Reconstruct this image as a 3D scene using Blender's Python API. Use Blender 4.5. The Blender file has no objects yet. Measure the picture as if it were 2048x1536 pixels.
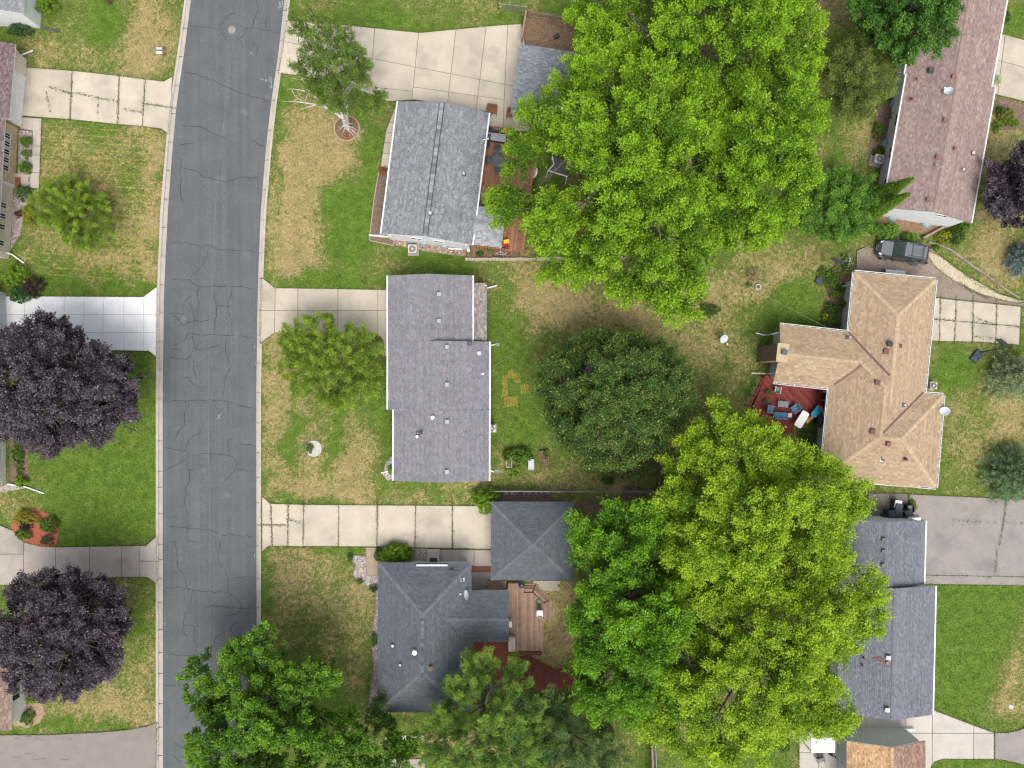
import bpy, bmesh, math, random
import numpy as np
from mathutils import Vector, Matrix

random.seed(7)
R = math.radians
scn = bpy.context.scene
# ------------------------------------------------------------------ camera (drone looking straight down)
CH = 65.0            # flying height in metres
S = 0.0455           # metres per photograph pixel on the ground
cam_d = bpy.data.cameras.new('camera')
cam = bpy.data.objects.new('camera', cam_d)
scn.collection.objects.link(cam)
cam.location = (0, 0, CH)
cam_d.sensor_width = 36.0
cam_d.lens = 36.0 * CH / (2048 * S)
cam_d.clip_start = 0.5
cam_d.clip_end = 2000.0
scn.camera = cam
# ------------------------------------------------------------------ sky and veiled sun
SUN_EL, SUN_AZ = R(62), R(168)      # azimuth clockwise from north (+Y)
world = bpy.data.worlds.new('World')
scn.world = world
world.use_nodes = True
wn, wl = world.node_tree.nodes, world.node_tree.links
bg = wn['Background']
sky = wn.new('ShaderNodeTexSky')
sky.sky_type = 'NISHITA'
sky.sun_disc = False
sky.sun_elevation = SUN_EL
sky.sun_rotation = SUN_AZ
sky.air_density = 1.0
sky.dust_density = 5.0
sky.ozone_density = 0.6
hs_ = wn.new('ShaderNodeHueSaturation')      # a thin cloud veil takes most of the blue out of the sky
hs_.inputs['Saturation'].default_value = 0.42
wl.new(sky.outputs[0], hs_.inputs['Color'])
wl.new(hs_.outputs[0], bg.inputs['Color'])
bg.inputs['Strength'].default_value = 0.15
sun_d = bpy.data.lights.new('sun', 'SUN')
sun = bpy.data.objects.new('sun', sun_d)
scn.collection.objects.link(sun)
sun.location = (0, 0, 90)
sun_d.energy = 1.5
sun_d.angle = R(32)
sun_d.color = (1.0, 0.95, 0.86)
sv = Vector((math.sin(SUN_AZ) * math.cos(SUN_EL), math.cos(SUN_AZ) * math.cos(SUN_EL), math.sin(SUN_EL)))
sun.rotation_euler = (-sv).to_track_quat('-Z', 'Y').to_euler()
vs = scn.view_settings
vs.view_transform = 'Standard'
vs.look = 'None'
vs.exposure = 0.55
vs.gamma = 1.0
vs.use_curve_mapping = False
scn.render.engine = 'CYCLES'
scn.cycles.max_bounces = 5
scn.cycles.diffuse_bounces = 4
scn.cycles.glossy_bounces = 2
scn.cycles.transmission_bounces = 3
scn.cycles.use_denoising = True
scn.cycles.denoiser = 'OPENIMAGEDENOISE'
scn.cycles.denoising_input_passes = 'RGB_ALBEDO_NORMAL'
scn.cycles.denoising_prefilter = 'FAST'
scn.cycles.pixel_filter_type = 'BLACKMAN_HARRIS'
scn.cycles.filter_width = 1.3

# ------------------------------------------------------------------ helpers
COL = scn.collection
ORG = {}
def P(px, py, z=0.0):
    k = S * (CH - z) / CH
    return Vector(((px - 1024) * k, (768 - py) * k, z))
def Z(o, tile, pts):                     # zoom-tile pixels to photograph pixels
    return [(o[0] + x * tile, o[1] + y * tile) for x, y in pts]

def tag(o, label=None, cat=None, group=None, kind=None):
    if label: o['label'] = label
    if cat: o['category'] = cat
    if group: o['group'] = group
    if kind: o['kind'] = kind
    return o
def thing(name, label, cat, loc, rot=0.0, world=False, group=None, kind=None):
    o = bpy.data.objects.new(name, None)
    COL.objects.link(o)
    o.empty_display_size = 0.3
    o.location = loc
    o.rotation_euler = (0, 0, rot)
    ORG[o.name] = Vector(loc) if world else Vector((0, 0, 0))
    return tag(o, label, cat, group, kind)
def link(name, me, mats, parent=None, off=None):
    o = bpy.data.objects.new(name, me)
    COL.objects.link(o)
    for m in (mats if isinstance(mats, (list, tuple)) else [mats]):
        if m: me.materials.append(m)
    if parent is not None:
        o.parent = parent
        ORG[o.name] = ORG.get(parent.name, Vector((0, 0, 0)))
    return o
def npmesh(name, V, F, mat, parent=None, col=None, smooth=False, corner=4):
    V = np.asarray(V, dtype=np.float32).reshape(-1, 3)
    F = np.asarray(F, dtype=np.int32).reshape(-1, corner)
    if parent is not None:
        V = V - np.array(ORG.get(parent.name, (0, 0, 0)), dtype=np.float32)
    me = bpy.data.meshes.new(name)
    me.vertices.add(len(V)); me.vertices.foreach_set('co', V.ravel())
    n = len(F)
    me.loops.add(n * corner); me.loops.foreach_set('vertex_index', F.ravel())
    me.polygons.add(n)
    me.polygons.foreach_set('loop_start', np.arange(0, n * corner, corner, dtype=np.int32))
    me.polygons.foreach_set('loop_total', np.full(n, corner, dtype=np.int32))
    me.polygons.foreach_set('use_smooth', np.full(n, bool(smooth)))
    if col is not None:
        c = np.ones((n, 4), dtype=np.float32); c[:, :3] = col
        a = me.attributes.new('col', 'FLOAT_COLOR', 'FACE')
        a.data.foreach_set('color', c.ravel())
    me.update(calc_edges=True)
    return link(name, me, mat, parent)

class MB:
    """collects shapes and links them as one mesh object"""
    def __init__(s): s.v, s.f = [], []
    def add(s, vs_, fs):
        b = len(s.v)
        s.v += [Vector(p) for p in vs_]
        s.f += [tuple(b + i for i in f) for f in fs]
        return s
    def box(s, c, d, rz=0.0, m=None):
        x, y, z = d[0] / 2, d[1] / 2, d[2] / 2
        pts = [Vector(p) for p in ((-x, -y, -z), (x, -y, -z), (x, y, -z), (-x, y, -z), (-x, -y, z), (x, -y, z), (x, y, z), (-x, y, z))]
        M_ = m if m is not None else Matrix.Rotation(rz, 3, 'Z')
        return s.add([Vector(c) + M_ @ p for p in pts], [(0, 3, 2, 1), (4, 5, 6, 7), (0, 1, 5, 4), (1, 2, 6, 5), (2, 3, 7, 6), (3, 0, 4, 7)])
    def beam(s, a, b, w, h, up=Vector((0, 0, 1))):
        a, b = Vector(a), Vector(b); d = b - a; L = d.length
        if L < 1e-6: return s
        d.normalize(); x = d.cross(up)
        if x.length < 1e-4: x = Vector((1, 0, 0))
        x.normalize(); u = x.cross(d)
        return s.box((a + b) / 2, (w, L, h), m=Matrix((x, d, u)).transposed())
    def tube(s, pts, r, n=8, cap=True):
        pts = [Vector(p) for p in pts]; rs = r if isinstance(r, (list, tuple)) else [r] * len(pts)
        vs_, fs = [], []
        for i, p in enumerate(pts):
            d = (pts[min(i + 1, len(pts) - 1)] - pts[max(i - 1, 0)]).normalized()
            x = d.cross(Vector((0.013, 0.31, 0.95))).normalized(); y = d.cross(x)
            for k in range(n):
                a = 2 * math.pi * k / n
                vs_.append(p + (x * math.cos(a) + y * math.sin(a)) * rs[i])
        for i in range(len(pts) - 1):
            for k in range(n):
                fs.append((i * n + k, i * n + (k + 1) % n, (i + 1) * n + (k + 1) % n, (i + 1) * n + k))
        if cap:
            fs.append(tuple(range(n))[::-1]); fs.append(tuple(range((len(pts) - 1) * n, len(pts) * n)))
        return s.add(vs_, fs)
    def lathe(s, prof, c=(0, 0, 0), n=20, sx=1.0, sy=1.0):
        c = Vector(c); vs_, fs = [], []
        for r, z in prof:
            for k in range(n):
                a = 2 * math.pi * k / n
                vs_.append(c + Vector((r * math.cos(a) * sx, r * math.sin(a) * sy, z)))
        for i in range(len(prof) - 1):
            for k in range(n):
                fs.append((i * n + k, i * n + (k + 1) % n, (i + 1) * n + (k + 1) % n, (i + 1) * n + k))
        fs.append(tuple(range(n))[::-1]); fs.append(tuple(range((len(prof) - 1) * n, len(prof) * n)))
        return s.add(vs_, fs)
    def prism(s, poly, z0, z1, inset=0.0):
        poly = [Vector((p[0], p[1])) for p in poly]
        ar = sum(poly[i].x * poly[(i + 1) % len(poly)].y - poly[(i + 1) % len(poly)].x * poly[i].y for i in range(len(poly)))
        if ar < 0: poly.reverse()
        n = len(poly)
        top = poly
        if inset:
            top = []
            for i in range(n):
                d1 = (poly[i] - poly[i - 1]).normalized(); d2 = (poly[(i + 1) % n] - poly[i]).normalized()
                n1, n2 = Vector((-d1.y, d1.x)), Vector((-d2.y, d2.x)); b = n1 + n2
                b = b / max(0.4, b.dot(n1)) if b.length > 0.2 else n1
                top.append(poly[i] + b * inset)
        return s.add([(p.x, p.y, z0) for p in poly] + [(p.x, p.y, z1) for p in top],
                     [tuple(range(n))[::-1], tuple(range(n, 2 * n))] + [(i, (i + 1) % n, n + (i + 1) % n, n + i) for i in range(n)])
    def torus(s, c, R_, r, n=20, m=6, mat=None):
        c = Vector(c); vs_, fs = [], []
        for i in range(n):
            a = 2 * math.pi * i / n
            for k in range(m):
                b = 2 * math.pi * k / m
                p = Vector(((R_ + r * math.cos(b)) * math.cos(a), (R_ + r * math.cos(b)) * math.sin(a), r * math.sin(b)))
                vs_.append(c + (mat @ p if mat is not None else p))
        for i in range(n):
            for k in range(m):
                fs.append((i * m + k, ((i + 1) % n) * m + k, ((i + 1) % n) * m + (k + 1) % m, i * m + (k + 1) % m))
        return s.add(vs_, fs)
    def build(s, name, mat, parent=None, smooth=False, **kw):
        off = ORG.get(parent.name, Vector((0, 0, 0))) if parent is not None else Vector((0, 0, 0))
        me = bpy.data.meshes.new(name)
        me.from_pydata([tuple(p - off) for p in s.v], [], s.f)
        if smooth: me.polygons.foreach_set('use_smooth', np.ones(len(me.polygons), dtype=bool))
        me.update()
        o = link(name, me, mat, parent)
        return tag(o, **kw) if kw else o

# ------------------------------------------------------------------ materials
MATS = {}
def newmat(name):
    m = bpy.data.materials.new(name); m.use_nodes = True
    return m, m.node_tree.nodes, m.node_tree.links, m.node_tree.nodes['Principled BSDF']
def noise(n, l, scale, detail=4, rough=0.55, vec=None):
    t = n.new('ShaderNodeTexNoise'); t.inputs['Scale'].default_value = scale
    t.inputs['Detail'].default_value = detail; t.inputs['Roughness'].default_value = rough
    if vec is None:
        g = n.new('ShaderNodeNewGeometry'); vec = g.outputs['Position']
    l.new(vec, t.inputs['Vector'])
    return t.outputs['Fac']
def ramp(n, l, fac, a, b, ca=(0, 0, 0, 1), cb=(1, 1, 1, 1)):
    r = n.new('ShaderNodeValToRGB')
    r.color_ramp.elements[0].position = a; r.color_ramp.elements[1].position = b
    r.color_ramp.elements[0].color = ca; r.color_ramp.elements[1].color = cb
    l.new(fac, r.inputs['Fac'])
    return r.outputs['Color']
def mixc(n, l, fac, a, b, mode='MIX'):
    m = n.new('ShaderNodeMix'); m.data_type = 'RGBA'; m.blend_type = mode
    for sock, v in ((m.inputs[0], fac), (m.inputs[6], a), (m.inputs[7], b)):
        if isinstance(v, (int, float)): sock.default_value = v
        elif isinstance(v, (tuple, list)): sock.default_value = (*v[:3], 1)
        else: l.new(v, sock)
    return m.outputs[2]
def M(name, c1, c2=None, scale=3.0, lo=0.35, hi=0.65, rough=0.85, spec=0.25, metal=0.0, bump=0.0, bscale=40.0, fine=0.0, fscale=60.0, stain=None, coat=0.0, objvar=0.0):
    if name in MATS: return MATS[name]
    m, n, l, b = newmat(name)
    if c2 is None: c2 = tuple(c * 0.8 for c in c1)
    col = mixc(n, l, ramp(n, l, noise(n, l, scale, 5, 0.6), lo, hi), c1, c2)
    if stain:
        col = mixc(n, l, ramp(n, l, noise(n, l, stain[1], 3), stain[2], stain[3]), col, stain[0])
    if fine:
        f = ramp(n, l, noise(n, l, fscale, 2), 0.3, 0.7, (1 - fine,) * 3 + (1,), (1 + fine,) * 3 + (1,))
        col = mixc(n, l, 1.0, col, f, 'MULTIPLY')
    if objvar:                         # each slab was poured or weathered a little differently
        oi = n.new('ShaderNodeObjectInfo')
        col = mixc(n, l, 1.0, col, ramp(n, l, oi.outputs['Random'], 0.0, 1.0, (1 - objvar,) * 3 + (1,), (1 + objvar * .6,) * 3 + (1,)), 'MULTIPLY')
    l.new(col, b.inputs['Base Color'])
    b.inputs['Roughness'].default_value = rough
    b.inputs['Specular IOR Level'].default_value = spec
    b.inputs['Metallic'].default_value = metal
    b.inputs['Coat Weight'].default_value = coat
    if bump:
        bp = n.new('ShaderNodeBump'); bp.inputs['Strength'].default_value = bump; bp.inputs['Distance'].default_value = 0.02
        l.new(noise(n, l, bscale, 3), bp.inputs['Height']); l.new(bp.outputs[0], b.inputs['Normal'])
    MATS[name] = m
    return m
def MATTR(name, rough=0.9, stain=0.0, sscale=0.35, fine=0.15, fscale=30.0, trans=0.0, spec=0.2, stretch=None, stcol=(0.03, 0.03, 0.03), slo=0.5, shi=0.75):
    """colour from the per-face attribute, with mottling"""
    if name in MATS: return MATS[name]
    m, n, l, b = newmat(name)
    at = n.new('ShaderNodeAttribute'); at.attribute_name = 'col'
    col = at.outputs['Color']
    if fine:
        f = ramp(n, l, noise(n, l, fscale, 2), 0.3, 0.7, (1 - fine,) * 3 + (1,), (1 + fine,) * 3 + (1,))
        col = mixc(n, l, 1.0, col, f, 'MULTIPLY')
    if stain:
        vec = None
        if stretch:
            g = n.new('ShaderNodeNewGeometry'); mp = n.new('ShaderNodeMapping')
            mp.inputs['Rotation'].default_value = (0, 0, stretch[2]); mp.inputs['Scale'].default_value = (stretch[0], stretch[1], 1)
            l.new(g.outputs['Position'], mp.inputs['Vector']); vec = mp.outputs['Vector']
        s_ = ramp(n, l, noise(n, l, sscale, 5, 0.6, vec), slo, shi, (0, 0, 0, 1), (stain,) * 3 + (1,))
        col = mixc(n, l, s_, col, stcol)
    l.new(col, b.inputs['Base Color'])
    b.inputs['Roughness'].default_value = rough
    b.inputs['Specular IOR Level'].default_value = spec
    if trans:
        t = n.new('ShaderNodeBsdfTranslucent'); mx = n.new('ShaderNodeMixShader')
        tc = mixc(n, l, 1.0, col, (1.05, 1.2, 0.5), 'MULTIPLY')
        l.new(tc, t.inputs['Color']); mx.inputs[0].default_value = trans
        l.new(b.outputs[0], mx.inputs[1]); l.new(t.outputs[0], mx.inputs[2])
        l.new(mx.outputs[0], n['Material Output'].inputs['Surface'])
    MATS[name] = m
    return m

m_white = M('white_paint', (0.74, 0.75, 0.76), (0.62, 0.63, 0.64), 2.0, rough=0.5, fine=0.04)
m_black = M('black_plastic', (0.025, 0.027, 0.03), (0.04, 0.042, 0.045), 4, rough=0.45, spec=0.4)
m_dgrey = M('dark_grey_metal', (0.075, 0.08, 0.09), (0.11, 0.115, 0.12), 5, rough=0.45, metal=0.3)
m_grey = M('grey_metal', (0.36, 0.37, 0.38), (0.27, 0.28, 0.29), 4, rough=0.42, metal=0.6)
m_lgrey = M('light_grey_plastic', (0.5, 0.52, 0.54), (0.42, 0.43, 0.45), 4, rough=0.5)
m_soil = M('bare_soil', (0.115, 0.075, 0.05), (0.19, 0.135, 0.085), 2.2, fine=0.45, fscale=14, rough=1, bump=0.6, bscale=12)
m_joint = M('joint_dirt', (0.075, 0.065, 0.045), (0.06, 0.075, 0.03), 3, fine=0.4, fscale=12)
m_bark = M('bark', (0.115, 0.095, 0.075), (0.18, 0.16, 0.135), 3, fine=0.4, fscale=18, bump=0.6, bscale=14)
m_pale_bark = M('pale_bark', (0.55, 0.53, 0.5), (0.36, 0.34, 0.31), 2.5, fine=0.2, fscale=20)
m_wood = M('weathered_wood', (0.2, 0.15, 0.105), (0.28, 0.225, 0.17), 2.5, fine=0.3, fscale=20)
m_brownwood = M('brown_wood', (0.15, 0.07, 0.032), (0.22, 0.11, 0.055), 4, rough=0.6, fine=0.25, fscale=30)
# ------------------------------------------------------------------ road lines (photograph pixels)
L_OUT = [(430, -420), (404, -240), (385, -110), (369, 0), (356, 100), (339, 210), (331, 300), (321, 420), (317, 520), (314, 590), (312, 800), (312, 1536), (312, 2100)]
L_ASP = [(443, -420), (417, -240), (398, -110), (382, 0), (369, 100), (353, 210), (345, 300), (336, 420), (331, 520), (328, 590), (325.5, 800), (326, 1536), (326, 2100)]
R_ASP = [(628, -420), (602, -240), (584, -110), (567, 0), (556, 100), (540, 210), (530, 300), (520, 420), (516, 520), (513, 620), (511, 800), (512, 1536), (512, 2100)]
R_OUT = [(641, -420), (615, -240), (597, -110), (580, 0), (569, 100), (553, 210), (543, 300), (533, 420), (528, 520), (525, 620), (522, 800), (522, 1536), (522, 2100)]
def lineat(pts, py):
    return np.interp(py, [p[1] for p in pts], [p[0] for p in pts])
def dense(pts, step=22):
    out = []
    y = pts[0][1]
    while y <= pts[-1][1]:
        out.append((float(lineat(pts, y)), y)); y += step
    return out
def inpoly(px, py, poly):
    c = np.zeros(px.shape, bool); n = len(poly)
    for i in range(n):
        x1, y1 = poly[i]; x2, y2 = poly[(i + 1) % n]
        if y1 == y2: continue
        cond = ((y1 > py) != (y2 > py)) & (px < (x2 - x1) * (py - y1) / (y2 - y1) + x1)
        c ^= cond
    return c

# ------------------------------------------------------------------ lawn: one sheet, colour fields are dry / lush / bare grass
def vnoise(x, y, f, seed):
    rs = np.random.RandomState(seed); g = rs.rand(256, 256)
    u, v = x * f + 71.3, y * f + 33.7
    i, j = np.floor(u).astype(int), np.floor(v).astype(int); a, b = u - i, v - j
    a = a * a * (3 - 2 * a); b = b * b * (3 - 2 * b)
    i0, j0, i1, j1 = i % 256, j % 256, (i + 1) % 256, (j + 1) % 256
    return (g[i0, j0] * (1 - a) + g[i1, j0] * a) * (1 - b) + (g[i0, j1] * (1 - a) + g[i1, j1] * a) * b
DRY = [  # x, y, rx, ry, amount (+ dry, - green), photograph pixels
    (315, 60, 45, 90, .55), (150, 115, 110, 28, .35), (215, 50, 45, 45, -.35), (110, 60, 40, 40, .1), (60, 60, 40, 30, -.1),
    (300, 380, 22, 170, .6), (190, 420, 90, 120, .22), (110, 480, 50, 30, .3), (250, 535, 70, 18, .25), (170, 578, 140, 16, -.7), (120, 250, 120, 14, -.2),
    (200, 960, 120, 110, -.62), (275, 760, 40, 90, -.3), (60, 1000, 60, 30, .1), (200, 1060, 120, 30, -.3),
    (290, 1200, 18, 90, -.15), (210, 1400, 95, 40, .42), (150, 1458, 150, 9, -.7), (285, 1380, 25, 60, .2),
    (640, 310, 75, 95, .62), (590, 440, 50, 110, .55), (680, 410, 40, 50, -.75), (742, 300, 13, 110, -.75), (655, 480, 45, 40, -.25), (560, 300, 9, 160, -.5), (560, 170, 20, 40, -.6), (600, 500, 55, 40, .35),
    (770, 520, 50, 30, .25), (860, 515, 90, 20, -.55), (650, 563, 130, 14, -.65), (930, 540, 60, 16, -.3), (720, 450, 30, 40, -.4),
    (800, 35, 230, 30, -.35), (690, 10, 70, 20, .2), (1000, 5, 60, 20, .25), (900, 20, 70, 20, .1),
    (548, 780, 22, 110, .4), (575, 870, 12, 90, -.5), (610, 830, 30, 60, .35), (640, 960, 90, 40, .5), (720, 985, 170, 18, .6), (672, 885, 13, 80, -.65), (720, 900, 35, 60, .5), (760, 820, 25, 60, -.25),
    (850, 975, 110, 12, -.55), (640, 1000, 120, 7, -.5), (560, 690, 25, 25, .25), (770, 900, 14, 90, -.2), (535, 950, 15, 60, .3),
    (1075, 590, 75, 55, .75), (1020, 690, 35, 50, -.55), (1000, 620, 18, 80, -.35), (1045, 840, 55, 70, -.6), (1010, 760, 25, 60, -.2), (1150, 960, 170, 14, .5), (1210, 620, 90, 40, .5), (1000, 950, 30, 20, .1),
    (1300, 650, 70, 50, .35), (1480, 560, 90, 40, .3), (1590, 612, 40, 42, -.95), (1480, 740, 80, 60, .2), (1560, 540, 60, 50, .25), (1420, 650, 60, 60, .1), (1480, 680, 60, 40, .05),
    (640, 1230, 90, 110, .28), (560, 1150, 35, 60, .4), (620, 1330, 40, 70, -.15), (690, 1400, 60, 40, -.1), (720, 1300, 25, 90, .2), (640, 1097, 100, 6, -.6), (530, 1200, 8, 100, -.5), (920, 1450, 90, 25, -.6), (900, 1480, 60, 14, .5),
    (1945, 1270, 70, 110, -.75), (2020, 1350, 40, 70, .25), (1990, 1420, 50, 25, .3), (1960, 1180, 90, 20, -.6), (1900, 1330, 30, 90, -.3), (2000, 1530, 80, 12, -.8), (1930, 1445, 50, 10, -.3),
    (1960, 880, 60, 90, .4), (1905, 740, 30, 40, -.6), (2020, 830, 40, 40, .3), (1900, 850, 20, 90, .1), (1930, 980, 90, 10, -.1),
    (1985, 470, 40, 70, .5), (1930, 550, 40, 25, -.35), (2000, 560, 40, 30, .35), (2010, 260, 30, 30, .35), (1960, 340, 30, 60, .3), (2030, 30, 30, 30, -.6),
    (1680, 290, 90, 40, .12), (1640, 30, 40, 40, .5), (1600, 320, 70, 40, .15), (1120, 1250, 40, 60, .75), (1110, 1200, 40, 25, .45), (1540, 1510, 60, 30, -.3), (1200, 1000, 110, 12, .2), (1400, 1520, 50, 30, -.7),
]
BARE = [(1120, 1245, 38, 60, .55), (1190, 1000, 120, 12, .6), (1200, 985, 40, 14, .2), (1270, 985, 40, 22, .55), (1240, 640, 60, 25, .35), (1160, 1050, 15, 60, .8), (1990, 520, 14, 60, .35), (1950, 930, 14, 60, .4), (1630, 20, 30, 40, .4), (1700, 30, 60, 40, .5),
        (1500, 1000, 200, 140, .45), (1500, 1300, 230, 180, .5), (1250, 1150, 90, 130, .6), (1300, 300, 250, 200, .4), (1960, 1400, 25, 22, .35), (985, 900, 12, 60, .25), (1640, 510, 30, 20, .3), (1480, 560, 14, 12, .5), (900, 1500, 80, 30, .5), (1200, 560, 70, 20, .5)]
xs = np.concatenate([[-600, -320, -180, -110, -80, -66], np.arange(-58, 58.01, 0.42), [66, 80, 110, 180, 320, 600]])
ys = np.concatenate([[-600, -320, -180, -110, -80, -62, -52], np.arange(-45, 45.01, 0.42), [52, 62, 80, 110, 180, 320, 600]])
GX, GY = np.meshgrid(xs, ys)
PX, PY = GX / S + 1024, 768 - GY / S
wx = PX + (vnoise(GX, GY, 0.5, 1) - .5) * 40 + (vnoise(GX, GY, 1.3, 2) - .5) * 22
wy = PY + (vnoise(GX, GY, 0.5, 3) - .5) * 40 + (vnoise(GX, GY, 1.3, 4) - .5) * 22
dry = np.full(GX.shape, 0.34); bare = np.zeros(GX.shape)
for x, y, rx, ry, a in DRY:
    dry += a * np.exp(-(np.abs((wx - x) / rx) ** 2.6 + np.abs((wy - y) / ry) ** 2.6) * 0.75)
for x, y, rx, ry, a in BARE:
    bare += a * np.exp(-(((wx - x) / rx) ** 2 + ((wy - y) / ry) ** 2))
dry += (vnoise(GX, GY, 0.3, 5) - .5) * 0.42 + (vnoise(GX, GY, 0.8, 6) - .5) * 0.36 + (vnoise(GX, GY, 1.8, 7) - .5) * 0.2
stripe = ((PX > 78) & (PX < 305) & (PY > 245) & (PY < 560)).astype(float)
GZ = (vnoise(GX, GY, 0.25, 8) - .5) * 0.03 + (vnoise(GX, GY, 1.1, 9) - .5) * 0.012
LO, RO = lineat(L_OUT, PY.ravel()).reshape(PX.shape), lineat(R_OUT, PY.ravel()).reshape(PX.shape)
for line, sg in ((LO, 1.0), (RO, -1.0)):          # the turf sheet ends neatly under the kerb
    sn = np.abs(PX - line) <= 0.21 / S
    GX = np.where(sn, (line + sg - 1024) * S, GX); PX = np.where(sn, line + sg, PX)
inroad = (PX > LO + 3) & (PX < RO - 3)
GZ = np.where(inroad, -0.45, GZ)
nx, ny = len(xs), len(ys)
idx = np.arange(nx * ny).reshape(ny, nx)
LF = np.stack([idx[:-1, :-1], idx[:-1, 1:], idx[1:, 1:], idx[1:, :-1]], -1).reshape(-1, 4)
m_lawn, n, l, b = newmat('lawn')
at = n.new('ShaderNodeAttribute'); at.attribute_name = 'field'
sp = n.new('ShaderNodeSeparateColor'); l.new(at.outputs['Color'], sp.inputs['Color'])
def math_(op, a, b_, clamp=False):
    q = n.new('ShaderNodeMath'); q.operation = op; q.use_clamp = clamp
    for i, v in enumerate((a, b_)):
        if isinstance(v, (int, float)): q.inputs[i].default_value = v
        else: l.new(v, q.inputs[i])
    return q.outputs[0]
g_mid = mixc(n, l, ramp(n, l, noise(n, l, 1.1, 6, 0.7), 0.38, 0.62), (0.09, 0.13, 0.024), (0.128, 0.165, 0.04))
g_lush = mixc(n, l, ramp(n, l, noise(n, l, 1.6, 6, 0.7), 0.35, 0.65), (0.068, 0.13, 0.016), (0.1, 0.168, 0.024))
lush = math_('SUBTRACT', 0.42, sp.outputs[0]); lush = math_('MULTIPLY', lush, 2.2, True)
green = mixc(n, l, lush, g_mid, g_lush)
tan = mixc(n, l, ramp(n, l, noise(n, l, 2.5, 5, 0.7), 0.35, 0.65), (0.345, 0.27, 0.135), (0.255, 0.2, 0.09))
k = math_('ADD', sp.outputs[0], math_('MULTIPLY', math_('SUBTRACT', noise(n, l, 2.6, 8, 0.8), 0.5), 4.4))
kf = n.new('ShaderNodeMapRange'); kf.interpolation_type = 'SMOOTHSTEP'
kf.inputs['From Min'].default_value = 0.34; kf.inputs['From Max'].default_value = 0.9; l.new(k, kf.inputs['Value'])
col = mixc(n, l, math_('MULTIPLY', kf.outputs[0], 0.9), green, tan)
# mowing lines of yellowed clippings on the striped lawn
mw = n.new('ShaderNodeTexWave'); mw.wave_type = 'BANDS'; mw.bands_direction = 'Y'
g = n.new('ShaderNodeNewGeometry'); mp = n.new('ShaderNodeMapping')
mp.inputs['Rotation'].default_value = (0, 0, R(3.5)); l.new(g.outputs['Position'], mp.inputs['Vector']); l.new(mp.outputs[0], mw.inputs['Vector'])
mw.inputs['Scale'].default_value = 0.49; mw.inputs['Distortion'].default_value = 0.9; mw.inputs['Detail'].default_value = 2; mw.inputs['Detail Scale'].default_value = 1.5
lines = ramp(n, l, mw.outputs['Fac'], 0.86, 1.0)
lines = mixc(n, l, ramp(n, l, noise(n, l, 1.4, 4), 0.36, 0.6), (0, 0, 0), lines)
col = mixc(n, l, math_('MULTIPLY', math_('MULTIPLY', lines, sp.outputs[2]), 0.75), col, (0.34, 0.27, 0.06))
dirt = mixc(n, l, noise(n, l, 6, 5, 0.7), (0.10, 0.068, 0.042), (0.19, 0.14, 0.09))
bf = math_('ADD', sp.outputs[1], math_('MULTIPLY', math_('SUBTRACT', noise(n, l, 3.0, 6, 0.7), 0.5), 1.2))
bm_ = n.new('ShaderNodeMapRange'); bm_.inputs['From Min'].default_value = 0.35; bm_.inputs['From Max'].default_value = 0.7; l.new(bf, bm_.inputs['Value'])
col = mixc(n, l, math_('MULTIPLY', bm_.outputs[0], math_('MULTIPLY', sp.outputs[1], 2.2, True)), col, dirt)
f1 = ramp(n, l, noise(n, l, 7, 5, 0.8), 0.3, 0.7, (0.42,) * 3 + (1,), (1.58,) * 3 + (1,))
col = mixc(n, l, 1.0, col, f1, 'MULTIPLY')
f2 = ramp(n, l, noise(n, l, 0.8, 5, 0.7), 0.3, 0.7, (0.72, 0.8, 0.7, 1), (1.28, 1.2, 1.3, 1))
col = mixc(n, l, 1.0, col, f2, 'MULTIPLY')
l.new(col, b.inputs['Base Color'])
b.inputs['Roughness'].default_value = 0.95; b.inputs['Specular IOR Level'].default_value = 0.1
bp = n.new('ShaderNodeBump'); bp.inputs['Strength'].default_value = 0.9; bp.inputs['Distance'].default_value = 0.06
l.new(noise(n, l, 12, 4, 0.7), bp.inputs['Height']); l.new(bp.outputs[0], b.inputs['Normal'])
lawn = npmesh('lawn', np.stack([GX, GY, GZ], -1), LF, m_lawn, smooth=True)
fa = np.ones((nx * ny, 4), np.float32)
fa[:, 0] = np.clip(dry, 0, 1).ravel(); fa[:, 1] = np.clip(bare, 0, 1).ravel(); fa[:, 2] = stripe.ravel()
a_ = lawn.data.attributes.new('field', 'FLOAT_COLOR', 'POINT'); a_.data.foreach_set('color', fa.ravel())
tag(lawn, kind='structure')

# ------------------------------------------------------------------ asphalt road, cracks, paint
m_asph = M('street_asphalt', (0.09, 0.099, 0.107), (0.108, 0.116, 0.123), 0.5, fine=0.28, fscale=22, rough=0.92, bump=0.3, bscale=45, stain=((0.2, 0.19, 0.18), 0.55, 0.66, 0.9))
nt = m_asph.node_tree; n, l, b = nt.nodes, nt.links, nt.nodes['Principled BSDF']
src = b.inputs['Base Color'].links[0].from_socket
g = n.new('ShaderNodeNewGeometry'); mp = n.new('ShaderNodeMapping'); mp.inputs['Scale'].default_value = (2.2, 0.05, 1)
l.new(g.outputs['Position'], mp.inputs['Vector'])
st = ramp(n, l, noise(n, l, 1.0, 4, 0.6, mp.outputs[0]), 0.3, 0.7, (0.9,) * 3 + (1,), (1.1,) * 3 + (1,))
src = mixc(n, l, 1.0, src, st, 'MULTIPLY')
spk = ramp(n, l, noise(n, l, 3.3, 2, 0.4), 0.71, 0.76)
src = mixc(n, l, math_('MULTIPLY', spk, 0.5), src, (0.045, 0.047, 0.05))
ws = ramp(n, l, noise(n, l, 0.9, 6, 0.75), 0.6, 0.68)
src = mixc(n, l, math_('MULTIPLY', ws, 0.22), src, (0.19, 0.185, 0.18))
l.new(src, b.inputs['Base Color'])
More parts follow.
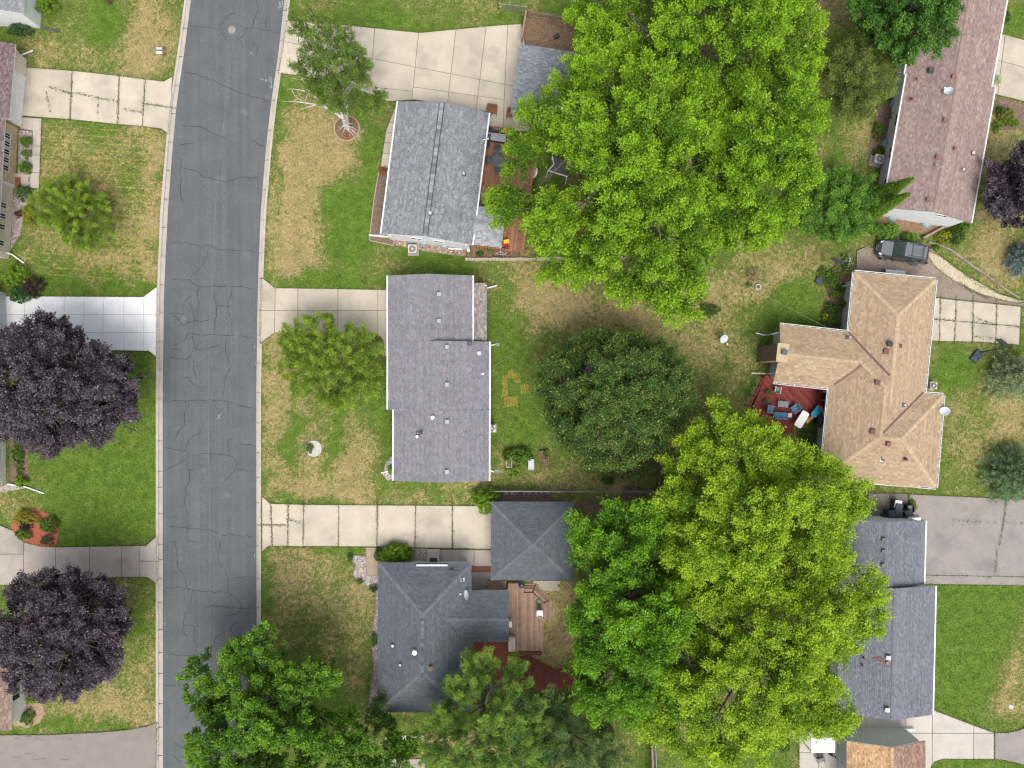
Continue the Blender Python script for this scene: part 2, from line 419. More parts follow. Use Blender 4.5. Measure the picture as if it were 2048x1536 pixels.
road = thing('road', None, None, P(420, 768, -0.06), world=True, kind='structure')
la, ra = dense(L_ASP), dense(R_ASP)
V, F = [], []
nc = 9
for (xl, y), (xr, _) in zip(la, ra):
    for i in range(nc):
        t = i / (nc - 1)
        p = P(xl - 1 + (xr - xl + 2) * t, y); V.append((p.x, p.y, -0.075 + 0.05 * (1 - (2 * t - 1) ** 2)))
for r_ in range(len(la) - 1):
    for i in range(nc - 1):
        a0 = r_ * nc + i; F.append((a0 + nc, a0 + nc + 1, a0 + 1, a0))
npmesh('carriageway', V, F, m_asph, road, smooth=True)
m_tar = M('crack_tar', (0.022, 0.023, 0.025), (0.035, 0.036, 0.038), 3, rough=0.75)
m_seam = M('road_seam', (0.135, 0.145, 0.155), (0.115, 0.124, 0.13), 1.5, rough=0.9, fine=0.2)
def road_z(px, py):
    xl, xr = lineat(L_ASP, py), lineat(R_ASP, py); t = (px - xl) / (xr - xl)
    return -0.075 + 0.05 * (1 - (2 * t - 1) ** 2)
rng = np.random.RandomState(3)
def ribbon(pts, w, name, mat, parent, dz=0.004, jit=1.0, taper=True, zf=road_z, sub=7.0):
    q = []
    for (x0, y0), (x1, y1) in zip(pts[:-1], pts[1:]):
        k_ = max(1, int(math.hypot(x1 - x0, y1 - y0) / sub))
        for i in range(k_): q.append((x0 + (x1 - x0) * i / k_, y0 + (y1 - y0) * i / k_))
    q.append(pts[-1])
    q = [(x + rng.randn() * jit, y + rng.randn() * jit) if 0 < i < len(q) - 1 else (x, y) for i, (x, y) in enumerate(q)]
    V, F = [], []
    for i, (x, y) in enumerate(q):
        p = P(x, y); p.z = zf(x, y) + dz
        a, c = q[max(i - 1, 0)], q[min(i + 1, len(q) - 1)]
        d = Vector((c[0] - a[0], -(c[1] - a[1]), 0)).normalized(); nn = Vector((-d.y, d.x, 0))
        ww = w * (0.6 + 0.8 * rng.rand()) / 2 if taper else w / 2
        if taper and i in (0, len(q) - 1): ww *= 0.4
        V += [p - nn * ww, p + nn * ww]
    for i in range(len(q) - 1): F.append((2 * i, 2 * i + 2, 2 * i + 3, 2 * i + 1))
    return npmesh(name, V, [f[::-1] for f in F], mat, parent)
TA, TB, TC, TD = (0, 0), (0, 380), (0, 760), (0, 1116)
T_ = 0.2734
CR = {TA: [[(1405,190),(1585,205)],[(1585,205),(1680,105),(1725,93)],[(1585,205),(1635,255),(1675,315)],[(1715,168),(1800,207),(1840,207),(1975,220)],[(1975,220),(2030,235)],[(1845,215),(1850,150),(1890,60),(1870,0)],[(1935,215),(1955,120)],[(1800,207),(1790,250),(1730,285)],[(1728,280),(1765,295),(1770,360)],[(1845,305),(1885,340),(1870,408)],[(1335,528),(1440,540),(1560,590),(1650,630),(1760,680),(1970,740)],[(1325,920),(1440,922),(1540,960),(1650,1020)],[(1310,1050),(1420,1052)],[(1320,1130),(1325,1230),(1310,1400),(1335,1490)],[(1330,1225),(1400,1235),(1480,1290),(1560,1315),(1640,1325),(1760,1300),(1890,1300)],[(1820,1020),(1930,1065)]],
 TB: [[(1250,380),(1330,382),(1430,408),(1530,415),(1610,435),(1860,445)],[(1235,648),(1385,657),(1455,710),(1560,702),(1700,705),(1860,717)],[(1385,657),(1410,620),(1490,545),(1525,425)],[(1455,710),(1440,770),(1460,830),(1440,890)],[(1410,770),(1340,820),(1335,870),(1355,915)],[(1210,905),(1260,902),(1350,905)],[(1260,912),(1345,990),(1420,955),(1470,962),(1540,945)],[(1385,820),(1410,880),(1420,955),(1410,1050)],[(1565,740),(1585,840),(1585,900),(1565,980),(1562,1050)],[(1585,848),(1695,848)],[(1700,700),(1665,860),(1690,970),(1692,1060)],[(1250,1140),(1340,1105),(1370,1060),(1410,1050),(1470,1065),(1560,1055),(1700,1062),(1850,1072)],[(1410,1050),(1410,1110),(1440,1165),(1500,1170),(1610,1130)],[(1420,1150),(1390,1215),(1350,1235),(1240,1230)],[(1390,1215),(1415,1260),(1420,1340),(1440,1385)],[(1655,1070),(1650,1190),(1690,1280),(1660,1350),(1640,1400),(1630,1536)],[(1325,1375),(1380,1375),(1410,1420),(1450,1450)],[(1240,1160),(1320,1172)]],
 TC: [[(1240,152),(1360,153),(1540,148),(1680,158),(1760,190),(1845,205)],[(1353,75),(1355,153),(1348,330),(1305,370),(1275,440)],[(1662,160),(1665,240)],[(1195,488),(1260,505),(1350,518),(1385,430),(1450,395),(1500,310)],[(1350,518),(1370,540),(1360,580),(1270,630),(1200,663)],[(1360,580),(1370,640),(1390,665),(1425,652)],[(1390,665),(1385,750),(1360,790),(1365,850),(1350,890),(1368,960),(1365,1200)],[(1400,550),(1480,538),(1670,547),(1730,570),(1728,655),(1860,662)],[(1678,545),(1675,440),(1700,425)],[(1690,350),(1735,330)],[(1745,440),(1760,470),(1830,475),(1862,492)],[(1728,655),(1680,700),(1630,750)],[(1700,605),(1710,660)],[(1225,1068),(1370,1085),(1480,1092),(1640,1130),(1860,1148)],[(1635,1120),(1605,1220),(1588,1320)],[(1225,1185),(1305,1183)],[(1270,1185),(1295,1240),(1300,1370),(1345,1430),(1385,1400)],[(1230,1410),(1320,1408)],[(1355,1155),(1390,1182),(1440,1180)],[(1570,1330),(1650,1380),(1670,1460),(1665,1536)],[(1690,1460),(1760,1440),(1850,1445)],[(1215,1010),(1290,1005)]],
 TD: [[(1205,218),(1320,215),(1430,242),(1570,250),(1665,250)],[(1345,130),(1370,220),(1410,240),(1390,340),(1380,390),(1405,410)],[(1665,210),(1665,250),(1740,310),(1765,370),(1740,415),(1640,420)],[(1490,360),(1580,352),(1720,367),(1865,370)],[(1380,395),(1345,400),(1345,490),(1460,507)],[(1345,490),(1330,540),(1370,585)],[(1415,500),(1420,600),(1450,660)],[(1225,708),(1560,712)],[(1690,560),(1690,500),(1740,470)],[(1565,660),(1570,590),(1630,545)],[(1365,1060),(1368,1200)],[(1260,1350),(1400,1420)],[(1200,940),(1290,938)],[(1255,1440),(1330,1500)]]}
for o_, ls in CR.items():
    for pl in ls:
        ribbon(Z(o_, T_, pl), 0.042, 'crack', m_tar, road)
# pale seam down the middle of the carriageway
ribbon([(497, -150), (478, 0), (462, 120), (448, 240), (436, 340), (430, 420), (424, 540), (418, 660), (416, 800), (417, 920), (420, 1060), (419, 1250), (418, 1560)], 0.075, 'seam', m_seam, road, dz=0.003, jit=0.25, sub=25)
m_mark = M('road_paint', (0.5, 0.51, 0.52), (0.22, 0.23, 0.24), 9, rough=0.8)
def marks(lines, w=0.034):
    for q in lines: ribbon(q, w, 'paint_mark', m_mark, road, dz=0.006, jit=0.15, taper=False, sub=9)
marks([[(435, 829), (441, 837)], [(442, 827), (434, 838)], [(520, 158), (524, 157), (527, 160)], [(530, 160), (540, 159)], [(532, 157), (530, 160), (532, 163)], [(539, 152), (540, 166)], [(543, 153), (543, 176)], [(537, 172), (541, 171)], [(538, 176), (542, 174)],
       [(559, 2), (557, 20)], [(562, 0), (560, 12)], [(565, 0), (564, 10)], [(509, 690), (509, 697)], [(510, 723), (510, 730)], [(509, 1108), (509, 1116)], [(328, 1246), (328, 1252)], [(446, 413), (446, 416)], [(560, 14), (563, 12)]])
def manhole(px, py, r, label, dk=1.0):
    z = road_z(px, py)
    t = thing('manhole', label, 'manhole', P(px, py, 0) + Vector((0, 0, z)))
    MB().lathe([(r, -0.02), (r, 0.006), (r * 0.86, 0.008)], n=24).build('rim', M('iron_rim_%d' % (dk * 10), (0.30 * dk, 0.28 * dk, 0.27 * dk), (0.22 * dk, 0.21 * dk, 0.2 * dk), 8), t)
    c = MB().lathe([(r * 0.84, -0.01), (r * 0.84, 0.012)], n=24).build('cover', M('iron_cover_%d' % (dk * 10), (0.26 * dk, 0.235 * dk, 0.225 * dk), (0.2 * dk, 0.185 * dk, 0.18 * dk), 9), t)
    mb = MB()
    for i in range(-2, 3): mb.box((i * r * 0.28, 0, 0.015), (r * 0.09, r * 1.1, 0.006))
    mb.build('rib', M('iron_rib', (0.33, 0.3, 0.29), (0.27, 0.25, 0.24), 9), c)
manhole(463.5, 59.5, 0.34, 'round pale iron manhole cover in the street near top')
manhole(502, 106, 0.2, 'small dark valve cover in the cracked street near top', .45)

# ------------------------------------------------------------------ kerbs, section by section
m_kerb = M('kerb_concrete', (0.40, 0.365, 0.325), (0.335, 0.305, 0.275), 0.9, objvar=.08, fine=0.16, fscale=25, rough=0.95)
m_kerbtop = M('kerb_top', (0.36, 0.325, 0.29), (0.44, 0.405, 0.36), 1.3, fine=0.16, fscale=25, rough=0.95)
def kerb(name, outer, inner, joints):
    t = thing(name, None, None, P(*outer[6]), world=True, kind='structure')
    j = joints
    for y0, y1 in zip(j[:-1], j[1:]):
        V, F = [], []
        g_ = 0.16
        rows = [y0 + g_, (y0 + y1) / 2, y1 - g_]
        for y in rows:
            xo, xi = lineat(outer, y), lineat(inner, y)
            o_, i_ = P(xo, y), P(xi, y)
            for t_, z in ((0, -0.3), (0, 0.035), (0.32, 0.03), (0.40, -0.07), (1.0, -0.082), (1.02, -0.3)):
                p = o_.lerp(i_, t_); V.append((p.x, p.y, z))
        for r_ in range(2):
            for i in range(5):
                a0 = r_ * 6 + i; F.append((a0, a0 + 1, a0 + 7, a0 + 6))
        if name.endswith('right'): F = [f[::-1] for f in F]
        me_f = F + [(0, 5, 4, 1), (1, 4, 3, 2), (12, 13, 16, 17), (13, 14, 15, 16)]
        o = npmesh('kerb_section', V, me_f, m_kerb, t)
        o.data.materials.append(m_kerbtop)
        mi = np.zeros(len(me_f), np.int32); mi[[1, 6]] = 1
        o.data.polygons.foreach_set('material_index', mi)
    npmesh('kerb_bedding', [v for y in (j[0], j[-1]) for v in ()] or [tuple(P(lineat(outer, y) if s_ == 0 else lineat(inner, y), y, -0.1)) for y in np.arange(j[0], j[-1], 40) for s_ in (0, 1)],
           [(2 * i, 2 * i + 2, 2 * i + 3, 2 * i + 1) for i in range(len(np.arange(j[0], j[-1], 40)) - 1)], m_joint, t)
kerb('kerb_left', L_OUT, L_ASP, list(np.arange(-400, 760, 57)) + [797, 882, 943, 975, 1028, 1089, 1120, 1158, 1205, 1260, 1306, 1348, 1408, 1455, 1512] + list(np.arange(1570, 2050, 57)))
kerb('kerb_right', R_OUT, R_ASP, list(np.arange(-400, 500, 60)) + [506, 557, 621, 670, 726, 785, 846, 905, 955, 1006, 1050, 1092, 1158, 1215, 1272] + list(np.arange(1330, 2050, 57)))

# ------------------------------------------------------------------ driveways and slabs
TUFT = []; PAVED = []      # (x, y, spread) grass tufts in world metres, built together at the end
def slabs(name, poly, cuts, mat, z=0.05, gap=0.018, weeds=0.0, edge_grass=True, label=None, cat=None, kind='structure', var=True):
    """poly in photograph pixels; cuts = lines ((x0,y0),(x1,y1)[,(bbox)]) that part the concrete into slabs"""
    c0 = P(sum(p[0] for p in poly) / len(poly), sum(p[1] for p in poly) / len(poly))
    t = thing(name, label, cat, c0, world=True, kind=kind)
    PAVED.append(poly)
    bm = bmesh.new()
    bm.faces.new([bm.verts.new(P(x, y)) for x, y in poly])
    for c in cuts:
        a, b_ = P(*c[0]), P(*c[1]); nn = Vector((-(b_ - a).y, (b_ - a).x, 0)).normalized()
        fs = list(bm.faces)
        if len(c) > 2:
            x0, y0, x1, y1 = c[2]
            lo, hi = P(x0, y1), P(x1, y0)
            fs = [f for f in fs if lo.x < f.calc_center_median().x < hi.x and lo.y < f.calc_center_median().y < hi.y]
        es = {e for f in fs for e in f.edges}; vs_ = {v for f in fs for v in f.verts}
        bmesh.ops.bisect_plane(bm, geom=list(fs) + list(es) + list(vs_), dist=1e-4, plane_co=a, plane_no=nn)
    for f in list(bm.faces):
        pl = [(v.co.x, v.co.y) for v in f.verts]
        if f.calc_area() < 0.15: continue
        mb = MB()
        ar = sum(pl[i][0] * pl[(i + 1) % len(pl)][1] - pl[(i + 1) % len(pl)][0] * pl[i][1] for i in range(len(pl)))
        if ar < 0: pl.reverse()
        q = MB().prism(pl, 0, 1, inset=gap).v[len(pl):]
        dz = random.uniform(-0.006, 0.006) if var else 0
        mb.prism([(p.x, p.y) for p in q], -0.1, z + dz, inset=0.006)
        mb.build('slab', mat, t)
    bm.free()
    MB().prism([tuple(P(x, y).xy) for x, y in poly], -0.12, z - 0.03).build('joint_bed', m_joint, t)
    if weeds:
        for c in cuts:
            a, b_ = P(*c[0]), P(*c[1]); L = (b_ - a).length; s_ = 0.0
            while s_ < L:
                if rng.rand() < weeds * (0.35 + 1.1 * vnoise(np.array([a.x + s_ * 0.7]), np.array([a.y]), 0.9, 21)[0]):
                    p = a.lerp(b_, s_ / L); TUFT.append((p.x, p.y, 0.07, z - 0.01))
                s_ += 0.06
    if edge_grass:
        pp = [P(*p) for p in poly]
        for i in range(len(pp)):
            a, b_ = pp[i], pp[(i + 1) % len(pp)]; L = (b_ - a).length
            for q in np.arange(0, L, 0.09):
                p = a.lerp(b_, q / L); TUFT.append((p.x, p.y, 0.06, 0.0))
    return t
m_conc = M('driveway_concrete', (0.475, 0.425, 0.345), (0.415, 0.37, 0.3), 0.55, fine=0.11, fscale=25, rough=0.95, stain=((0.29, 0.262, 0.22), 0.45, 0.5, 0.85), objvar=.1)
m_conc_new = M('new_concrete', (0.72, 0.725, 0.73), (0.66, 0.665, 0.675), 0.9, fine=0.05, fscale=25, rough=0.95, stain=((0.58, 0.585, 0.6), 0.8, 0.62, 0.95))
m_conc_old = M('stained_concrete', (0.40, 0.355, 0.315), (0.32, 0.285, 0.255), 0.5, fine=0.13, fscale=25, rough=0.95, stain=((0.17, 0.155, 0.14), 0.3, 0.55, 0.85), objvar=.12)
m_conc_pale = M('pale_concrete', (0.45, 0.415, 0.375), (0.40, 0.37, 0.33), 0.6, fine=0.1, fscale=25, rough=0.95, objvar=.08, stain=((.33,.3,.27), .5, .55, .85))
m_old_asph = M('worn_asphalt', (0.27, 0.24, 0.225), (0.225, 0.205, 0.195), 0.6, fine=0.2, fscale=18, rough=0.95, stain=((0.16, 0.15, 0.15), 0.45, 0.55, 0.85))
m_brown_asph = M('brown_asphalt', (0.235, 0.205, 0.19), (0.205, 0.18, 0.168), 0.8, fine=0.12, fscale=22, rough=0.95)
m_dirtpad = M('gravelly_dirt', (0.19, 0.155, 0.125), (0.25, 0.21, 0.17), 0.7, fine=0.35, fscale=14, rough=1, bump=0.4, bscale=20)
slabs('driveway_stone_house', [(45,134),(149,142),(238,152),(291,158.6),(328,163),(346,153),(337,268),(323,258),(286,253),(238,249),(141,239),(41,232)],
      [((145,142),(141,240)),((239,151),(236,250)),((291,158),(285,254)),((290,208),(350,217),(288,150,350,270))], m_conc, weeds=0.75)
slabs('front_walk', [(41,234),(84,237),(79,378),(60,376),(66,262),(40,258)], [((60,292),(85,293)),((60,310),(85,311),(55,300,90,400)),((60,345),(85,346))], m_conc_old, z=0.06)
slabs('new_driveway', [(-60,592),(287,594),(314,574),(313,714),(298,702),(254,701),(-60,700)],
      [((x, 580), (x, 720)) for x in (10, 50, 89, 129, 168, 207, 248, 288)] + [((0,629),(313,629)),((0,665),(313,665))], m_conc_new, gap=0.007)
slabs('driveway_island_house', [(-60,1030),(0,1050),(26,1061),(38,1076),(49,1084),(79,1092),(120,1094),(293,1091),(314,1072),(314,1167),(295,1154),(241,1154),(-60,1175)],
      [((48,1040),(48,1180)),((112,1080),(112,1180)),((179,1080),(179,1180)),((244,1080),(244,1180)),((279,1080),(279,1180)),((0,1108),(48,1108),(-60,1040,48,1180)),((279,1122),(314,1122),(280,1070,320,1180))], m_conc_old)
t = slabs('asphalt_drive', [(-60,1470),(100,1469),(200,1464),(250,1460),(295,1452),(314,1444),(314,1640),(-60,1640)], [], m_brown_asph)
for (x, y, r_, a0, a1) in [(35,1480,9,200,340),(58,1475,7,200,320),(75,1480,8,200,350),(88,1482,6,190,330),(135,1480,10,190,350),(35,1510,9,20,160),(55,1504,6,20,150),(75,1514,10,20,150),(88,1515,6,20,150),(130,1515,9,20,160),(3,1503,7,20,150),(150,1493,3,0,120)]:
    ribbon([(x + r_ * math.cos(R(a)), y + 0.45 * r_ * math.sin(R(a))) for a in np.linspace(a0, a1, 7)], 0.05, 'tyre_mark', M('tyre_mark', (0.1, 0.09, 0.085), (0.15, 0.135, 0.125), 5), t, dz=0.055, jit=0.15, zf=lambda x, y: 0.0, sub=5)
slabs('wide_driveway', [(575,42),(665,48),(753,57),(797,62),(840,66),(914,59),(975,53),(1043,48),(1050,88),(1038,150),(1060,262),(958,268),(985,226),(830,200),(775,203),(700,172),(640,158),(558,146)],
      [((751,40),(737,215)),((839,50),(822,215)),((913,50),(893,225)),((974,40),(951,230)),((1016,40),(1005,270)),((660,40),(645,175)),((839,79),(1025,113),(836,40,1050,100)),((741,117),(1030,173)),((780,178),(826,183),(740,120,828,230)),((825,174),(1010,200),(824,130,1015,230))], m_conc, gap=0.014)
slabs('side_walk', [(794,206),(802,206),(780,336),(761,335),(772,262)], [((760, y), (810, y + 2)) for y in (224, 244, 264, 285, 307)], m_conc, z=0.055)
slabs('driveway_centre_house', [(524,555),(551,576),(680,578),(780,580),(780,712),(770,712),(767,684),(762,674),(752,668),(600,667),(549,666),(521,687)],
      [((551,560),(549,690)),((596,570),(596,680)),((676,570),(676,680)),((756,570),(756,680)),((520,621),(780,621)),((764,688),(782,688),(750,660,790,720))], m_conc, gap=0.014)
slabs('driveway_hip_house', [(524,992),(541,1007),(609,1009),(946,1011.5),(990,1012),(990,1098),(732,1093),(538,1092),(524,1104)],
      [((542,1000),(545,1100)),((576.5,1000),(576,1100)),((608,1000),(606,1100)),((678,1000),(677,1100)),((755,1000),(754,1100)),((831.5,1000),(830,1100)),((905,1000),(905,1100)),((520,1050),(577,1050),(515,1000,578,1110))], m_conc, weeds=0.85)
slabs('side_slab', [(880,1099),(990,1100),(990,1133),(946,1133),(944,1128),(880,1128)], [((948,1095),(948,1140))], m_conc_old, z=0.04, edge_grass=False)
slabs('dark_slab', [(944,1143),(985,1143),(985,1182),(944,1182)], [], m_conc_old, z=0.03, edge_grass=False)  # slab of the darker stained concrete
slabs('driveway_tan_house', [(1855,594),(1866,595),(2041,613),(2038,690),(1960,684),(1855,682)],
      [((1880,590),(1878,690)),((1912,590),(1908,690)),((1946,590),(1944,690)),((1993,600),(1990,700)),((1855,637),(2045,654))], m_conc, weeds=0.7)
slabs('gravel_pad', [(1714,498),(1760,492),(1860,494),(1900,528),(1960,572),(2060,610),(2041,613),(1866,595),(1850,570),(1714,555)], [], m_dirtpad, z=0.03, edge_grass=True)
slabs('gravel_strip', [(1846,497),(1880,512),(1935,552),(2000,588),(2060,606),(2020,604),(1960,588),(1905,560),(1868,532)], [], M('pale_gravel', (0.36, 0.31, 0.21), (0.46, 0.41, 0.3), 2, fine=0.35, fscale=16, rough=1), z=0.036, edge_grass=True)
slabs('wide_asphalt_drive', [(1818,988),(1900,992),(2100,1000),(2100,1172),(1862,1168),(1846,1168),(1846,1040),(1818,1036)], [((1846,1150),(2100,1154))], m_old_asph, z=0.045, weeds=0.3)
slabs('bin_pad', [(1735,986),(1816,987),(1816,1050),(1735,1050)], [], M('dirty_pad', (0.16, 0.14, 0.13), (0.2, 0.175, 0.16), 1.5, fine=0.25), z=0.04)
slabs('flared_driveway', [(1700,1434),(1865,1419),(1905,1434),(1946,1450),(1988,1465),(1988,1518),(1885,1517),(1868,1523),(1857,1540),(1857,1640),(1760,1640),(1690,1640)],
      [((1865,1400),(1863,1640)),((1947,1440),(1946,1530)),((1690,1466),(1990,1466)),((1810,1400),(1808,1640))], m_conc_pale)
slabs('asphalt_path', [(1989,1465),(2015,1465),(2040,1459),(2110,1425),(2110,1560),(2050,1530),(2010,1520),(1989,1518)], [], m_old_asph, z=0.045)
slabs('northeast_driveway', [(1985,62),(2000,67),(2110,98),(2110,220),(2048,203),(1995,190),(1978,185)], [((1980,117),(2110,152)),((2012,50),(1992,210))], m_conc)
slabs('back_patio', [(1598,1462),(1694,1462),(1694,1640),(1598,1640)], [((1637,1460),(1637,1640)),((1598,1505),(1700,1505))], m_conc_pale)
slabs('south_walk', [(750,1517),(851,1517),(851,1640),(750,1640)], [], m_conc_old)
ribbon([(800, 1516), (800, 1560)], 0.13, 'wood_divider', m_brownwood, thing('wood_strip', None, None, P(800, 1536), world=True, kind='structure'), dz=0.06, jit=0, taper=False, zf=lambda x, y: 0.0)
slabs('south_path', [(772,1468),(850,1470),(846,1482),(768,1480)], [], m_conc_pale, z=0.03)
# weeds growing out of the long joint of the worn asphalt drive and off cracks in old slabs
for pts, k_ in ([(2011,1000),(2008,1030),(2003,1060),(1998,1090)], 0.8), ([(1993,1100),(1990,1140),(1992,1152)], 0.7), ([(1900,1040),(2000,1046),(2048,1047)], 0.25), ([(100,175),(118,180),(142,188),(160,188),(190,195),(238,204)], 0.8), ([(196,195),(198,240)], 0.5), ([(250,218),(285,226)], 0.7), ([(93,185),(103,228)], 0.4), ([(576,1038),(606,1046)], 0.4), ([(1946,632),(1960,640),(1990,650)], 0.4), ([(1945,673),(2000,678)], 0.4), ([(1985,590),(1935,545),(1900,560)], 0.0), ([(1920,565),(1935,580),(1975,597)], 0.9):
    for (x0, y0), (x1, y1) in zip(pts[:-1], pts[1:]):
        for s_ in np.arange(0, 1, 1.3 / max(1, math.hypot(x1 - x0, y1 - y0))):
            if rng.rand() < k_:
                p = P(x0 + (x1 - x0) * s_, y0 + (y1 - y0) * s_); TUFT.append((p.x, p.y, 0.07, 0.05))
# ------------------------------------------------------------------ houses
class Block:
    def __init__(s, c, ends, ze, pitch):
        A, B, C, D = [P(x, y, ze) for x, y in c]
        s.O = (A + B + C + D) / 4; s.O.z = 0
        u = ((B - A) + (C - D)); u.z = 0; s.L = u.length / 2; s.u = u.normalized()
        s.v = Vector((-s.u.y, s.u.x, 0))
        s.W = abs(((D - A) + (C - B)).dot(s.v)) / 2
        s.ze, s.p, s.ends = ze, pitch, ends
        s.h = s.W / 2 * pitch
    def w(s, a, t, z): return s.O + s.u * a + s.v * t + Vector((0, 0, z))
    def z(s, x, y):
        d = Vector((x, y, 0)) - s.O; a, t = d.dot(s.u), d.dot(s.v)
        if abs(a) > s.L / 2 + .02 or abs(t) > s.W / 2 + .02: return -1
        z = s.ze + (s.W / 2 - abs(t)) * s.p
        if s.ends[0] == 'h': z = min(z, s.ze + (a + s.L / 2) * s.p)
        if s.ends[1] == 'h': z = min(z, s.ze + (s.L / 2 - a) * s.p)
        return z
    def faces(s):
        L, W, h, ze = s.L / 2, s.W / 2, s.h, s.ze
        s1 = -L + (W if s.ends[0] == 'h' else 0); s2 = L - (W if s.ends[1] == 'h' else 0)
        if s1 > s2: s1 = s2 = (s1 + s2) / 2
        F = [[s.w(-L, W, ze), s.w(L, W, ze), s.w(s2, 0, ze + h), s.w(s1, 0, ze + h)],
             [s.w(L, -W, ze), s.w(-L, -W, ze), s.w(s1, 0, ze + h), s.w(s2, 0, ze + h)]]
        rid = [(s.w(s1, 0, ze + h), s.w(s2, 0, ze + h))] if s2 - s1 > 0.1 else []
        if s.ends[0] == 'h':
            F.append([s.w(-L, -W, ze), s.w(-L, W, ze), s.w(s1, 0, ze + h)])
            rid += [(s.w(-L, -W, ze), s.w(s1, 0, ze + h)), (s.w(-L, W, ze), s.w(s1, 0, ze + h))]
        if s.ends[1] == 'h':
            F.append([s.w(L, W, ze), s.w(L, -W, ze), s.w(s2, 0, ze + h)])
            rid += [(s.w(L, -W, ze), s.w(s2, 0, ze + h)), (s.w(L, W, ze), s.w(s2, 0, ze + h))]
        return F, rid
def nrm(poly):
    q = Vector((0, 0, 0))
    for i in range(len(poly)):
        q += Vector(poly[i]).cross(Vector(poly[(i + 1) % len(poly)]))
    return q.normalized()
def shingle_mesh(faces, cols, rs, e=0.14, tw=0.25):
    """one shingle tab after the other in courses: top face and butt edge of each"""
    Vs, Cs = [], []
    pal = np.array([c[:3] for c in cols]); pw = np.array([c[3] for c in cols]); pw = pw / pw.sum()
    for f in faces:
        nn = nrm(f)
        if nn.z < 0: f = f[::-1]; nn = -nn
        v = (Vector((0, 0, 1)) - nn * nn.z).normalized(); u = v.cross(nn)
        o = f[0]
        q = [((p - o).dot(u), (p - o).dot(v)) for p in f]
        vmin, vmax = min(b_ for _, b_ in q), max(b_ for _, b_ in q)
        O, U, VV, N = (np.array(x_) for x_ in (o, u, v, nn))
        c = 0; vv = vmin - 0.02
        while vv < vmax - 0.03:
            mid = min(max(vv + e * 0.5, vmin + 0.002), vmax - 0.002)
            hit = []
            for (a0, b0), (a1, b1) in zip(q, q[1:] + q[:1]):
                if (b0 > mid) != (b1 > mid): hit.append(a0 + (a1 - a0) * (mid - b0) / (b1 - b0))
            if len(hit) >= 2:
                lo, hi = min(hit), max(hit)
                if hi - lo > 0.05:
                    off = (c * 0.137 + rs.rand() * 0.12) % tw
                    ed = np.concatenate([[lo], np.arange(lo - off + tw, hi - 0.03, tw), [hi]])
                    ed[1:-1] += (rs.rand(len(ed) - 2) - .5) * tw * 0.35
                    n_ = len(ed) - 1
                    k_ = rs.choice(len(pal), n_, p=pw)
                    cc = pal[k_] * (0.9 + 0.2 * rs.rand(n_, 1)) * (0.93 + 0.14 * rs.rand())
                    th = 0.010 + 0.014 * rs.rand(n_)
                    a, b_ = ed[:-1] + 0.003, ed[1:] - 0.003
                    pt = lambda uu, v_, hh: O + np.outer(uu, U) + VV * v_ + np.outer(hh, N)
                    B0, B1 = pt(a, vv, th + .004), pt(b_, vv, th + .004)
                    T0, T1 = pt(a, vv + e + 0.01, th * 0 + .003), pt(b_, vv + e + 0.01, th * 0 + .003)
                    G0, G1 = pt(a, vv, th * 0), pt(b_, vv, th * 0)
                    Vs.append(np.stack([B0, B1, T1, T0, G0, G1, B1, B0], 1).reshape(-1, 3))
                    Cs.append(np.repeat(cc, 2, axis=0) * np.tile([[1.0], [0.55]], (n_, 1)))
            vv += e; c += 1
    V = np.concatenate(Vs); C = np.concatenate(Cs)
    return V, np.arange(len(V)).reshape(-1, 4), C
def roofz(blocks, x, y):
    return max([b.z(x, y) for b in blocks] + [-1])
def on_roof(blocks, px, py):
    z = 3.0
    for _ in range(12):
        p = P(px, py, z); q = roofz(blocks, p.x, p.y)
        if q < 0: q = blocks[0].ze
        z = z + 0.7 * (q - z)
    return P(px, py, z)
def slope_at(blocks, p):
    e = 0.15
    g = Vector((roofz(blocks, p.x + e, p.y) - roofz(blocks, p.x - e, p.y), roofz(blocks, p.x, p.y + e) - roofz(blocks, p.x, p.y - e), 0)) / (2 * e)
    if g.length > 2: g = Vector((0, 0, 0))
    return Vector((-g.x, -g.y, 1)).normalized()
m_gutter = M('gutter_white', (0.72, 0.73, 0.74), (0.6, 0.61, 0.62), 1.5, rough=0.4)
m_glass = M('window_glass', (0.02, 0.025, 0.03), (0.035, 0.04, 0.045), 2, rough=0.08, spec=0.6)
def window(parent, c, u, w, h, frame=m_white, name='window', pane=None):
    """c = world centre on the wall face, u = direction along the wall"""
    u = Vector(u).normalized(); nn = Vector((u.y, -u.x, 0))
    mt = Matrix((u, nn, Vector((0, 0, 1)))).transposed()
    fr = MB()
    for dx, dz, ww, hh in ((0, h / 2, w + .12, .08), (0, -h / 2, w + .12, .08), (-w / 2, 0, .08, h - .08), (w / 2, 0, .08, h - .08), (0, 0, .05, h - .08)):
        fr.box(Vector(c) + u * dx + Vector((0, 0, dz)), (ww, .09, hh), m=mt)
    o = fr.build(name, frame, parent)
    MB().box(Vector(c), (w - .06, .05, h - .06), m=mt).build('pane', pane or m_glass, o)
    return o
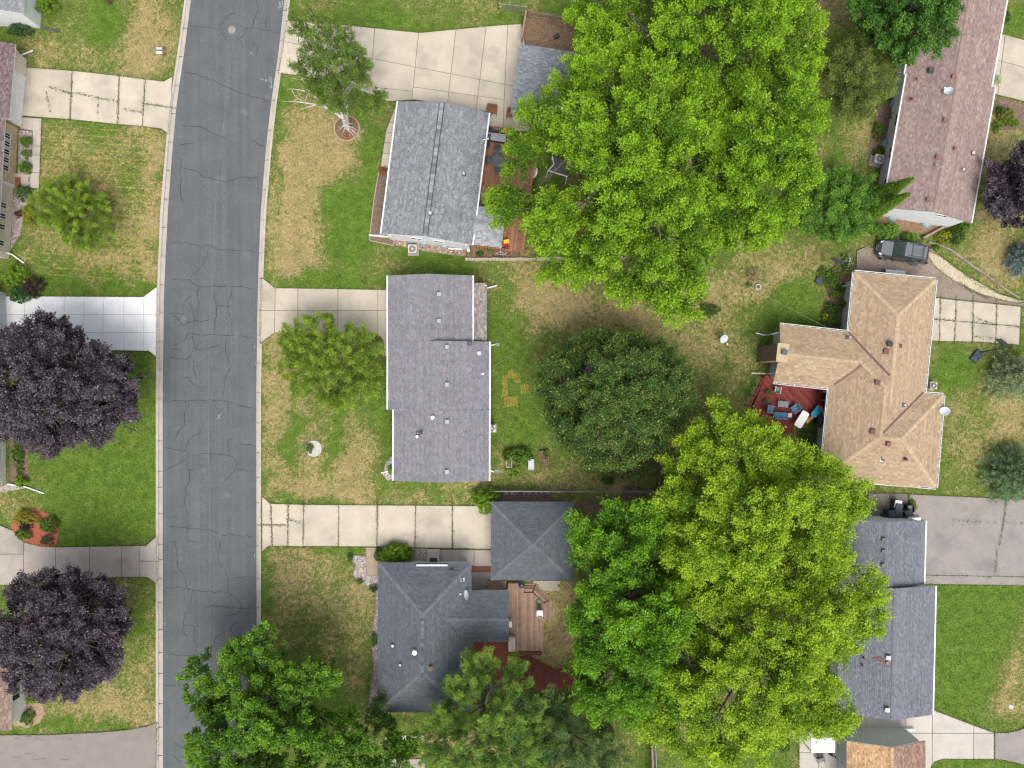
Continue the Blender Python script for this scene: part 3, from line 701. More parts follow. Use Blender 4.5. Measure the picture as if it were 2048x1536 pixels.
def gutter(parent, a, b_, out, closed=True, w=0.13, mat=None):
    """a trough hung outside the eave from a to b_, out = outward unit vector"""
    a, b_, out = Vector(a), Vector(b_), Vector(out)
    mb = MB(); dz = Vector((0, 0, -0.05))
    if closed:
        mb.beam(a + out * (w / 2 + .02) + dz, b_ + out * (w / 2 + .02) + dz, w, 0.1)
        mb.build('gutter', mat or m_gutter, parent)
    else:
        mb.beam(a + out * .035 + dz, b_ + out * .035 + dz, .03, .1)
        mb.beam(a + out * (w + .02) + dz, b_ + out * (w + .02) + dz, .045, .1)
        mb.beam(a + out * (w / 2 + .02) + dz * 2, b_ + out * (w / 2 + .02) + dz * 2, w, .02)
        d = (b_ - a); L = d.length; d.normalize()
        for s_ in np.arange(0.3, L, 0.8): mb.beam(a + d * s_ + out * .03 + dz * .3, a + d * s_ + out * (w + .03) + dz * .3, .05, .015)
        g_ = mb.build('gutter', mat or m_gutter, parent)
        mb = MB(); mb.beam(a + out * (w / 2 + .02) + dz * 1.6, b_ + out * (w / 2 + .02) + dz * 1.6, w - .03, .015)
        mb.build('trough_shade', m_joint, g_)  # dark strip paints the shade inside the open trough
def house(name, label, bl, ze, pitch, cols, wall, fascia=None, over=0.5, gover=0.12, stain=0.0, sscale=0.35, stretch=None, seed=1, gut=(), caps=True, capcol=None, cat='house', e=0.14, base=None, stcol=(0.03, 0.03, 0.03), gclosed=True, slo=.5, shi=.75, skip=()):
    """bl = [(corners, ends, dz, pitch or None)]; gut = [(block, side)] with side '+', '-', '0', '1'"""
    blocks = [Block(c, en, ze + dz, pt or pitch) for c, en, dz, pt in bl]
    t = thing(name, label, cat, blocks[0].O, world=True)
    rs = np.random.RandomState(seed)
    wb = MB()
    for b_ in blocks:
        L1 = -b_.L / 2 + (gover if b_.ends[0] == 'g' else over); L2 = b_.L / 2 - (gover if b_.ends[1] == 'g' else over)
        W = b_.W / 2 - over; zt = b_.ze - 0.06
        a = len(wb.v)
        prof = [(-W, -0.2), (W, -0.2), (W, zt), (-W, zt)]
        wb.add([b_.w(L1, t_, z) for t_, z in prof] + [b_.w(L2, t_, z) for t_, z in prof], [(3, 2, 1, 0), (4, 5, 6, 7), (0, 1, 5, 4), (1, 2, 6, 5), (2, 3, 7, 6), (3, 0, 4, 7)])
        for k_, en in enumerate(b_.ends):
            if en == 'g':
                x0, x1 = (L1, L1 + .2) if k_ == 0 else (L2 - .2, L2)
                ap = b_.ze + b_.h - 0.16; zb = zt + over * b_.p - 0.12
                prof = [(-W, zt), (W, zt), (W, zb), (0, ap), (-W, zb)]
                wb.add([b_.w(x0, t_, z) for t_, z in prof] + [b_.w(x1, t_, z) for t_, z in prof],
                       [(4, 3, 2, 1, 0), (5, 6, 7, 8, 9), (0, 1, 6, 5), (1, 2, 7, 6), (2, 3, 8, 7), (3, 4, 9, 8), (4, 0, 5, 9)])
    wb.build('wall', wall, t)
    allf, rid, sl = [], [], MB()
    for bi_, b_ in enumerate(blocks):
        F, r_ = b_.faces(); allf += F; rid += [q for k_, q in enumerate(r_) if (bi_, k_) not in skip]
        for f in F:
            k_ = len(f)
            if nrm(f).z < 0: f = f[::-1]
            dn = Vector((0, 0, -0.13))
            sl.add([p + dn for p in f] + list(f), [tuple(range(k_))[::-1], tuple(range(k_, 2 * k_))] + [(i, (i + 1) % k_, k_ + (i + 1) % k_, k_ + i) for i in range(k_)])
    roof = sl.build('roof', fascia or m_white, t)
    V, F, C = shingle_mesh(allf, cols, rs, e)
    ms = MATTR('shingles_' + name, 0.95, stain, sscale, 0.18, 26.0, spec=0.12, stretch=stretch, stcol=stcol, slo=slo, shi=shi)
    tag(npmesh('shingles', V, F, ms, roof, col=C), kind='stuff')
    if caps:
        Vs, Cs = [], []
        cc = np.array(capcol if capcol is not None else np.average([c[:3] for c in cols], axis=0, weights=[c[3] for c in cols]) * 1.08)
        for a, b_ in rid:
            d = b_ - a; L = d.length; d.normalize(); sd = d.cross(Vector((0, 0, 1))).normalized()
            m_ = (a + b_) / 2
            zl = [min(0, roofz(blocks, (m_ + sd * .16 * q).x, (m_ + sd * .16 * q).y) - m_.z) for q in (1, -1)]
            s_ = 0.0
            while s_ < L - .05:
                s2 = min(L, s_ + 0.2); h0, h1 = .05 + .006 * rs.rand(), .028
                p0, p1 = a + d * s_, a + d * s2
                up = Vector((0, 0, 1))
                c_ = cc * (0.88 + 0.24 * rs.rand())
                for q, zz in ((1, zl[0]), (-1, zl[1])):
                    e0, e1 = p0 + sd * .16 * q + up * (zz + h0), p1 + sd * .16 * q + up * (zz + h1)
                    quad = [p0 + up * h0, e0, e1, p1 + up * h1]
                    if q < 0: quad = quad[::-1]
                    Vs += quad; Cs.append(c_)
                s_ += 0.19
        if Vs: tag(npmesh('ridge_cap', Vs, np.arange(len(Vs)).reshape(-1, 4), ms, roof, col=np.array(Cs)), kind='stuff')
    for g_ in gut:
        b_ = blocks[g_[0]]; L, W = b_.L / 2, b_.W / 2
        f0, f1 = (g_[2], g_[3]) if len(g_) > 2 else (0, 1)
        if g_[1] in '+-':
            sg = 1 if g_[1] == '+' else -1
            gutter(roof, b_.w(-L + 2 * L * f0, sg * W, b_.ze), b_.w(-L + 2 * L * f1, sg * W, b_.ze), b_.v * sg, gclosed)
        else:
            sg = -1 if g_[1] == '0' else 1
            gutter(roof, b_.w(sg * L, -W + 2 * W * f0, b_.ze), b_.w(sg * L, -W + 2 * W * f1, b_.ze), b_.u * sg, gclosed)
    return t, blocks, roof
def box_vent(hs, px, py, mat, s_=0.36, h=0.2, cap=None):
    t, bl, roof = hs
    p = on_roof(bl, px, py); nn = slope_at(bl, p)
    rz = math.atan2(bl[0].u.y, bl[0].u.x)
    mb = MB(); M_ = Vector((0, 0, 1)).rotation_difference(nn).to_matrix() @ Matrix.Rotation(rz, 3, 'Z')
    mb.box(p + nn * .035, (s_ * 1.35, s_ * 1.35, .02), m=M_)
    mb.box(p + nn * (h / 2 + .04), (s_ * .8, s_ * .8, h), m=M_)
    v = mb.build('roof_vent', mat, t)
    MB().box(p + nn * (h + .05), (s_, s_, .04), m=M_).build('vent_cap', cap or mat, v)
def pipe_vent(hs, px, py, mat=None, r=0.06, h=0.35, flash=None):
    t, bl, roof = hs
    p = on_roof(bl, px, py); nn = slope_at(bl, p)
    M_ = Vector((0, 0, 1)).rotation_difference(nn).to_matrix()
    fl = MB().box(p + nn * .03, (.34, .34, .02), m=M_).build('vent_flashing', flash or m_dgrey, t)
    mb = MB(); mb.tube([p, p + Vector((0, 0, h))], r, 10); mb.tube([p + Vector((0, 0, h - .02)), p + Vector((0, 0, h + .02))], r * 1.35, 10)
    mb.build('vent_pipe', mat or m_white, fl)
def ridge_vent(hs, bi, s0, s1, mat, w=0.34, step=0.32, vc=(0.2, 0.217, 0.235)):
    t, bl, roof = hs; b_ = bl[bi]
    v = None
    mb = MB(); L = b_.L
    mb.beam(b_.w(-L / 2 + L * s0, 0, b_.ze + b_.h + .03), b_.w(-L / 2 + L * s1, 0, b_.ze + b_.h + .03), w + .13, .06)
    v = mb.build('ridge_vent', m_black, t)
    rs = np.random.RandomState(4); mb = MB(); V, C = [], []
    x = s0 * L
    while x < s1 * L - .05:
        x2 = min(x + step, s1 * L)
        for sg in (1, -1):
            q = [b_.w(-L / 2 + x + .01, 0, b_.ze + b_.h + .115), b_.w(-L / 2 + x + .01, sg * w * .5, b_.ze + b_.h + .09), b_.w(-L / 2 + x2, sg * w * .5, b_.ze + b_.h + .075), b_.w(-L / 2 + x2, 0, b_.ze + b_.h + .1)]
            V += q if sg < 0 else q[::-1]; C.append(np.array(vc) * (0.6 + 0.7 * rs.rand()) if sg > 0 else C[-1] * 0 + C[-1])
        x = x2
    tag(npmesh('vent_shingle', V, np.arange(len(V)).reshape(-1, 4), mat, v, col=np.array(C)), kind='stuff')
def downspout(t, pts, mat=m_white, w=0.1, h=0.075, name='downspout'):
    mb = MB()
    for a, b_ in zip(pts[:-1], pts[1:]): mb.beam(a, b_, w, h)
    return mb.build(name, mat, t)
def wallpt(b_, side, f, z, over=0.5, gover=0.12):
    """point on the outside of a wall: side '+','-' along the block, '0','1' its ends; f 0..1"""
    L1 = -b_.L / 2 + (gover if b_.ends[0] == 'g' else over); L2 = b_.L / 2 - (gover if b_.ends[1] == 'g' else over); W = b_.W / 2 - over
    if side == '+': return b_.w(L1 + (L2 - L1) * f, W, z), -b_.u
    if side == '-': return b_.w(L1 + (L2 - L1) * f, -W, z), b_.u
    if side == '0': return b_.w(L1, -W + 2 * W * f, z), -b_.v
    return b_.w(L2, -W + 2 * W * f, z), b_.v
def wall_window(hs, bi, side, f, z, w, h, over=.5, gover=.12, **k_):
    c, u = wallpt(hs[1][bi], side, f, z, over, gover)
    return window(hs[0], c, u, w, h, **k_)

m_wall_w = M('white_siding', (0.66, 0.68, 0.70), (0.58, 0.60, 0.62), 1.2, rough=0.6)
m_wall_g = M('grey_siding', (0.54, 0.575, 0.6), (0.48, 0.51, 0.53), 1.2, rough=0.7)
m_wall_l = M('pale_siding', (0.68, 0.69, 0.65), (0.62, 0.63, 0.6), 1.2, rough=0.7)
m_wall_t = M('tan_siding', (0.66, 0.585, 0.48), (0.6, 0.53, 0.43), 1.2, rough=0.7)
m_wall_s = M('stone_veneer', (0.58, 0.46, 0.31), (0.42, 0.32, 0.21), 4.5, rough=0.9, fine=0.3, fscale=16)
g = lambda v, w=1: (v[0], v[1], v[2], w)
# --- two-storey-look ranch with the deck (top centre)
c_h1 = [(.185,.2,.215,5),(.15,.162,.177,3),(.22,.235,.252,2),(.26,.275,.29,.6)]
H1 = house('ranch_house', 'grey shingled gable house with ridge vent beside red deck', [([(797,202),(763,466),(944,491),(977,226)], 'gg', 0, None)], 2.75, 0.30, c_h1, m_wall_w, seed=2, stain=.45, sscale=0.5, stretch=(.28, 1.5, R(8)), gut=[(0, '+'), (0, '-')], stcol=(.075, .08, .088), caps=False, gover=0.06, over=0.35, slo=.45, shi=.8)
ridge_vent(H1, 0, .015, .985, MATS['shingles_ranch_house'])
for f, w in ((.36, .95), (.63, .95)): wall_window(H1, 0, '1', f, 2.1, w, .7, over=.35, gover=.06)
for f in (.2, .45, .75): wall_window(H1, 0, '+', f, 1.7, 1.1, 1.0, over=.35); wall_window(H1, 0, '-', f, 1.6, 1.1, 1.0, over=.35)
pipe_vent(H1, 928, 349, m_lgrey, .07, .4); pipe_vent(H1, 861, 427, m_white, .09, .3)
c0, _ = wallpt(H1[1][0], '1', .05, 2.5, .35, .06)
g0 = P(738, 470, .12); g1 = P(789, 475, .2)
downspout(H1[0], [c0 + Vector((0, -.07, 0)), Vector((c0.x, c0.y - .07, .2)), P(786, 474, .16), g0])
downspout(H1[0], [wallpt(H1[1][0], '1', .97, 2.4, .35, .06)[0] + Vector((0, -.06, 0)), P(926, 498.5, .25), P(897, 497, .12)])
# porch roof on its south-east corner
c_h1p = [(.25,.265,.285,5),(.2,.212,.23,3),(.31,.325,.345,2)]
PORCH = house('porch', 'small grey hipped porch roof over the deck corner', [([(951,412),(1011,419),(1003,495),(944,489)], 'gh', 0, .28)], 2.5, .28, c_h1p, m_brownwood, seed=3, cat='porch', over=.25, caps=True)
PORCH[0].children[0].name = 'post_wall'
# --- garage below the big maple
c_g1 = [(.205,.22,.25,5),(.16,.172,.195,3),(.25,.27,.30,2)]
G1 = house('garage', 'grey shingled garage half under the big maple', [([(1022,228),(1170,248),(1187,110),(1039,88)], 'gg', 0, None)], 2.5, .3, c_g1, m_wall_w, seed=5, cat='garage', over=.3, fascia=m_dgrey)
MB().box(wallpt(G1[1][0], '0', .5, 1.05, .3)[0] + Vector((-.03, 0, 0)), (.06, 4.6, 2.1), rz=math.atan2(G1[1][0].u.y, G1[1][0].u.x)).build('garage_door', m_lgrey, G1[0])
# --- centre house with the white gutters
c_h2 = [(.185,.182,.203,6),(.165,.163,.183,4),(.208,.203,.225,2),(.23,.195,.19,.5),(.165,.18,.21,1.4)]
H2 = house('rambler_house', 'long mauve-grey gable house with white gutters in the centre',
           [([(776.5,683),(776.5,819),(978,819),(978,683)], 'gg', 0, None), ([(788,819.5),(788,962),(977,961),(978,819.5)], 'gg', 0, None), ([(776.5,550),(776.5,682.6),(944.5,682.6),(944.5,552)], 'gg', 0, None)],
           2.7, .27, c_h2, m_wall_w, seed=8, stain=.5, sscale=.5, stretch=(.28, 1.5, 0), stcol=(.075,.075,.085), gut=[(0, '+'), (0, '-'), (1, '+'), (1, '-'), (2, '+'), (2, '-')], over=.45, slo=.5, shi=.85)
LT = house('lean_to', 'narrow brown shingled lean-to roof along the centre house', [([(943,566),(943,681),(973,681),(973,566)], 'gg', 0, None)], 2.35, .12, [(.24,.2,.185,4),(.17,.145,.14,3),(.31,.275,.25,2),(.21,.22,.24,1.5)], m_wall_w, seed=9, cat='lean-to', caps=False, over=.12)
for x, y in ((877,589),(877,642),(893,694),(893,769),(893,843),(893,943)): box_vent(H2, x, y, M('vent_grey', (.14,.16,.17), (.12,.14,.15), 5, rough=.5), .34, .18, M('vent_top', (.34,.37,.385), (.3,.33,.345), 5, rough=.5))
box_vent(H2, 939, 687, m_dgrey, .3, .12); pipe_vent(H2, 958, 706, m_lgrey, .11, .2, m_lgrey)
pipe_vent(H2, 866, 835, m_white, .13, .25); pipe_vent(H2, 835, 873, m_white, .1, .25); pipe_vent(H2, 842, 864, m_black, .09, .2); pipe_vent(H2, 836, 866, m_lgrey, .04, .2)
for f in (.2, .6): wall_window(H2, 0, '+', f, 1.6, 1.2, 1.0, over=.45); wall_window(H2, 1, '+', f, 1.6, 1.2, 1.0, over=.45)
wall_window(H2, 1, '-', .5, 1.6, 1.8, 1.2, over=.45); wall_window(H2, 2, '1', .5, 2.0, .8, .6, over=.45)
for a, b_, end in (((972,571),(994,571),None),((978,689),(990,689),(995,689)),((976,944),(988,944),(994,942))):
    downspout(H2[0], [P(a[0], a[1], 2.6), P(a[0] + 1, a[1], 2.1), Vector((*P(a[0], a[1], 2.1).xy, .3)), P(b_[0] + (a[0] - 1024) * 0 , b_[1], .12)])
    if end: MB().box(P(end[0], end[1], .04), (.4, .3, .08)).build('splash_block', M('splash_block', (.16,.24,.25), (.2,.28,.29), 4), H2[0])
downspout(H2[0], [P(788, 944, 2.6), Vector((*P(787, 945, 2.6).xy, .25)), P(762, 946, .1)])
# --- hip house and its garage
c_h3 = [(.092,.105,.122,6),(.082,.094,.11,3),(.104,.118,.136,2)]
m_fas_d = M('dark_fascia', (.10,.11,.125), (.13,.14,.155), 3)
H3 = house('hip_house', 'slate grey hip-roofed house with ridge vent and dish', [([(757,1126),(755,1424),(941,1424),(943,1126)], 'hh', 0, None), ([(880,1283),(1018,1283),(1018,1183),(880,1183)], 'gg', -.015, None)], 2.7, .36, c_h3, m_wall_w, fascia=m_fas_d, seed=11, stain=.2, sscale=.25, over=.5, capcol=(.118,.132,.15))
ridge_vent(H3, 0, .345, .735, MATS['shingles_hip_house'], .26, vc=(.1,.113,.13))
downspout(H3[0], [on_roof(H3[1], 833, 1130) + Vector((0, 0, .08)), on_roof(H3[1], 895, 1130) + Vector((0, 0, .08))], name='rain_diverter', w=.13)
box_vent(H3, 904, 1145, m_dgrey, .38, .22); pipe_vent(H3, 925, 1159, m_black, .08, .3, m_lgrey)
pipe_vent(H3, 786, 1290, m_lgrey, .09, .25); pipe_vent(H3, 801, 1328, m_lgrey, .07, .25); box_vent(H3, 860, 1335, M('brown_vent', (.19,.155,.13), (.15,.12,.1), 4), .36, .25)
pipe_vent(H3, 830, 1303, m_white, .16, .35, m_white)
for f in (.25, .6): wall_window(H3, 0, '+', f, 1.6, 1.1, 1.0); wall_window(H3, 0, '0', f, 1.6, 1.1, 1.0)
G3 = house('hip_garage', 'slate grey pyramid-roofed garage below the wire fence', [([(983,1004),(982,1160),(1147,1160),(1148,1005)], 'hh', 0, None)], 2.6, .38, c_h3, m_wall_w, fascia=m_fas_d, seed=12, stain=.2, sscale=.25, over=.35, cat='garage', capcol=(.118,.132,.15))
# --- tan hip house
c_h4 = [(.34,.255,.17,6),(.295,.22,.147,3),(.375,.285,.195,2),(.315,.22,.15,1.2)]
H4 = house('tan_house', 'tan shingled L-shaped hip house with chimney and red deck',
           [([(1709,543),(1684,800),(1847,812),(1871,560)], 'hg', 0, None),
            ([(1547,764),(1700,781),(1717,667),(1559,649)], 'gg', 0.0, None),
            ([(1668,668),(1642,958),(1830,974),(1858,690)], 'hh', .03, None),
            ([(1740,964),(1870,975),(1889,790),(1758,780)], 'gh', .01, None)],
           2.7, .33, c_h4, m_wall_g, seed=14, skip=((2, 2), (2, 4)), fascia=M('tan_fascia', (.3,.23,.16), (.26,.2,.14), 3), stain=.2, sscale=.3, over=.5, gover=.5, stcol=(.11,.075,.055), gclosed=False, capcol=(.40,.31,.21),
           gut=[(0, '-'), (0, '0'), (0, '+'), (1, '+', 0, .85), (1, '-', 0, .72), (2, '-', .36, 1), (3, '1'), (3, '-', 0, 1), (3, '+', .74, 1)])
m_valley = M('valley_metal', (.13,.075,.065), (.16,.095,.08), 4, rough=.5)
for a, b_ in (((1697,665),(1779,751)),((1668,770),(1727,729)),((1846,785),(1765,867))):
    q = [on_roof(H4[1], a[0] + (b_[0] - a[0]) * i / 8, a[1] + (b_[1] - a[1]) * i / 8) + Vector((0, 0, .03)) for i in range(9)]
    mb = MB()
    for p0, p1 in zip(q[:-1], q[1:]): mb.beam(p0, p1, .16, .05)
    mb.build('valley_flashing', m_valley, H4[2])
m_redvent = M('red_vent', (.2,.1,.08), (.16,.08,.065), 5)
for x, y in ((1772,703),(1755,765),(1745,863),(1775,887)): box_vent(H4, x, y, m_redvent, .36, .16)
pipe_vent(H4, 1777, 688, m_black, .19, .3); pipe_vent(H4, 1801, 692, m_grey, .05, .35, m_redvent); pipe_vent(H4, 1763, 919, m_black, .07, .35, m_lgrey); pipe_vent(H4, 1809, 918, m_black, .08, .4, m_redvent); pipe_vent(H4, 1694, 675, m_lgrey, .05, .7)
pipe_vent(H4, 1807, 810, m_white, .05, .25)
for f in (.2, .55, .8): wall_window(H4, 2, '-', f, 1.6, 1.1, 1.1, gover=.5)
wall_window(H4, 2, '-', .45, 1.15, 1.5, 1.95, gover=.5)
downspout(H4[0], [P(1559, 664, 2.5), P(1545, 668, 2.0), Vector((*P(1545, 668, 2.0).xy, .25)), P(1512, 666, .1)]); downspout(H4[0], [P(1549, 748, 2.5), P(1540, 747, 1.8), Vector((*P(1540, 747, 1.8).xy, .6)), P(1503, 746, .1)])
downspout(H4[0], [P(1706, 566, 2.6), P(1702, 568, 2.0), Vector((*P(1701, 568, 2.0).xy, .25)), P(1681, 564, .12)])
# brick chimney on the west gable
cw = (P(1555, 690, 5.0) + P(1575, 721, 5.0)) / 2
ch = MB(); rz4 = math.atan2(H4[1][1].u.y, H4[1][1].u.x)
ch.box((cw.x, cw.y, 2.4), (.8, 1.42, 5.0), rz=rz4)
chim = ch.build('chimney', M('chimney_core', (.1,.075,.06), (.14,.11,.09), 5), H4[0])
m_brick = M('brown_brick', (.17,.115,.085), (.24,.175,.14), 3.5, fine=.25, fscale=16)
mb = MB(); Mz = Matrix.Rotation(rz4, 3, 'Z')
for r_ in range(62):
    for s_ in range(7):
        y_ = -.71 + (s_ + (.5 if r_ % 2 else 0.0)) * .216
        for off, d in ((Vector((-.41, y_ + .1, 0)), (.03, .2, .066)),):
            if abs(off.y) < .68: mb.box(Vector((cw.x, cw.y, r_ * .079 + .04)) + Mz @ off, d, rz=rz4)
    for s_ in range(4):
        x_ = -.4 + (s_ + (.5 if r_ % 2 else 0.0)) * .216 + .1
        if x_ < .36:
            for sg in (-1, 1): mb.box(Vector((cw.x, cw.y, r_ * .079 + .04)) + Mz @ Vector((x_, sg * .72, 0)), (.2, .03, .066), rz=rz4)
tag(mb.build('brick', m_brick, chim), kind='stuff')
MB().box((cw.x, cw.y, 4.97), (.95, 1.58, .1), rz=rz4).build('chimney_crown', M('crown_mortar', (.45,.36,.22), (.38,.31,.2), 3), chim)
mb = MB(); mb.box((cw.x + .08, cw.y + .03, 5.15), (.34, .34, .26), rz=rz4); mb.box((cw.x + .08, cw.y + .03, 5.3), (.46, .44, .04), rz=rz4)
mb.build('flue_cap', m_dgrey, chim)
# --- blue-grey house and garage at the right
c_h5 = [(.148,.157,.185,5),(.126,.134,.158,3),(.17,.18,.208,2)]
H5 = house('blue_grey_house', 'blue-grey shingled gable house with rust streak beside lush lawn', [([(1680,1171),(1675,1428),(1864,1427),(1871,1168)], 'gg', 0, None)], 2.7, .3, c_h5, m_wall_w, seed=16, stain=.15, gut=[(0, '+')], over=.45, gover=.2)
G5 = house('attached_garage', 'blue-grey shingled garage beside the worn asphalt driveway', [([(1670,1038),(1667,1166),(1847,1167),(1851,1040)], 'gg', 0, None)], 2.45, .3, c_h5, m_wall_w, seed=17, stain=.2, gut=[(0, '+')], over=.3, gover=.1, cat='garage')
for x, y in ((1767,1079),(1767,1102),(1766,1130)): box_vent(G5, x, y, m_dgrey, .3, .16)
for x, y in ((1776,1314),(1774,1418)): box_vent(H5, x, y, m_dgrey, .36, .2, m_lgrey)
pipe_vent(H5, 1726, 1315, m_black, .06, .3, m_black); pipe_vent(H5, 1723, 1330, m_black, .06, .3, m_black)
pr = on_roof(H5[1], 1773, 1325)
MB().box(pr + Vector((0, 0, .1)), (.2, .25, .16), rz=.3).build('flue_stub', M('rust_brick', (.3,.13,.1), (.36,.2,.17), 6), H5[0])
rp = [on_roof(H5[1], x, y) + slope_at(H5[1], pr) * .045 for x, y in ((1771,1322),(1771,1328),(1762,1324),(1746,1319),(1742,1316),(1752,1315),(1762,1313))]
MB().add(rp, [tuple(range(7))]).build('rust_streak', M('rust_stain', (.16,.075,.045), (.13,.1,.095), 6, lo=.4, hi=.6, fine=.3, fscale=20), H5[2])
wall_window(H5, 0, '-', .55, 1.6, 1.2, 1.1, over=.45, gover=.2)
MB().box(wallpt(G5[1][0], '+', .5, 1.05, .3, .1)[0] + Vector((.03, 0, 0)), (.06, 4.6, 2.1)).build('garage_door', m_white, G5[0])
# --- corner of the next house south
H6 = house('two_tone_house', 'orange-tan and brown gable roof at the bottom right edge', [([(1694,1484),(1694,1680),(1850,1676),(1850,1480)], 'gg', 0, None)], 2.7, .33, [(.42,.27,.15,5),(.33,.2,.11,3),(.48,.34,.21,2)], M('pale_green_siding', (.42,.45,.42), (.37,.4,.38), 1.5), seed=18, over=.35, gover=.12, capcol=(.45,.33,.2))
b6 = H6[1][0]
V, F, C = shingle_mesh([b6.faces()[0][0]], [(.24,.155,.12,5),(.19,.12,.095,3),(.29,.2,.16,2)], np.random.RandomState(3), .15)
V = V + np.array(b6.v * .0) + np.array((0, 0, .03))
tag(npmesh('brown_shingles', V, F, MATS['shingles_two_tone_house'], H6[2], col=C), kind='stuff')
# --- mauve house top right
c_h7 = [(.255,.19,.175,6),(.215,.16,.15,3),(.295,.228,.21,2),(.23,.155,.145,1)]
H7 = house('mauve_house', 'long mauve shingled gable house with white gable end at top right', [([(1813,146),(1769,413),(1940,447),(1991,174)], 'gg', 0, None), ([(1876,-230),(1812,150),(1980,176),(2050,-200)], 'gg', 0, None)], 2.75, .3, c_h7, m_wall_w, fascia=M('mauve_fascia', (.26,.2,.185), (.23,.17,.16), 3), seed=19, stain=.25, sscale=.4, stcol=(.12,.085,.075), gut=[(0, '+'), (0, '-'), (1, '+'), (1, '-')], over=.45, gover=.08)
m_tanvent = M('tan_vent', (.24,.13,.11), (.2,.11,.095), 5)
for x, y in ((1907,154),(1890,241),(1875,315),(1856,400)): box_vent(H7, x, y, m_tanvent, .32, .18)
box_vent(H7, 1861, 142, m_dgrey, .38, .25)
pipe_vent(H7, 1832, 159, m_tanvent, .06, .25, m_tanvent); pipe_vent(H7, 1821, 200, m_tanvent, .09, .5, m_tanvent); pipe_vent(H7, 1907, 298, m_tanvent, .09, .4, m_tanvent); pipe_vent(H7, 1944, 307, m_lgrey, .1, .2, m_black); pipe_vent(H7, 1869, 331, m_grey, .07, .25, m_tanvent); pipe_vent(H7, 1924, 340, m_lgrey, .07, .25, m_tanvent)
wall_window(H7, 0, '1', .66, 3.0, .9, .4, over=.45, gover=.08)
for f in (.3, .55, .8): wall_window(H7, 0, '-', f, 1.6, 1.1, 1.0, over=.45)
# --- houses along the left edge
c_w = [(.15,.11,.115,5),(.115,.085,.09,3),(.19,.145,.148,2)]
W1 = house('corner_house', 'grey roof corner with white walls at the top left', [([(-160,-120),(-160,14),(44,32),(56,-120)], 'gg', 0, None)], 2.7, .3, [(.2,.21,.22,5),(.25,.26,.275,2)], m_wall_w, seed=20, over=.3, gover=.1)
W2 = house('stone_front_house', 'dark mauve roofed house with stone front and white garage door', [([(-160,70),(-170,222),(16,238),(32,90)], 'gg', 0, None), ([(-160,210),(-175,500),(-8,515),(11,240)], 'gg', 0, None)], 2.6, .3, c_w, m_wall_t, seed=21, over=.75, gover=.2)
b2 = W2[1]
c, u = wallpt(b2[0], '+', .62, 1.05, .75, .2)
MB().box(c + b2[0].v * .03, (4.4, .06, 2.1), m=Matrix((b2[0].u, b2[0].v, Vector((0, 0, 1)))).transposed()).build('garage_door', m_white, W2[0])
c, u = wallpt(b2[1], '+', .22, .75, .75, .2)
MB().box(c + b2[1].v * .05, (5.2, .1, 1.9), m=Matrix((b2[1].u, b2[1].v, Vector((0, 0, 1)))).transposed()).build('stone_veneer', m_wall_s, W2[0])
for f in (.1, .16, .22, .28, .34, .62, .7, .78, .9): wall_window(W2, 1, '+', f, 1.35, .5, .9, over=.67, gover=.2)
mb = MB(); c, u = wallpt(b2[1], '+', .42, 1.0, .75, .2); mb.box(c + b2[1].v * .04, (.95, .08, 2.0), m=Matrix((b2[1].u, b2[1].v, Vector((0, 0, 1)))).transposed()); mb.build('front_door', m_white, W2[0])
downspout(W2[0], [P(30, 97, 2.5), P(40, 111, .5), P(66, 101, .12)]); downspout(W2[0], [P(-2, 500, 2.0), P(12, 505, .6), P(24, 509, .2), P(48, 526, .1)])
W3 = house('grey_wall_house', 'pale grey walled house behind the large purple maple', [([(-200,575),(-200,975),(-20,975),(-20,575)], 'gg', 0, None)], 2.6, .3, c_w, m_wall_l, seed=22, over=.45)
MB().box(wallpt(W3[1][0], '+', .145, 1.05, .45)[0] + Vector((.04, 0, 0)), (.06, 4.7, 2.1)).build('garage_door', m_lgrey, W3[0])
wall_window(W3, 0, '+', .86, 1.3, 1.2, .9, over=.45); wall_window(W3, 0, '+', .55, 1.3, 1.2, .9, over=.45)
downspout(W3[0], [P(-10, 975, 2.4), P(14, 968, .3), P(52, 974, .1), P(88, 987, .08)])
W4 = house('brown_corner_house', 'brown roof corner below the lower purple maple', [([(-200,1330),(-200,1462),(22,1458),(22,1320)], 'gg', 0, None)], 2.6, .3, [(.24,.17,.14,5),(.19,.135,.115,3),(.29,.215,.185,2)], m_wall_l, seed=23, over=.4)
wall_window(W4, 0, '+', .55, 1.4, 1.1, 1.0, over=.4)
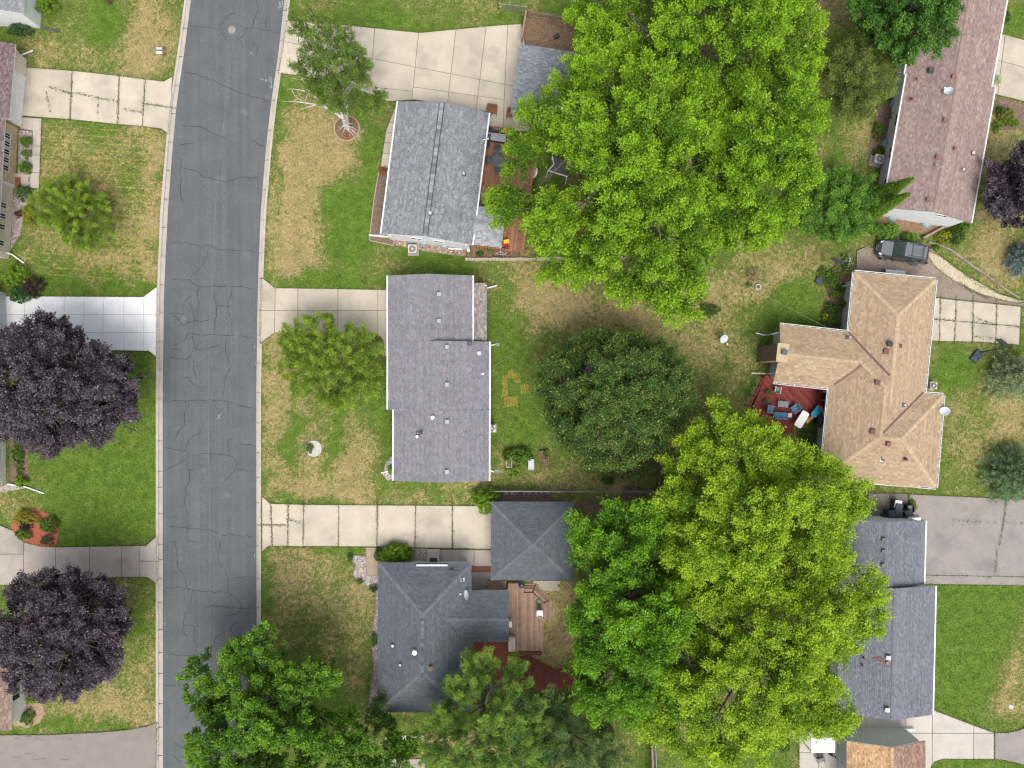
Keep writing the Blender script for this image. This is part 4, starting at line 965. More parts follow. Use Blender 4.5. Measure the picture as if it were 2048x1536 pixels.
# ------------------------------------------------------------------ vegetation
m_leaf = MATTR('leaf', rough=0.5, fine=0.0, trans=0.34, spec=0.3)
m_needle = MATTR('needle', rough=0.7, fine=0.0, trans=0.12, spec=0.15)
DK_, SK_ = 5.4, .82
def unit(a):
    return a / np.maximum(1e-9, np.linalg.norm(a, axis=-1, keepdims=True))
def leaf_mesh(name, C, rs, size, asp, up, colr, mat, parent, axis=None, tri=True):
    """one small kite-shaped face for every leaf; C centres, up = how level the blades lie"""
    n = len(C)
    N = unit(rs.randn(n, 3) + np.array([0, 0, up]))
    A = rs.randn(n, 3) if axis is None else axis + rs.randn(n, 3) * 0.45
    A = unit(A - N * (A * N).sum(1, keepdims=True)); B = np.cross(N, A)
    s_ = np.reshape(size, (-1, 1)) * (0.65 + 0.7 * rs.rand(n, 1))
    if tri:
        V = np.stack([C - A * s_ * .45 - B * s_ * asp * .5, C - A * s_ * .45 + B * s_ * asp * .5, C + A * s_ * .55], 1); k_ = 3
    else:
        V = np.stack([C - A * s_ * .5, C + B * s_ * asp * .5 - A * s_ * .08, C + A * s_ * .5, C - B * s_ * asp * .5 - A * s_ * .08], 1); k_ = 4
    o = npmesh(name, V.reshape(-1, 3), np.arange(k_ * n).reshape(-1, k_), mat, parent, col=colr, corner=k_)
    return tag(o, kind='stuff')
def tubes(segs, name, mat, parent, n=5):
    p0 = np.array([s_[0] for s_ in segs], float); p1 = np.array([s_[1] for s_ in segs], float)
    r0 = np.array([s_[2] for s_ in segs])[:, None]; r1 = np.array([s_[3] for s_ in segs])[:, None]
    d = unit(p1 - p0); ref = np.where(np.abs(d[:, 2:3]) > .9, np.array([[1., 0, 0]]), np.array([[0, 0, 1.]]))
    x = unit(np.cross(d, ref)); y = np.cross(d, x)
    rings = []
    for p, r_ in ((p0, r0), (p1, r1)):
        rings.append(np.stack([p + (x * math.cos(2 * math.pi * k / n) + y * math.sin(2 * math.pi * k / n)) * r_ for k in range(n)], 1))
    V = np.concatenate(rings, 1)           # m, 2n, 3
    base = (np.arange(len(segs)) * 2 * n)[:, None]
    F = np.concatenate([np.stack([base[:, 0] + k, base[:, 0] + (k + 1) % n, base[:, 0] + n + (k + 1) % n, base[:, 0] + n + k], 1) for k in range(n)])
    return npmesh(name, V.reshape(-1, 3), F, mat, parent, smooth=True)
def ang_radius(cxy, pts):
    a = np.array([math.atan2(p.y - cxy[1], p.x - cxy[0]) for p in pts]); r_ = np.array([math.hypot(p.x - cxy[0], p.y - cxy[1]) for p in pts])
    o = np.argsort(a); a, r_ = a[o], r_[o]
    return lambda th: np.interp(th, a, r_, period=2 * math.pi)
def tree(name, label, outline, ctr, zE, zT, zB, cols, size=.175, asp=.75, dens=122, seed=1, sp=1.05, blen=2.0, bw=.62, up=1.2, trunk=.26, base=None, bark=None, group=None, cat='tree', fill=.3, sig=.15, ncl=16, limbs=8, mat=None, pw=2.2, rag=.16, tip=.5, droop=.25, inner=.9, upr=0, holes=(), lobe=None, ldep=None):
    """crown outline traced at the height zE where the crown is widest; boughs of leaf clusters reach its upper surface"""
    rs = np.random.RandomState(seed)
    pts = [P(x, y, zE) for x, y in outline]; c = P(*ctr, zE); cx, cy = c.x, c.y
    Rf = ang_radius((cx, cy), pts)
    b0 = P(*base) if base else Vector((cx, cy, 0))
    t = thing(name, label, cat, (b0.x, b0.y, 0), world=True, group=group)
    surf = lambda rho: zE + (zT - zE) * np.maximum(0, 1 - rho ** pw) ** .65
    th = np.linspace(0, 2 * math.pi, 90); area = .5 * np.mean(Rf(th) ** 2) * 2 * math.pi
    if lobe is None: lobe = min(3.2, max(.9, math.sqrt(area / math.pi) * .36))
    if ldep is None: ldep = lobe * .9
    # limbs end in lobes: domes of foliage with deep hollows between them
    lobes = []
    for _ in range(int(area / lobe ** 2 * 12)):
        a = rs.rand() * 2 * math.pi; rho = math.sqrt(rs.rand()) * .93; r_ = rho * float(Rf(a))
        x, y = cx + math.cos(a) * r_, cy + math.sin(a) * r_
        if all((x - q[0]) ** 2 + (y - q[1]) ** 2 > (lobe * (.75 + .4 * rs.rand())) ** 2 for q in lobes):
            lobes.append((x, y, float(surf(rho)) - rs.rand() * ldep * .55, lobe * (.62 + .3 * rs.rand()), rs.rand(), a, rho))
    LB = np.array(lobes)
    # bough tips, kept apart
    tips = []
    tries = int(area / sp ** 2 * 14)
    for _ in range(tries):
        a = rs.rand() * 2 * math.pi; rho = math.sqrt(rs.rand()); r_ = rho * float(Rf(a)) * (1 - rag * rs.rand() ** 2)
        x, y = cx + math.cos(a) * r_, cy + math.sin(a) * r_
        dl = np.hypot(LB[:, 0] - x, LB[:, 1] - y) / LB[:, 3]; li = int(np.argmin(dl)); q_ = float(dl[li])
        z = min(float(LB[li, 2]) - ldep * .55 * q_ ** 2, float(surf(rho)) + .6) - abs(rs.randn()) * inner * .45
        z = max(z, zB + .25 * (zE - zB))
        kz = CH / (CH - z); hx, hy = x / S * kz + 1024, 768 - y / S * kz
        if any((hx - h_[0]) ** 2 + (hy - h_[1]) ** 2 < h_[2] ** 2 for h_ in holes): continue
        if all((x - q[0]) ** 2 + (y - q[1]) ** 2 > (sp * (.8 + .4 * rs.rand())) ** 2 for q in tips): tips.append((x, y, z, rho, a, li))
    n1 = len(tips); n2 = int(len(tips) * fill * 1.6)
    for _ in range(n2):
        a = rs.rand() * 2 * math.pi; rho = math.sqrt(rs.rand()) * .95; r_ = rho * float(Rf(a))
        z0 = zB + (zE - zB) * rho ** 2
        kz = CH / (CH - zE); hx, hy = (cx + math.cos(a) * r_) / S * kz + 1024, 768 - (cy + math.sin(a) * r_) / S * kz
        if any((hx - h_[0]) ** 2 + (hy - h_[1]) ** 2 < h_[2] ** 2 for h_ in holes): continue
        tips.append((cx + math.cos(a) * r_, cy + math.sin(a) * r_, z0 + (float(surf(rho)) - z0) * (.1 + .4 * rs.rand()), rho, a, -1))
    # limbs
    segs, nodes = [], []
    fork = Vector((cx * .7 + b0.x * .3, cy * .7 + b0.y * .3, zB * .75 + .1 * zT))
    for k in range(limbs):
        a = 2 * math.pi * (k + .35 * rs.randn()) / limbs; rr = float(Rf(a)) * (.45 + .3 * rs.rand())
        e_ = Vector((cx + math.cos(a) * rr, cy + math.sin(a) * rr, max(zB + .3, float(surf(.6)) - ldep * .75 - 1.1 - rs.rand())))
        kz = CH / (CH - e_.z)
        if any(math.hypot(e_.x / S * kz + 1024 - h_[0], 768 - e_.y / S * kz - h_[1]) < h_[2] * 1.5 for h_ in holes): continue
        m_ = fork.lerp(e_, .5) + Vector((rs.randn() * .3, rs.randn() * .3, .5 - .9 * (k % 2)))
        prev = fork
        for i in range(1, 9):
            s_ = i / 8
            p = fork * (1 - s_) ** 2 + m_ * 2 * s_ * (1 - s_) + e_ * s_ ** 2 + Vector(rs.randn(3) * .06)
            ra, rb = trunk * .55 * (1 - (s_ - .125) * .8), trunk * .55 * (1 - s_ * .8)
            segs.append((prev, p, ra, rb)); nodes.append((p, rb)); prev = p
    top_ = Vector((cx, cy, max(zB + 1, float(surf(0)) - ldep - 1.5)))
    segs.append((fork, top_, trunk * .6, .05))
    for i in range(6): nodes.append((fork.lerp(top_, (i + 1) / 7), trunk * .4))
    NP = np.array([tuple(p) for p, _ in nodes])
    LC, LA, TC, LS = [], [], [], []
    nb = max(1, len(tips)); per0 = int(area * dens * DK_ / (n1 + .45 * (len(tips) - n1) + 1))
    tone = rs.rand(nb)
    for i, (x, y, z, rho, a, li) in enumerate(tips):
        tipp = np.array((x, y, z))
        d = np.array((math.cos(a) * (.25 + rho), math.sin(a) * (.25 + rho), 1.25 - 1.05 * rho + upr * 1.5)) + rs.randn(3) * .28
        if li >= 0: d += np.array((x - LB[li, 0], y - LB[li, 1], 0)) / LB[li, 3] * .75; tone[i] = .45 * tone[i] + .55 * LB[li, 4]
        d /= np.linalg.norm(d); ln = blen * (.55 + .8 * rs.rand()); st_ = tipp - d * ln
        j = np.argmin(((NP - st_) ** 2).sum(1) + 2.0 * np.maximum(0, NP[:, 2] - st_[2]))
        mid = (NP[j] + st_) / 2 + np.array((0, 0, -.12)) + rs.randn(3) * .12
        rr = min(.05, nodes[j][1] * .6)
        segs += [(NP[j], mid, rr, rr * .75), (mid, st_, rr * .75, rr * .5), (st_, tipp - d * ln * .25, rr * .5, .008)]
        k = ncl; per = per0 if i < n1 else int(per0 * .45)
        tt = (np.arange(k) + .5 + .5 * rs.randn(k) * .6) / k; tt = np.clip(tt, .05, 1)
        s1 = unit(np.cross(d, [0.01, 0.02, 1.0])[None])[0]; s2 = np.cross(s1, d)
        wd = bw * (1.1 - .8 * tt) * (.6 + .8 * rs.rand())
        cl = st_ + np.outer(tt * ln, d) + np.outer(rs.randn(k) * wd, s1) + np.outer(rs.randn(k) * wd * .55, s2)
        cl[:, 2] -= droop * tt ** 2
        q = rs.randint(0, k, per)
        L = cl[q] + rs.randn(per, 3) * np.array((sig, sig, sig * .7))
        LC.append(L); LA.append(np.repeat(d[None], per, 0))
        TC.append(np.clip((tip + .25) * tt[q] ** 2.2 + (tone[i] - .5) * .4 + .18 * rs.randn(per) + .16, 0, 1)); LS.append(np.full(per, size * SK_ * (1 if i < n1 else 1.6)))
    LC, TC, LA = np.concatenate(LC), np.concatenate(TC), np.concatenate(LA)
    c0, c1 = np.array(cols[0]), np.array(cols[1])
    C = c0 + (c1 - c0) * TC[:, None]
    if len(cols) > 2:
        w_ = rs.rand(len(C)) < cols[2][3]; C[w_] = np.array(cols[2][:3]) * (.8 + .4 * rs.rand(w_.sum(), 1))
    C *= (.9 + .2 * rs.rand(len(C), 1))
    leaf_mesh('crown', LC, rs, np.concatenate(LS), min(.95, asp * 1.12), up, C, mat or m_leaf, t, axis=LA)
    tubes(segs, 'branch', bark or m_bark, t).__setitem__('kind', 'stuff')
    tr = [Vector((b0.x, b0.y, -.1)), Vector((b0.x, b0.y, .35)), b0.lerp(fork, .4) + Vector((0, 0, .3)), fork]
    MB().tube(tr, [trunk * 1.6, trunk * 1.15, trunk, trunk * .75], 9).build('trunk', bark or m_bark, t, smooth=True)
    return t
def shrub(name, label, px, py, rpx, h, cols, size=.1, asp=.6, n=1500, seed=1, ry=None, cat='shrub', group=None, lump=.25, z0=.0, up=1.0, flower=None, spiky=0.0, rot=0.0, mat=None):
    """dense mound of leaves on stems, radius in photograph pixels"""
    rs = np.random.RandomState(seed)
    c = P(px, py, h * .5); rx_, ry_ = rpx * S, (ry or rpx) * S
    t = thing(name, label, cat, (c.x, c.y, z0), rot=0, world=True, group=group)
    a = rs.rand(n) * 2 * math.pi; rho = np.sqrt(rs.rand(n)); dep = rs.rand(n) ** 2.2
    k = rs.rand(12) * 6.28
    lob = 1 + lump * (np.sin(3 * a + k[0]) * .5 + np.sin(5 * a + k[1]) * .35 + np.sin(8 * a + k[2]) * .3)
    r_ = rho * lob
    zz = z0 + .06 + (h - .06) * np.sqrt(np.maximum(.02, 1 - np.minimum(1, rho) ** 2.4)) * (1 - .55 * dep) * (1 + .18 * np.sin(a * 7 + rho * 9 + k[3]))
    X, Y = np.cos(a) * r_ * rx_, np.sin(a) * r_ * ry_
    X, Y = X * math.cos(rot) - Y * math.sin(rot), X * math.sin(rot) + Y * math.cos(rot)
    L = np.stack([c.x + X, c.y + Y, zz], 1) + rs.randn(n, 3) * size * .35
    # gather the leaves into sprays so that gaps open between them
    sn = max(12, n // 45); sc = L[rs.randint(0, n, sn)]
    for s_ in range(0, n, 4000):
        dd = ((L[s_:s_ + 4000, None, :] - sc[None]) ** 2).sum(2); j = dd.argmin(1)
        L[s_:s_ + 4000] += (sc[j] - L[s_:s_ + 4000]) * .32
    ax = np.stack([np.cos(a), np.sin(a), np.full(n, .3 + spiky)], 1)
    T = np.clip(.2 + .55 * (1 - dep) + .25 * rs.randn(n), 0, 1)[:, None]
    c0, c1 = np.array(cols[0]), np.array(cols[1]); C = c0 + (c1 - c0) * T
    if flower is not None:
        w_ = (rs.rand(n) < flower[3]) & (dep < .4); C[w_] = np.array(flower[:3])
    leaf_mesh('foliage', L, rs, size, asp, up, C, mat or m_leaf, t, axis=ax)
    segs = []
    for i in range(9):
        a_ = 2 * math.pi * i / 9 + rs.rand(); q = .55
        p0 = Vector((c.x + .04 * math.cos(a_), c.y + .04 * math.sin(a_), z0 - .05)); p1 = Vector((c.x + math.cos(a_) * rx_ * q, c.y + math.sin(a_) * ry_ * q, z0 + h * .62))
        segs.append((p0, p0.lerp(p1, .5) + Vector((0, 0, h * .1)), .022, .016)); segs.append((p0.lerp(p1, .5) + Vector((0, 0, h * .1)), p1, .016, .006))
    tubes(segs, 'stem', m_bark, t, 4).__setitem__('kind', 'stuff')
    return t
def conifer(name, label, base, rpx, h, cols, seed=1, lean=None, tiers=26, n=26000, needle=.14, group=None, dens=1.0, irr=.18):
    """whorls of boughs round a straight stem, longest near the ground"""
    rs = np.random.RandomState(seed); b0 = P(*base); Rb = rpx * S
    t = thing(name, label, 'tree', (b0.x, b0.y, 0), world=True, group=group)
    LC, LA, TC, segs = [], [], [], []
    tot = []
    for k in range(tiers):
        f = (k + .5) / tiers
        z = h * (.06 + .92 * f); rr = Rb * (1 - f) ** .8
        nb = max(5, int(13 * (1 - f) + 5))
        for j in range(nb):
            a = 2 * math.pi * (j + rs.rand() * .8) / nb + k * .7; L = rr * (1 - irr + 2 * irr * rs.rand()) + .12
            tot.append((z + rs.randn() * .06, a, L))
    sl = sum(q[2] for q in tot)
    for z, a, L in tot:
        m = max(20, int(n * L / sl)); d = np.array((math.cos(a), math.sin(a), -.12)); s_ = np.array((-math.sin(a), math.cos(a), 0))
        tt = rs.rand(m) ** .75; wd = .30 * np.minimum(1, L) * (1.1 - tt) + .05
        p = np.array((b0.x, b0.y, z)) + np.outer(tt * L, d) + np.outer(rs.randn(m) * wd, s_); p[:, 2] += .1 * L * tt ** 2 + rs.randn(m) * .05
        LC.append(p); LA.append(d[None] + s_[None] * np.sign(rs.randn(m, 1)) * .5)
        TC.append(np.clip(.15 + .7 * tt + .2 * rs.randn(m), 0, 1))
        q0 = Vector((b0.x, b0.y, z)); segs.append((q0, q0 + Vector(d) * L * .9, .025, .006))
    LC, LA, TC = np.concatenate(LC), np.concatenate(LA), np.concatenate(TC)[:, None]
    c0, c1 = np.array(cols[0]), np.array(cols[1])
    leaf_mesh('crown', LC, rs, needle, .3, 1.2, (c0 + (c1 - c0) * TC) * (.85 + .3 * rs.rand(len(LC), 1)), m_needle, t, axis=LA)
    tubes(segs, 'branch', m_bark, t, 4).__setitem__('kind', 'stuff')
    MB().tube([(b0.x, b0.y, -.1), (b0.x, b0.y, h * .5), (b0.x, b0.y, h)], [.16, .1, .02], 8).build('trunk', m_bark, t)
    return t

MAPLE = [(.05, .135, .006), (.30, .50, .022)]
MAPLE_Y = [(.1, .21, .01), (.40, .56, .03)]
MAPLE_D = [(.04, .13, .006), (.22, .44, .018)]
PURPLE = [(.036, .029, .044), (.155, .12, .155), (.27, .23, .28, .08)]
G_ = 'large maples behind the houses'
tree('maple_tree', 'biggest bright green maple overhanging the red deck and garage',
     [(962,425),(985,345),(1012,268),(1030,200),(1085,135),(1130,75),(1200,100),(1290,110),(1380,140),(1450,200),(1490,290),(1490,400),(1450,480),(1400,545),(1400,650),(1345,680),(1310,615),(1240,632),(1200,590),(1140,582),(1062,552),(1075,500),(1050,470),(990,470)],
     (1262,352), 8.0, 15.5, 3.0, MAPLE, seed=1, dens=117, trunk=.45, limbs=12, sp=1.1, base=(1235, 400), group=G_, upr=.25, bw=.66, ncl=22, sig=.19, blen=2.4, holes=((1046,345,30),(1066,342,46),(1120,350,38),(1060,165,30),(1105,195,26),(1030,110,30),(1100,110,26),(1150,230,22),(1045,255,14)))
tree('maple_tree', 'bright green maple left of the olive-green tree', [(1400,200),(1500,140),(1600,130),(1655,195),(1650,250),(1615,300),(1640,350),(1630,400),(1590,430),(1595,480),(1500,505),(1430,500),(1380,420),(1370,300)], (1510,320), 7.5, 13.5, 3.0, MAPLE, seed=2, dens=122, trunk=.35, limbs=9, sp=1.08, group=G_, upr=.25, bw=.66, ncl=22, sig=.19, blen=2.2)
tree('maple_tree', 'bright green maple reaching past the top edge of the picture', [(1120,60),(1150,-30),(1300,-130),(1480,-130),(1600,-60),(1660,50),(1655,140),(1570,215),(1440,240),(1330,210),(1200,150)], (1410,50), 7.5, 13.5, 3.0, MAPLE, seed=3, dens=117, trunk=.38, limbs=10, sp=1.1, group=G_, upr=.25, bw=.66, ncl=22, sig=.19, blen=2.3)
tree('linden_tree', 'dark green round linden tree with yellowish blossom tips', [(1065,745),(1095,700),(1150,672),(1210,660),(1290,665),(1350,690),(1385,740),(1390,800),(1350,870),(1325,905),(1270,930),(1215,945),(1150,925),(1100,880),(1072,810)], (1225,800), 4.5, 9.5, 1.4, [(.03, .088, .018), (.135, .235, .042), (.42, .39, .09, .07)], size=.145, dens=180, seed=4, sp=.85, blen=1.3, bw=.4, trunk=.28, ncl=8, sig=.2, pw=3, inner=.4, tip=.35, rag=.03, fill=.6, lobe=1.7, ldep=1.3)
tree('maple_tree', 'deep green maple right of the pyramid-roofed garage', [(1128,1075),(1140,1025),(1200,990),(1300,995),(1370,1040),(1400,1120),(1400,1250),(1400,1370),(1350,1480),(1235,1460),(1145,1425),(1140,1340),(1165,1270),(1125,1250),(1160,1180),(1150,1120)], (1262,1225), 6.5, 12, 2.4, MAPLE_D, seed=5, dens=122, trunk=.3, limbs=10, sp=1.05, group=G_, upr=.25, bw=.66, ncl=22, sig=.19, size=.18)
tree('maple_tree', 'yellow-green maple spreading over the south corner of the tan roof', [(1312,950),(1340,890),(1380,840),(1420,793),(1470,815),(1540,840),(1560,870),(1640,905),(1740,935),(1745,1000),(1730,1060),(1690,1140),(1580,1220),(1440,1220),(1340,1160),(1290,1050)], (1520,1005), 7.5, 14, 3, MAPLE_Y, seed=6, dens=122, trunk=.38, limbs=11, sp=1.08, group=G_, upr=.25, bw=.66, ncl=22, sig=.19, size=.165, base=(1475, 985))
tree('maple_tree', 'yellow-green maple covering the west half of the blue-grey roof', [(1310,1160),(1430,1110),(1560,1120),(1690,1080),(1765,1150),(1780,1225),(1730,1280),(1665,1305),(1670,1370),(1715,1420),(1690,1465),(1600,1460),(1540,1530),(1440,1550),(1350,1530),(1270,1480),(1280,1360),(1270,1260)], (1530,1310), 7.5, 14, 3, MAPLE_Y, seed=7, dens=122, trunk=.4, limbs=12, sp=1.08, group=G_, upr=.25, bw=.66, ncl=22, sig=.19, size=.165, base=(1510, 1310))
tree('ash_tree', 'green ash tree hanging over the street at the bottom', [(345,1345),(385,1320),(430,1330),(435,1290),(480,1262),(490,1235),(530,1240),(545,1295),(600,1310),(640,1320),(690,1330),(685,1375),(640,1400),(660,1440),(720,1455),(770,1465),(840,1490),(830,1570),(650,1640),(450,1640),(375,1560),(370,1470),(380,1410)], (560,1440), 6.5, 12, 2.2, [(.045,.125,.01),(.19,.36,.025)], size=.18, dens=117, seed=8, sp=1.08, trunk=.32, limbs=10, rag=.2)
tree('young_tree', 'small green tree at the slate house southwest corner', [(735,1430),(760,1385),(778,1378),(775,1420),(800,1450),(770,1475),(730,1470)], (762,1432), 3.2, 5, .8, [(.035,.09,.014),(.12,.2,.03)], size=.14, dens=120, seed=9, sp=.8, blen=1.1, bw=.3, trunk=.08, limbs=5)
tree('locust_tree', 'feathery mid-green tree over the red mulch behind slate house', [(832,1460),(862,1400),(900,1350),(925,1300),(1000,1285),(1050,1320),(1095,1370),(1110,1440),(1090,1540),(960,1640),(850,1620),(835,1530)], (965,1450), 6, 12, 1.5, [(.06,.145,.02),(.25,.39,.055)], size=.15, asp=.4, dens=165, seed=10, sp=1.05, blen=1.7, bw=.42, trunk=.3, limbs=9, sig=.13, tip=.6)
tree('larch_tree', 'dark bluish-green tree with bare twigs at the bottom edge', [(1040,1440),(1065,1365),(1130,1375),(1180,1420),(1240,1465),(1295,1515),(1290,1600),(1150,1660),(1030,1610),(1020,1510)], (1145,1500), 5, 9.5, 1.5, [(.042,.1,.03),(.17,.26,.07)], size=.14, asp=.4, dens=140, seed=11, sp=1.1, blen=1.6, bw=.4, trunk=.26, limbs=11, sig=.14)
tree('purple_maple', 'larger dark purple maple beside the new white driveway', [(20,655),(60,630),(100,622),(150,640),(180,690),(240,690),(275,725),(292,785),(285,840),(240,870),(225,892),(160,888),(100,918),(60,885),(0,885),(-60,850),(-70,740),(-40,680)], (115,770), 5.5, 10.5, 1.8, PURPLE, seed=12, dens=165, size=.165, sp=.85, blen=1.4, bw=.42, trunk=.3, limbs=10, pw=3, inner=.4, rag=.05, group='purple-leaved maples', fill=.8, lobe=1.7, ldep=1.25)
tree('purple_maple', 'dark purple maple below the stained concrete driveway', [(8,1190),(40,1155),(80,1128),(130,1120),(165,1135),(215,1148),(240,1152),(262,1200),(275,1270),(262,1320),(230,1360),(195,1380),(130,1400),(60,1392),(15,1340),(-12,1270)], (128,1262), 5.2, 10, 1.8, PURPLE, seed=13, dens=165, size=.165, sp=.9, blen=1.2, bw=.45, trunk=.28, limbs=10, pw=2.6, inner=.55, rag=.07, group='purple-leaved maples', fill=.8, lobe=1.7, ldep=1.25)
tree('purple_maple', 'dark purple maple cut by the right edge near blue spruce', [(1968,350),(1980,310),(2020,298),(2080,280),(2150,330),(2150,430),(2060,475),(2035,455),(1990,432),(1972,400)], (2060,375), 4.5, 8, 1.5, PURPLE, seed=14, dens=160, size=.17, sp=.95, blen=1.3, bw=.4, trunk=.22, group='purple-leaved maples', fill=.8, lobe=1.7, ldep=1.25)
tree('crabapple_tree', 'round green crabapple tree on the front lawn of centre house', [(556,650),(600,632),(640,614),(690,640),(735,655),(764,672),(770,730),(770,790),(725,815),(690,832),(640,815),(585,795),(560,740)], (664,722), 3.0, 6.2, .9, [(.115,.2,.022),(.36,.5,.055)], size=.115, asp=.55, dens=230, seed=15, sp=.75, blen=1.2, bw=.3, trunk=.16, limbs=9, sig=.12, rag=.2, up=.8, tip=.4, lobe=1.2, ldep=.7)
tree('willow_shrub_tree', 'small bright green tree on the striped lawn', [(52,400),(70,365),(120,345),(175,352),(215,385),(235,440),(230,490),(190,520),(150,510),(110,470),(75,450)], (140,425), 2.0, 4.6, .5, [(.11,.2,.02),(.33,.47,.05)], size=.15, asp=.28, dens=240, seed=16, sp=.7, blen=1.5, bw=.22, trunk=.12, limbs=8, sig=.09, rag=.3, up=.4, lobe=1.0, ldep=.6)
tree('maple_tree', 'medium green maple over the north end of mauve roof', [(1680,20),(1710,-40),(1790,-90),(1870,-60),(1915,10),(1925,60),(1890,100),(1872,122),(1825,138),(1790,110),(1735,75),(1705,45)], (1812,25), 7, 11.5, 3, [(.035,.11,.014),(.12,.26,.035)], seed=17, dens=145, fill=.6, trunk=.3, sp=1.0, blen=1.6, size=.18)
tree('olive_green_tree', 'olive-green loose tree west of the mauve house', [(1632,165),(1650,110),(1690,80),(1750,72),(1790,110),(1798,170),(1775,215),(1735,240),(1690,255),(1650,230)], (1715,160), 4.5, 7.5, 1.2, [(.085,.13,.025),(.24,.29,.065)], size=.14, asp=.5, dens=170, seed=18, sp=.85, blen=1.3, bw=.35, trunk=.18)
# lilac thicket and evergreens below the maples
LIL = [(.06,.15,.02),(.2,.37,.045)]
tree('lilac_bush', 'big green lilac bush left of the arborvitae pair', [(1580,400),(1612,340),(1680,328),(1745,335),(1765,395),(1750,450),(1660,482),(1592,460)], (1672,402), 2.4, 4.4, .4, LIL, size=.14, dens=200, seed=19, fill=.6, sp=.8, blen=1.1, bw=.3, trunk=.08, cat='shrub')
shrub('lilac_bush', 'lower green bush along the lot line left of the car', 1690, 462, 42, 1.9, LIL, .13, n=6000, seed=20, ry=22)
shrub('lilac_bush', 'blue-green bush below the bright maple lobe', 1628, 440, 26, 2.2, [(.035,.09,.03),(.1,.19,.06)], .13, n=3500, seed=21)
shrub('lilac_bush', 'leafy green bush just north of the parked car', 1772, 462, 28, 1.4, LIL, .13, n=3200, seed=22, ry=18)
shrub('lilac_bush', 'small green bush between car and white gable wall', 1820, 476, 16, 1.0, LIL, .11, n=1500, seed=23, ry=11)
conifer('arborvitae', 'tall bright arborvitae against the mauve roof, upper one', (1742, 400), 19, 7.0, [(.045,.12,.012),(.15,.28,.025)], seed=24, n=15000, irr=.1)
conifer('arborvitae', 'tall bright arborvitae against the mauve roof, lower one', (1742, 424), 17, 6.4, [(.045,.12,.012),(.15,.28,.025)], seed=25, n=13000, irr=.1)
conifer('blue_spruce', 'silvery blue spruce cut by the right edge below purple maple', (2040, 524), 36, 4.0, [(.08,.125,.125),(.24,.33,.33)], seed=26, n=16000)
conifer('spruce_tree', 'pale green spruce beside the portable basketball hoop', (2012, 752), 50, 5.5, [(.1,.155,.07),(.32,.4,.2)], seed=27, n=24000, irr=.3)
conifer('pine_tree', 'round dark green pine by the worn asphalt driveway', (2015, 945), 62, 4.2, [(.055,.115,.05),(.18,.28,.13)], seed=28, n=34000, irr=.12)
# silver birch with dead pale limbs, rooted in the brick ring
def birch():
    base = P(696, 258)
    crown = [(566,140),(590,100),(568,50),(600,0),(655,10),(672,50),(715,55),(735,110),(712,150),(770,150),(792,200),(785,225),(745,240),(700,240),(650,225),(612,185)]
    t = tree('birch_tree', 'half-dead birch with pale bare limbs above the brick ring', crown, (672, 130), 7.5, 11, 3, [(.065,.125,.018),(.2,.3,.045)], size=.13, asp=.6, dens=120, seed=29, sp=.85, blen=1.4, bw=.35, trunk=.2, base=(696, 258), bark=m_pale_bark, limbs=9, rag=.2, fill=.5, sig=.12)
    segs = []
    def limb(pts, r0, r1):
        q = [P(*p) for p in pts]
        for i in range(len(q) - 1):
            ra = r0 + (r1 - r0) * i / (len(q) - 1); rb = r0 + (r1 - r0) * (i + 1) / (len(q) - 1); segs.append((q[i], q[i + 1], ra, rb))
    limb([(690,240,3.2),(672,226,4.0),(655,218,4.6),(638,200,5.2),(625,188,5.6),(612,176,5.9),(606,160,6.1),(598,146,6.2)], .16, .03)
    limb([(625,188,5.6),(610,182,5.8),(590,178,6.0),(574,178,6.0)], .07, .012); limb([(645,210,5),(620,207,5.3),(598,204,5.5),(584,203,5.6),(566,203,5.6)], .08, .012)
    limb([(632,210,5.2),(618,213,5.2),(601,219,5.2)], .05, .012); limb([(631,190,5.5),(629,176,5.8),(628,160,6)], .07, .03); limb([(617,186,5.6),(611,200,5.6),(610,210,5.5)], .03, .01)
    limb([(584,180,6),(590,192,5.9),(606,204,5.6)], .03, .012); limb([(605,160,6.1),(593,158,6.1),(585,156,6.1)], .03, .01); limb([(655,218,4.6),(640,212,4.9),(652,220,4.4)], .03, .01)
    limb([(682,226,4),(686,236,3.6),(690,250,2.2),(693,256,1.5)], .15, .16)
    for e_ in ((712,270),(716,262),(700,275),(684,268),(676,254),(722,277),(706,246),(673,262),(715,288)): limb([(690,250,2.6),((690 + e_[0]) / 2 + 2, (250 + e_[1]) / 2 - 1, 2.6),(e_[0], e_[1], 2.5)], .04, .01)
    limb([(690,226,4.4),(696,214,5),(702,204,5.4)], .06, .02); limb([(660,168,7.5),(660,160,9.0)], .1, .13); limb([(673,122,9),(680,116,9.4),(678,126,9)], .05, .04)
    tubes(segs, 'dead_limb', m_pale_bark, t, 6).__setitem__('kind', 'stuff')
birch()
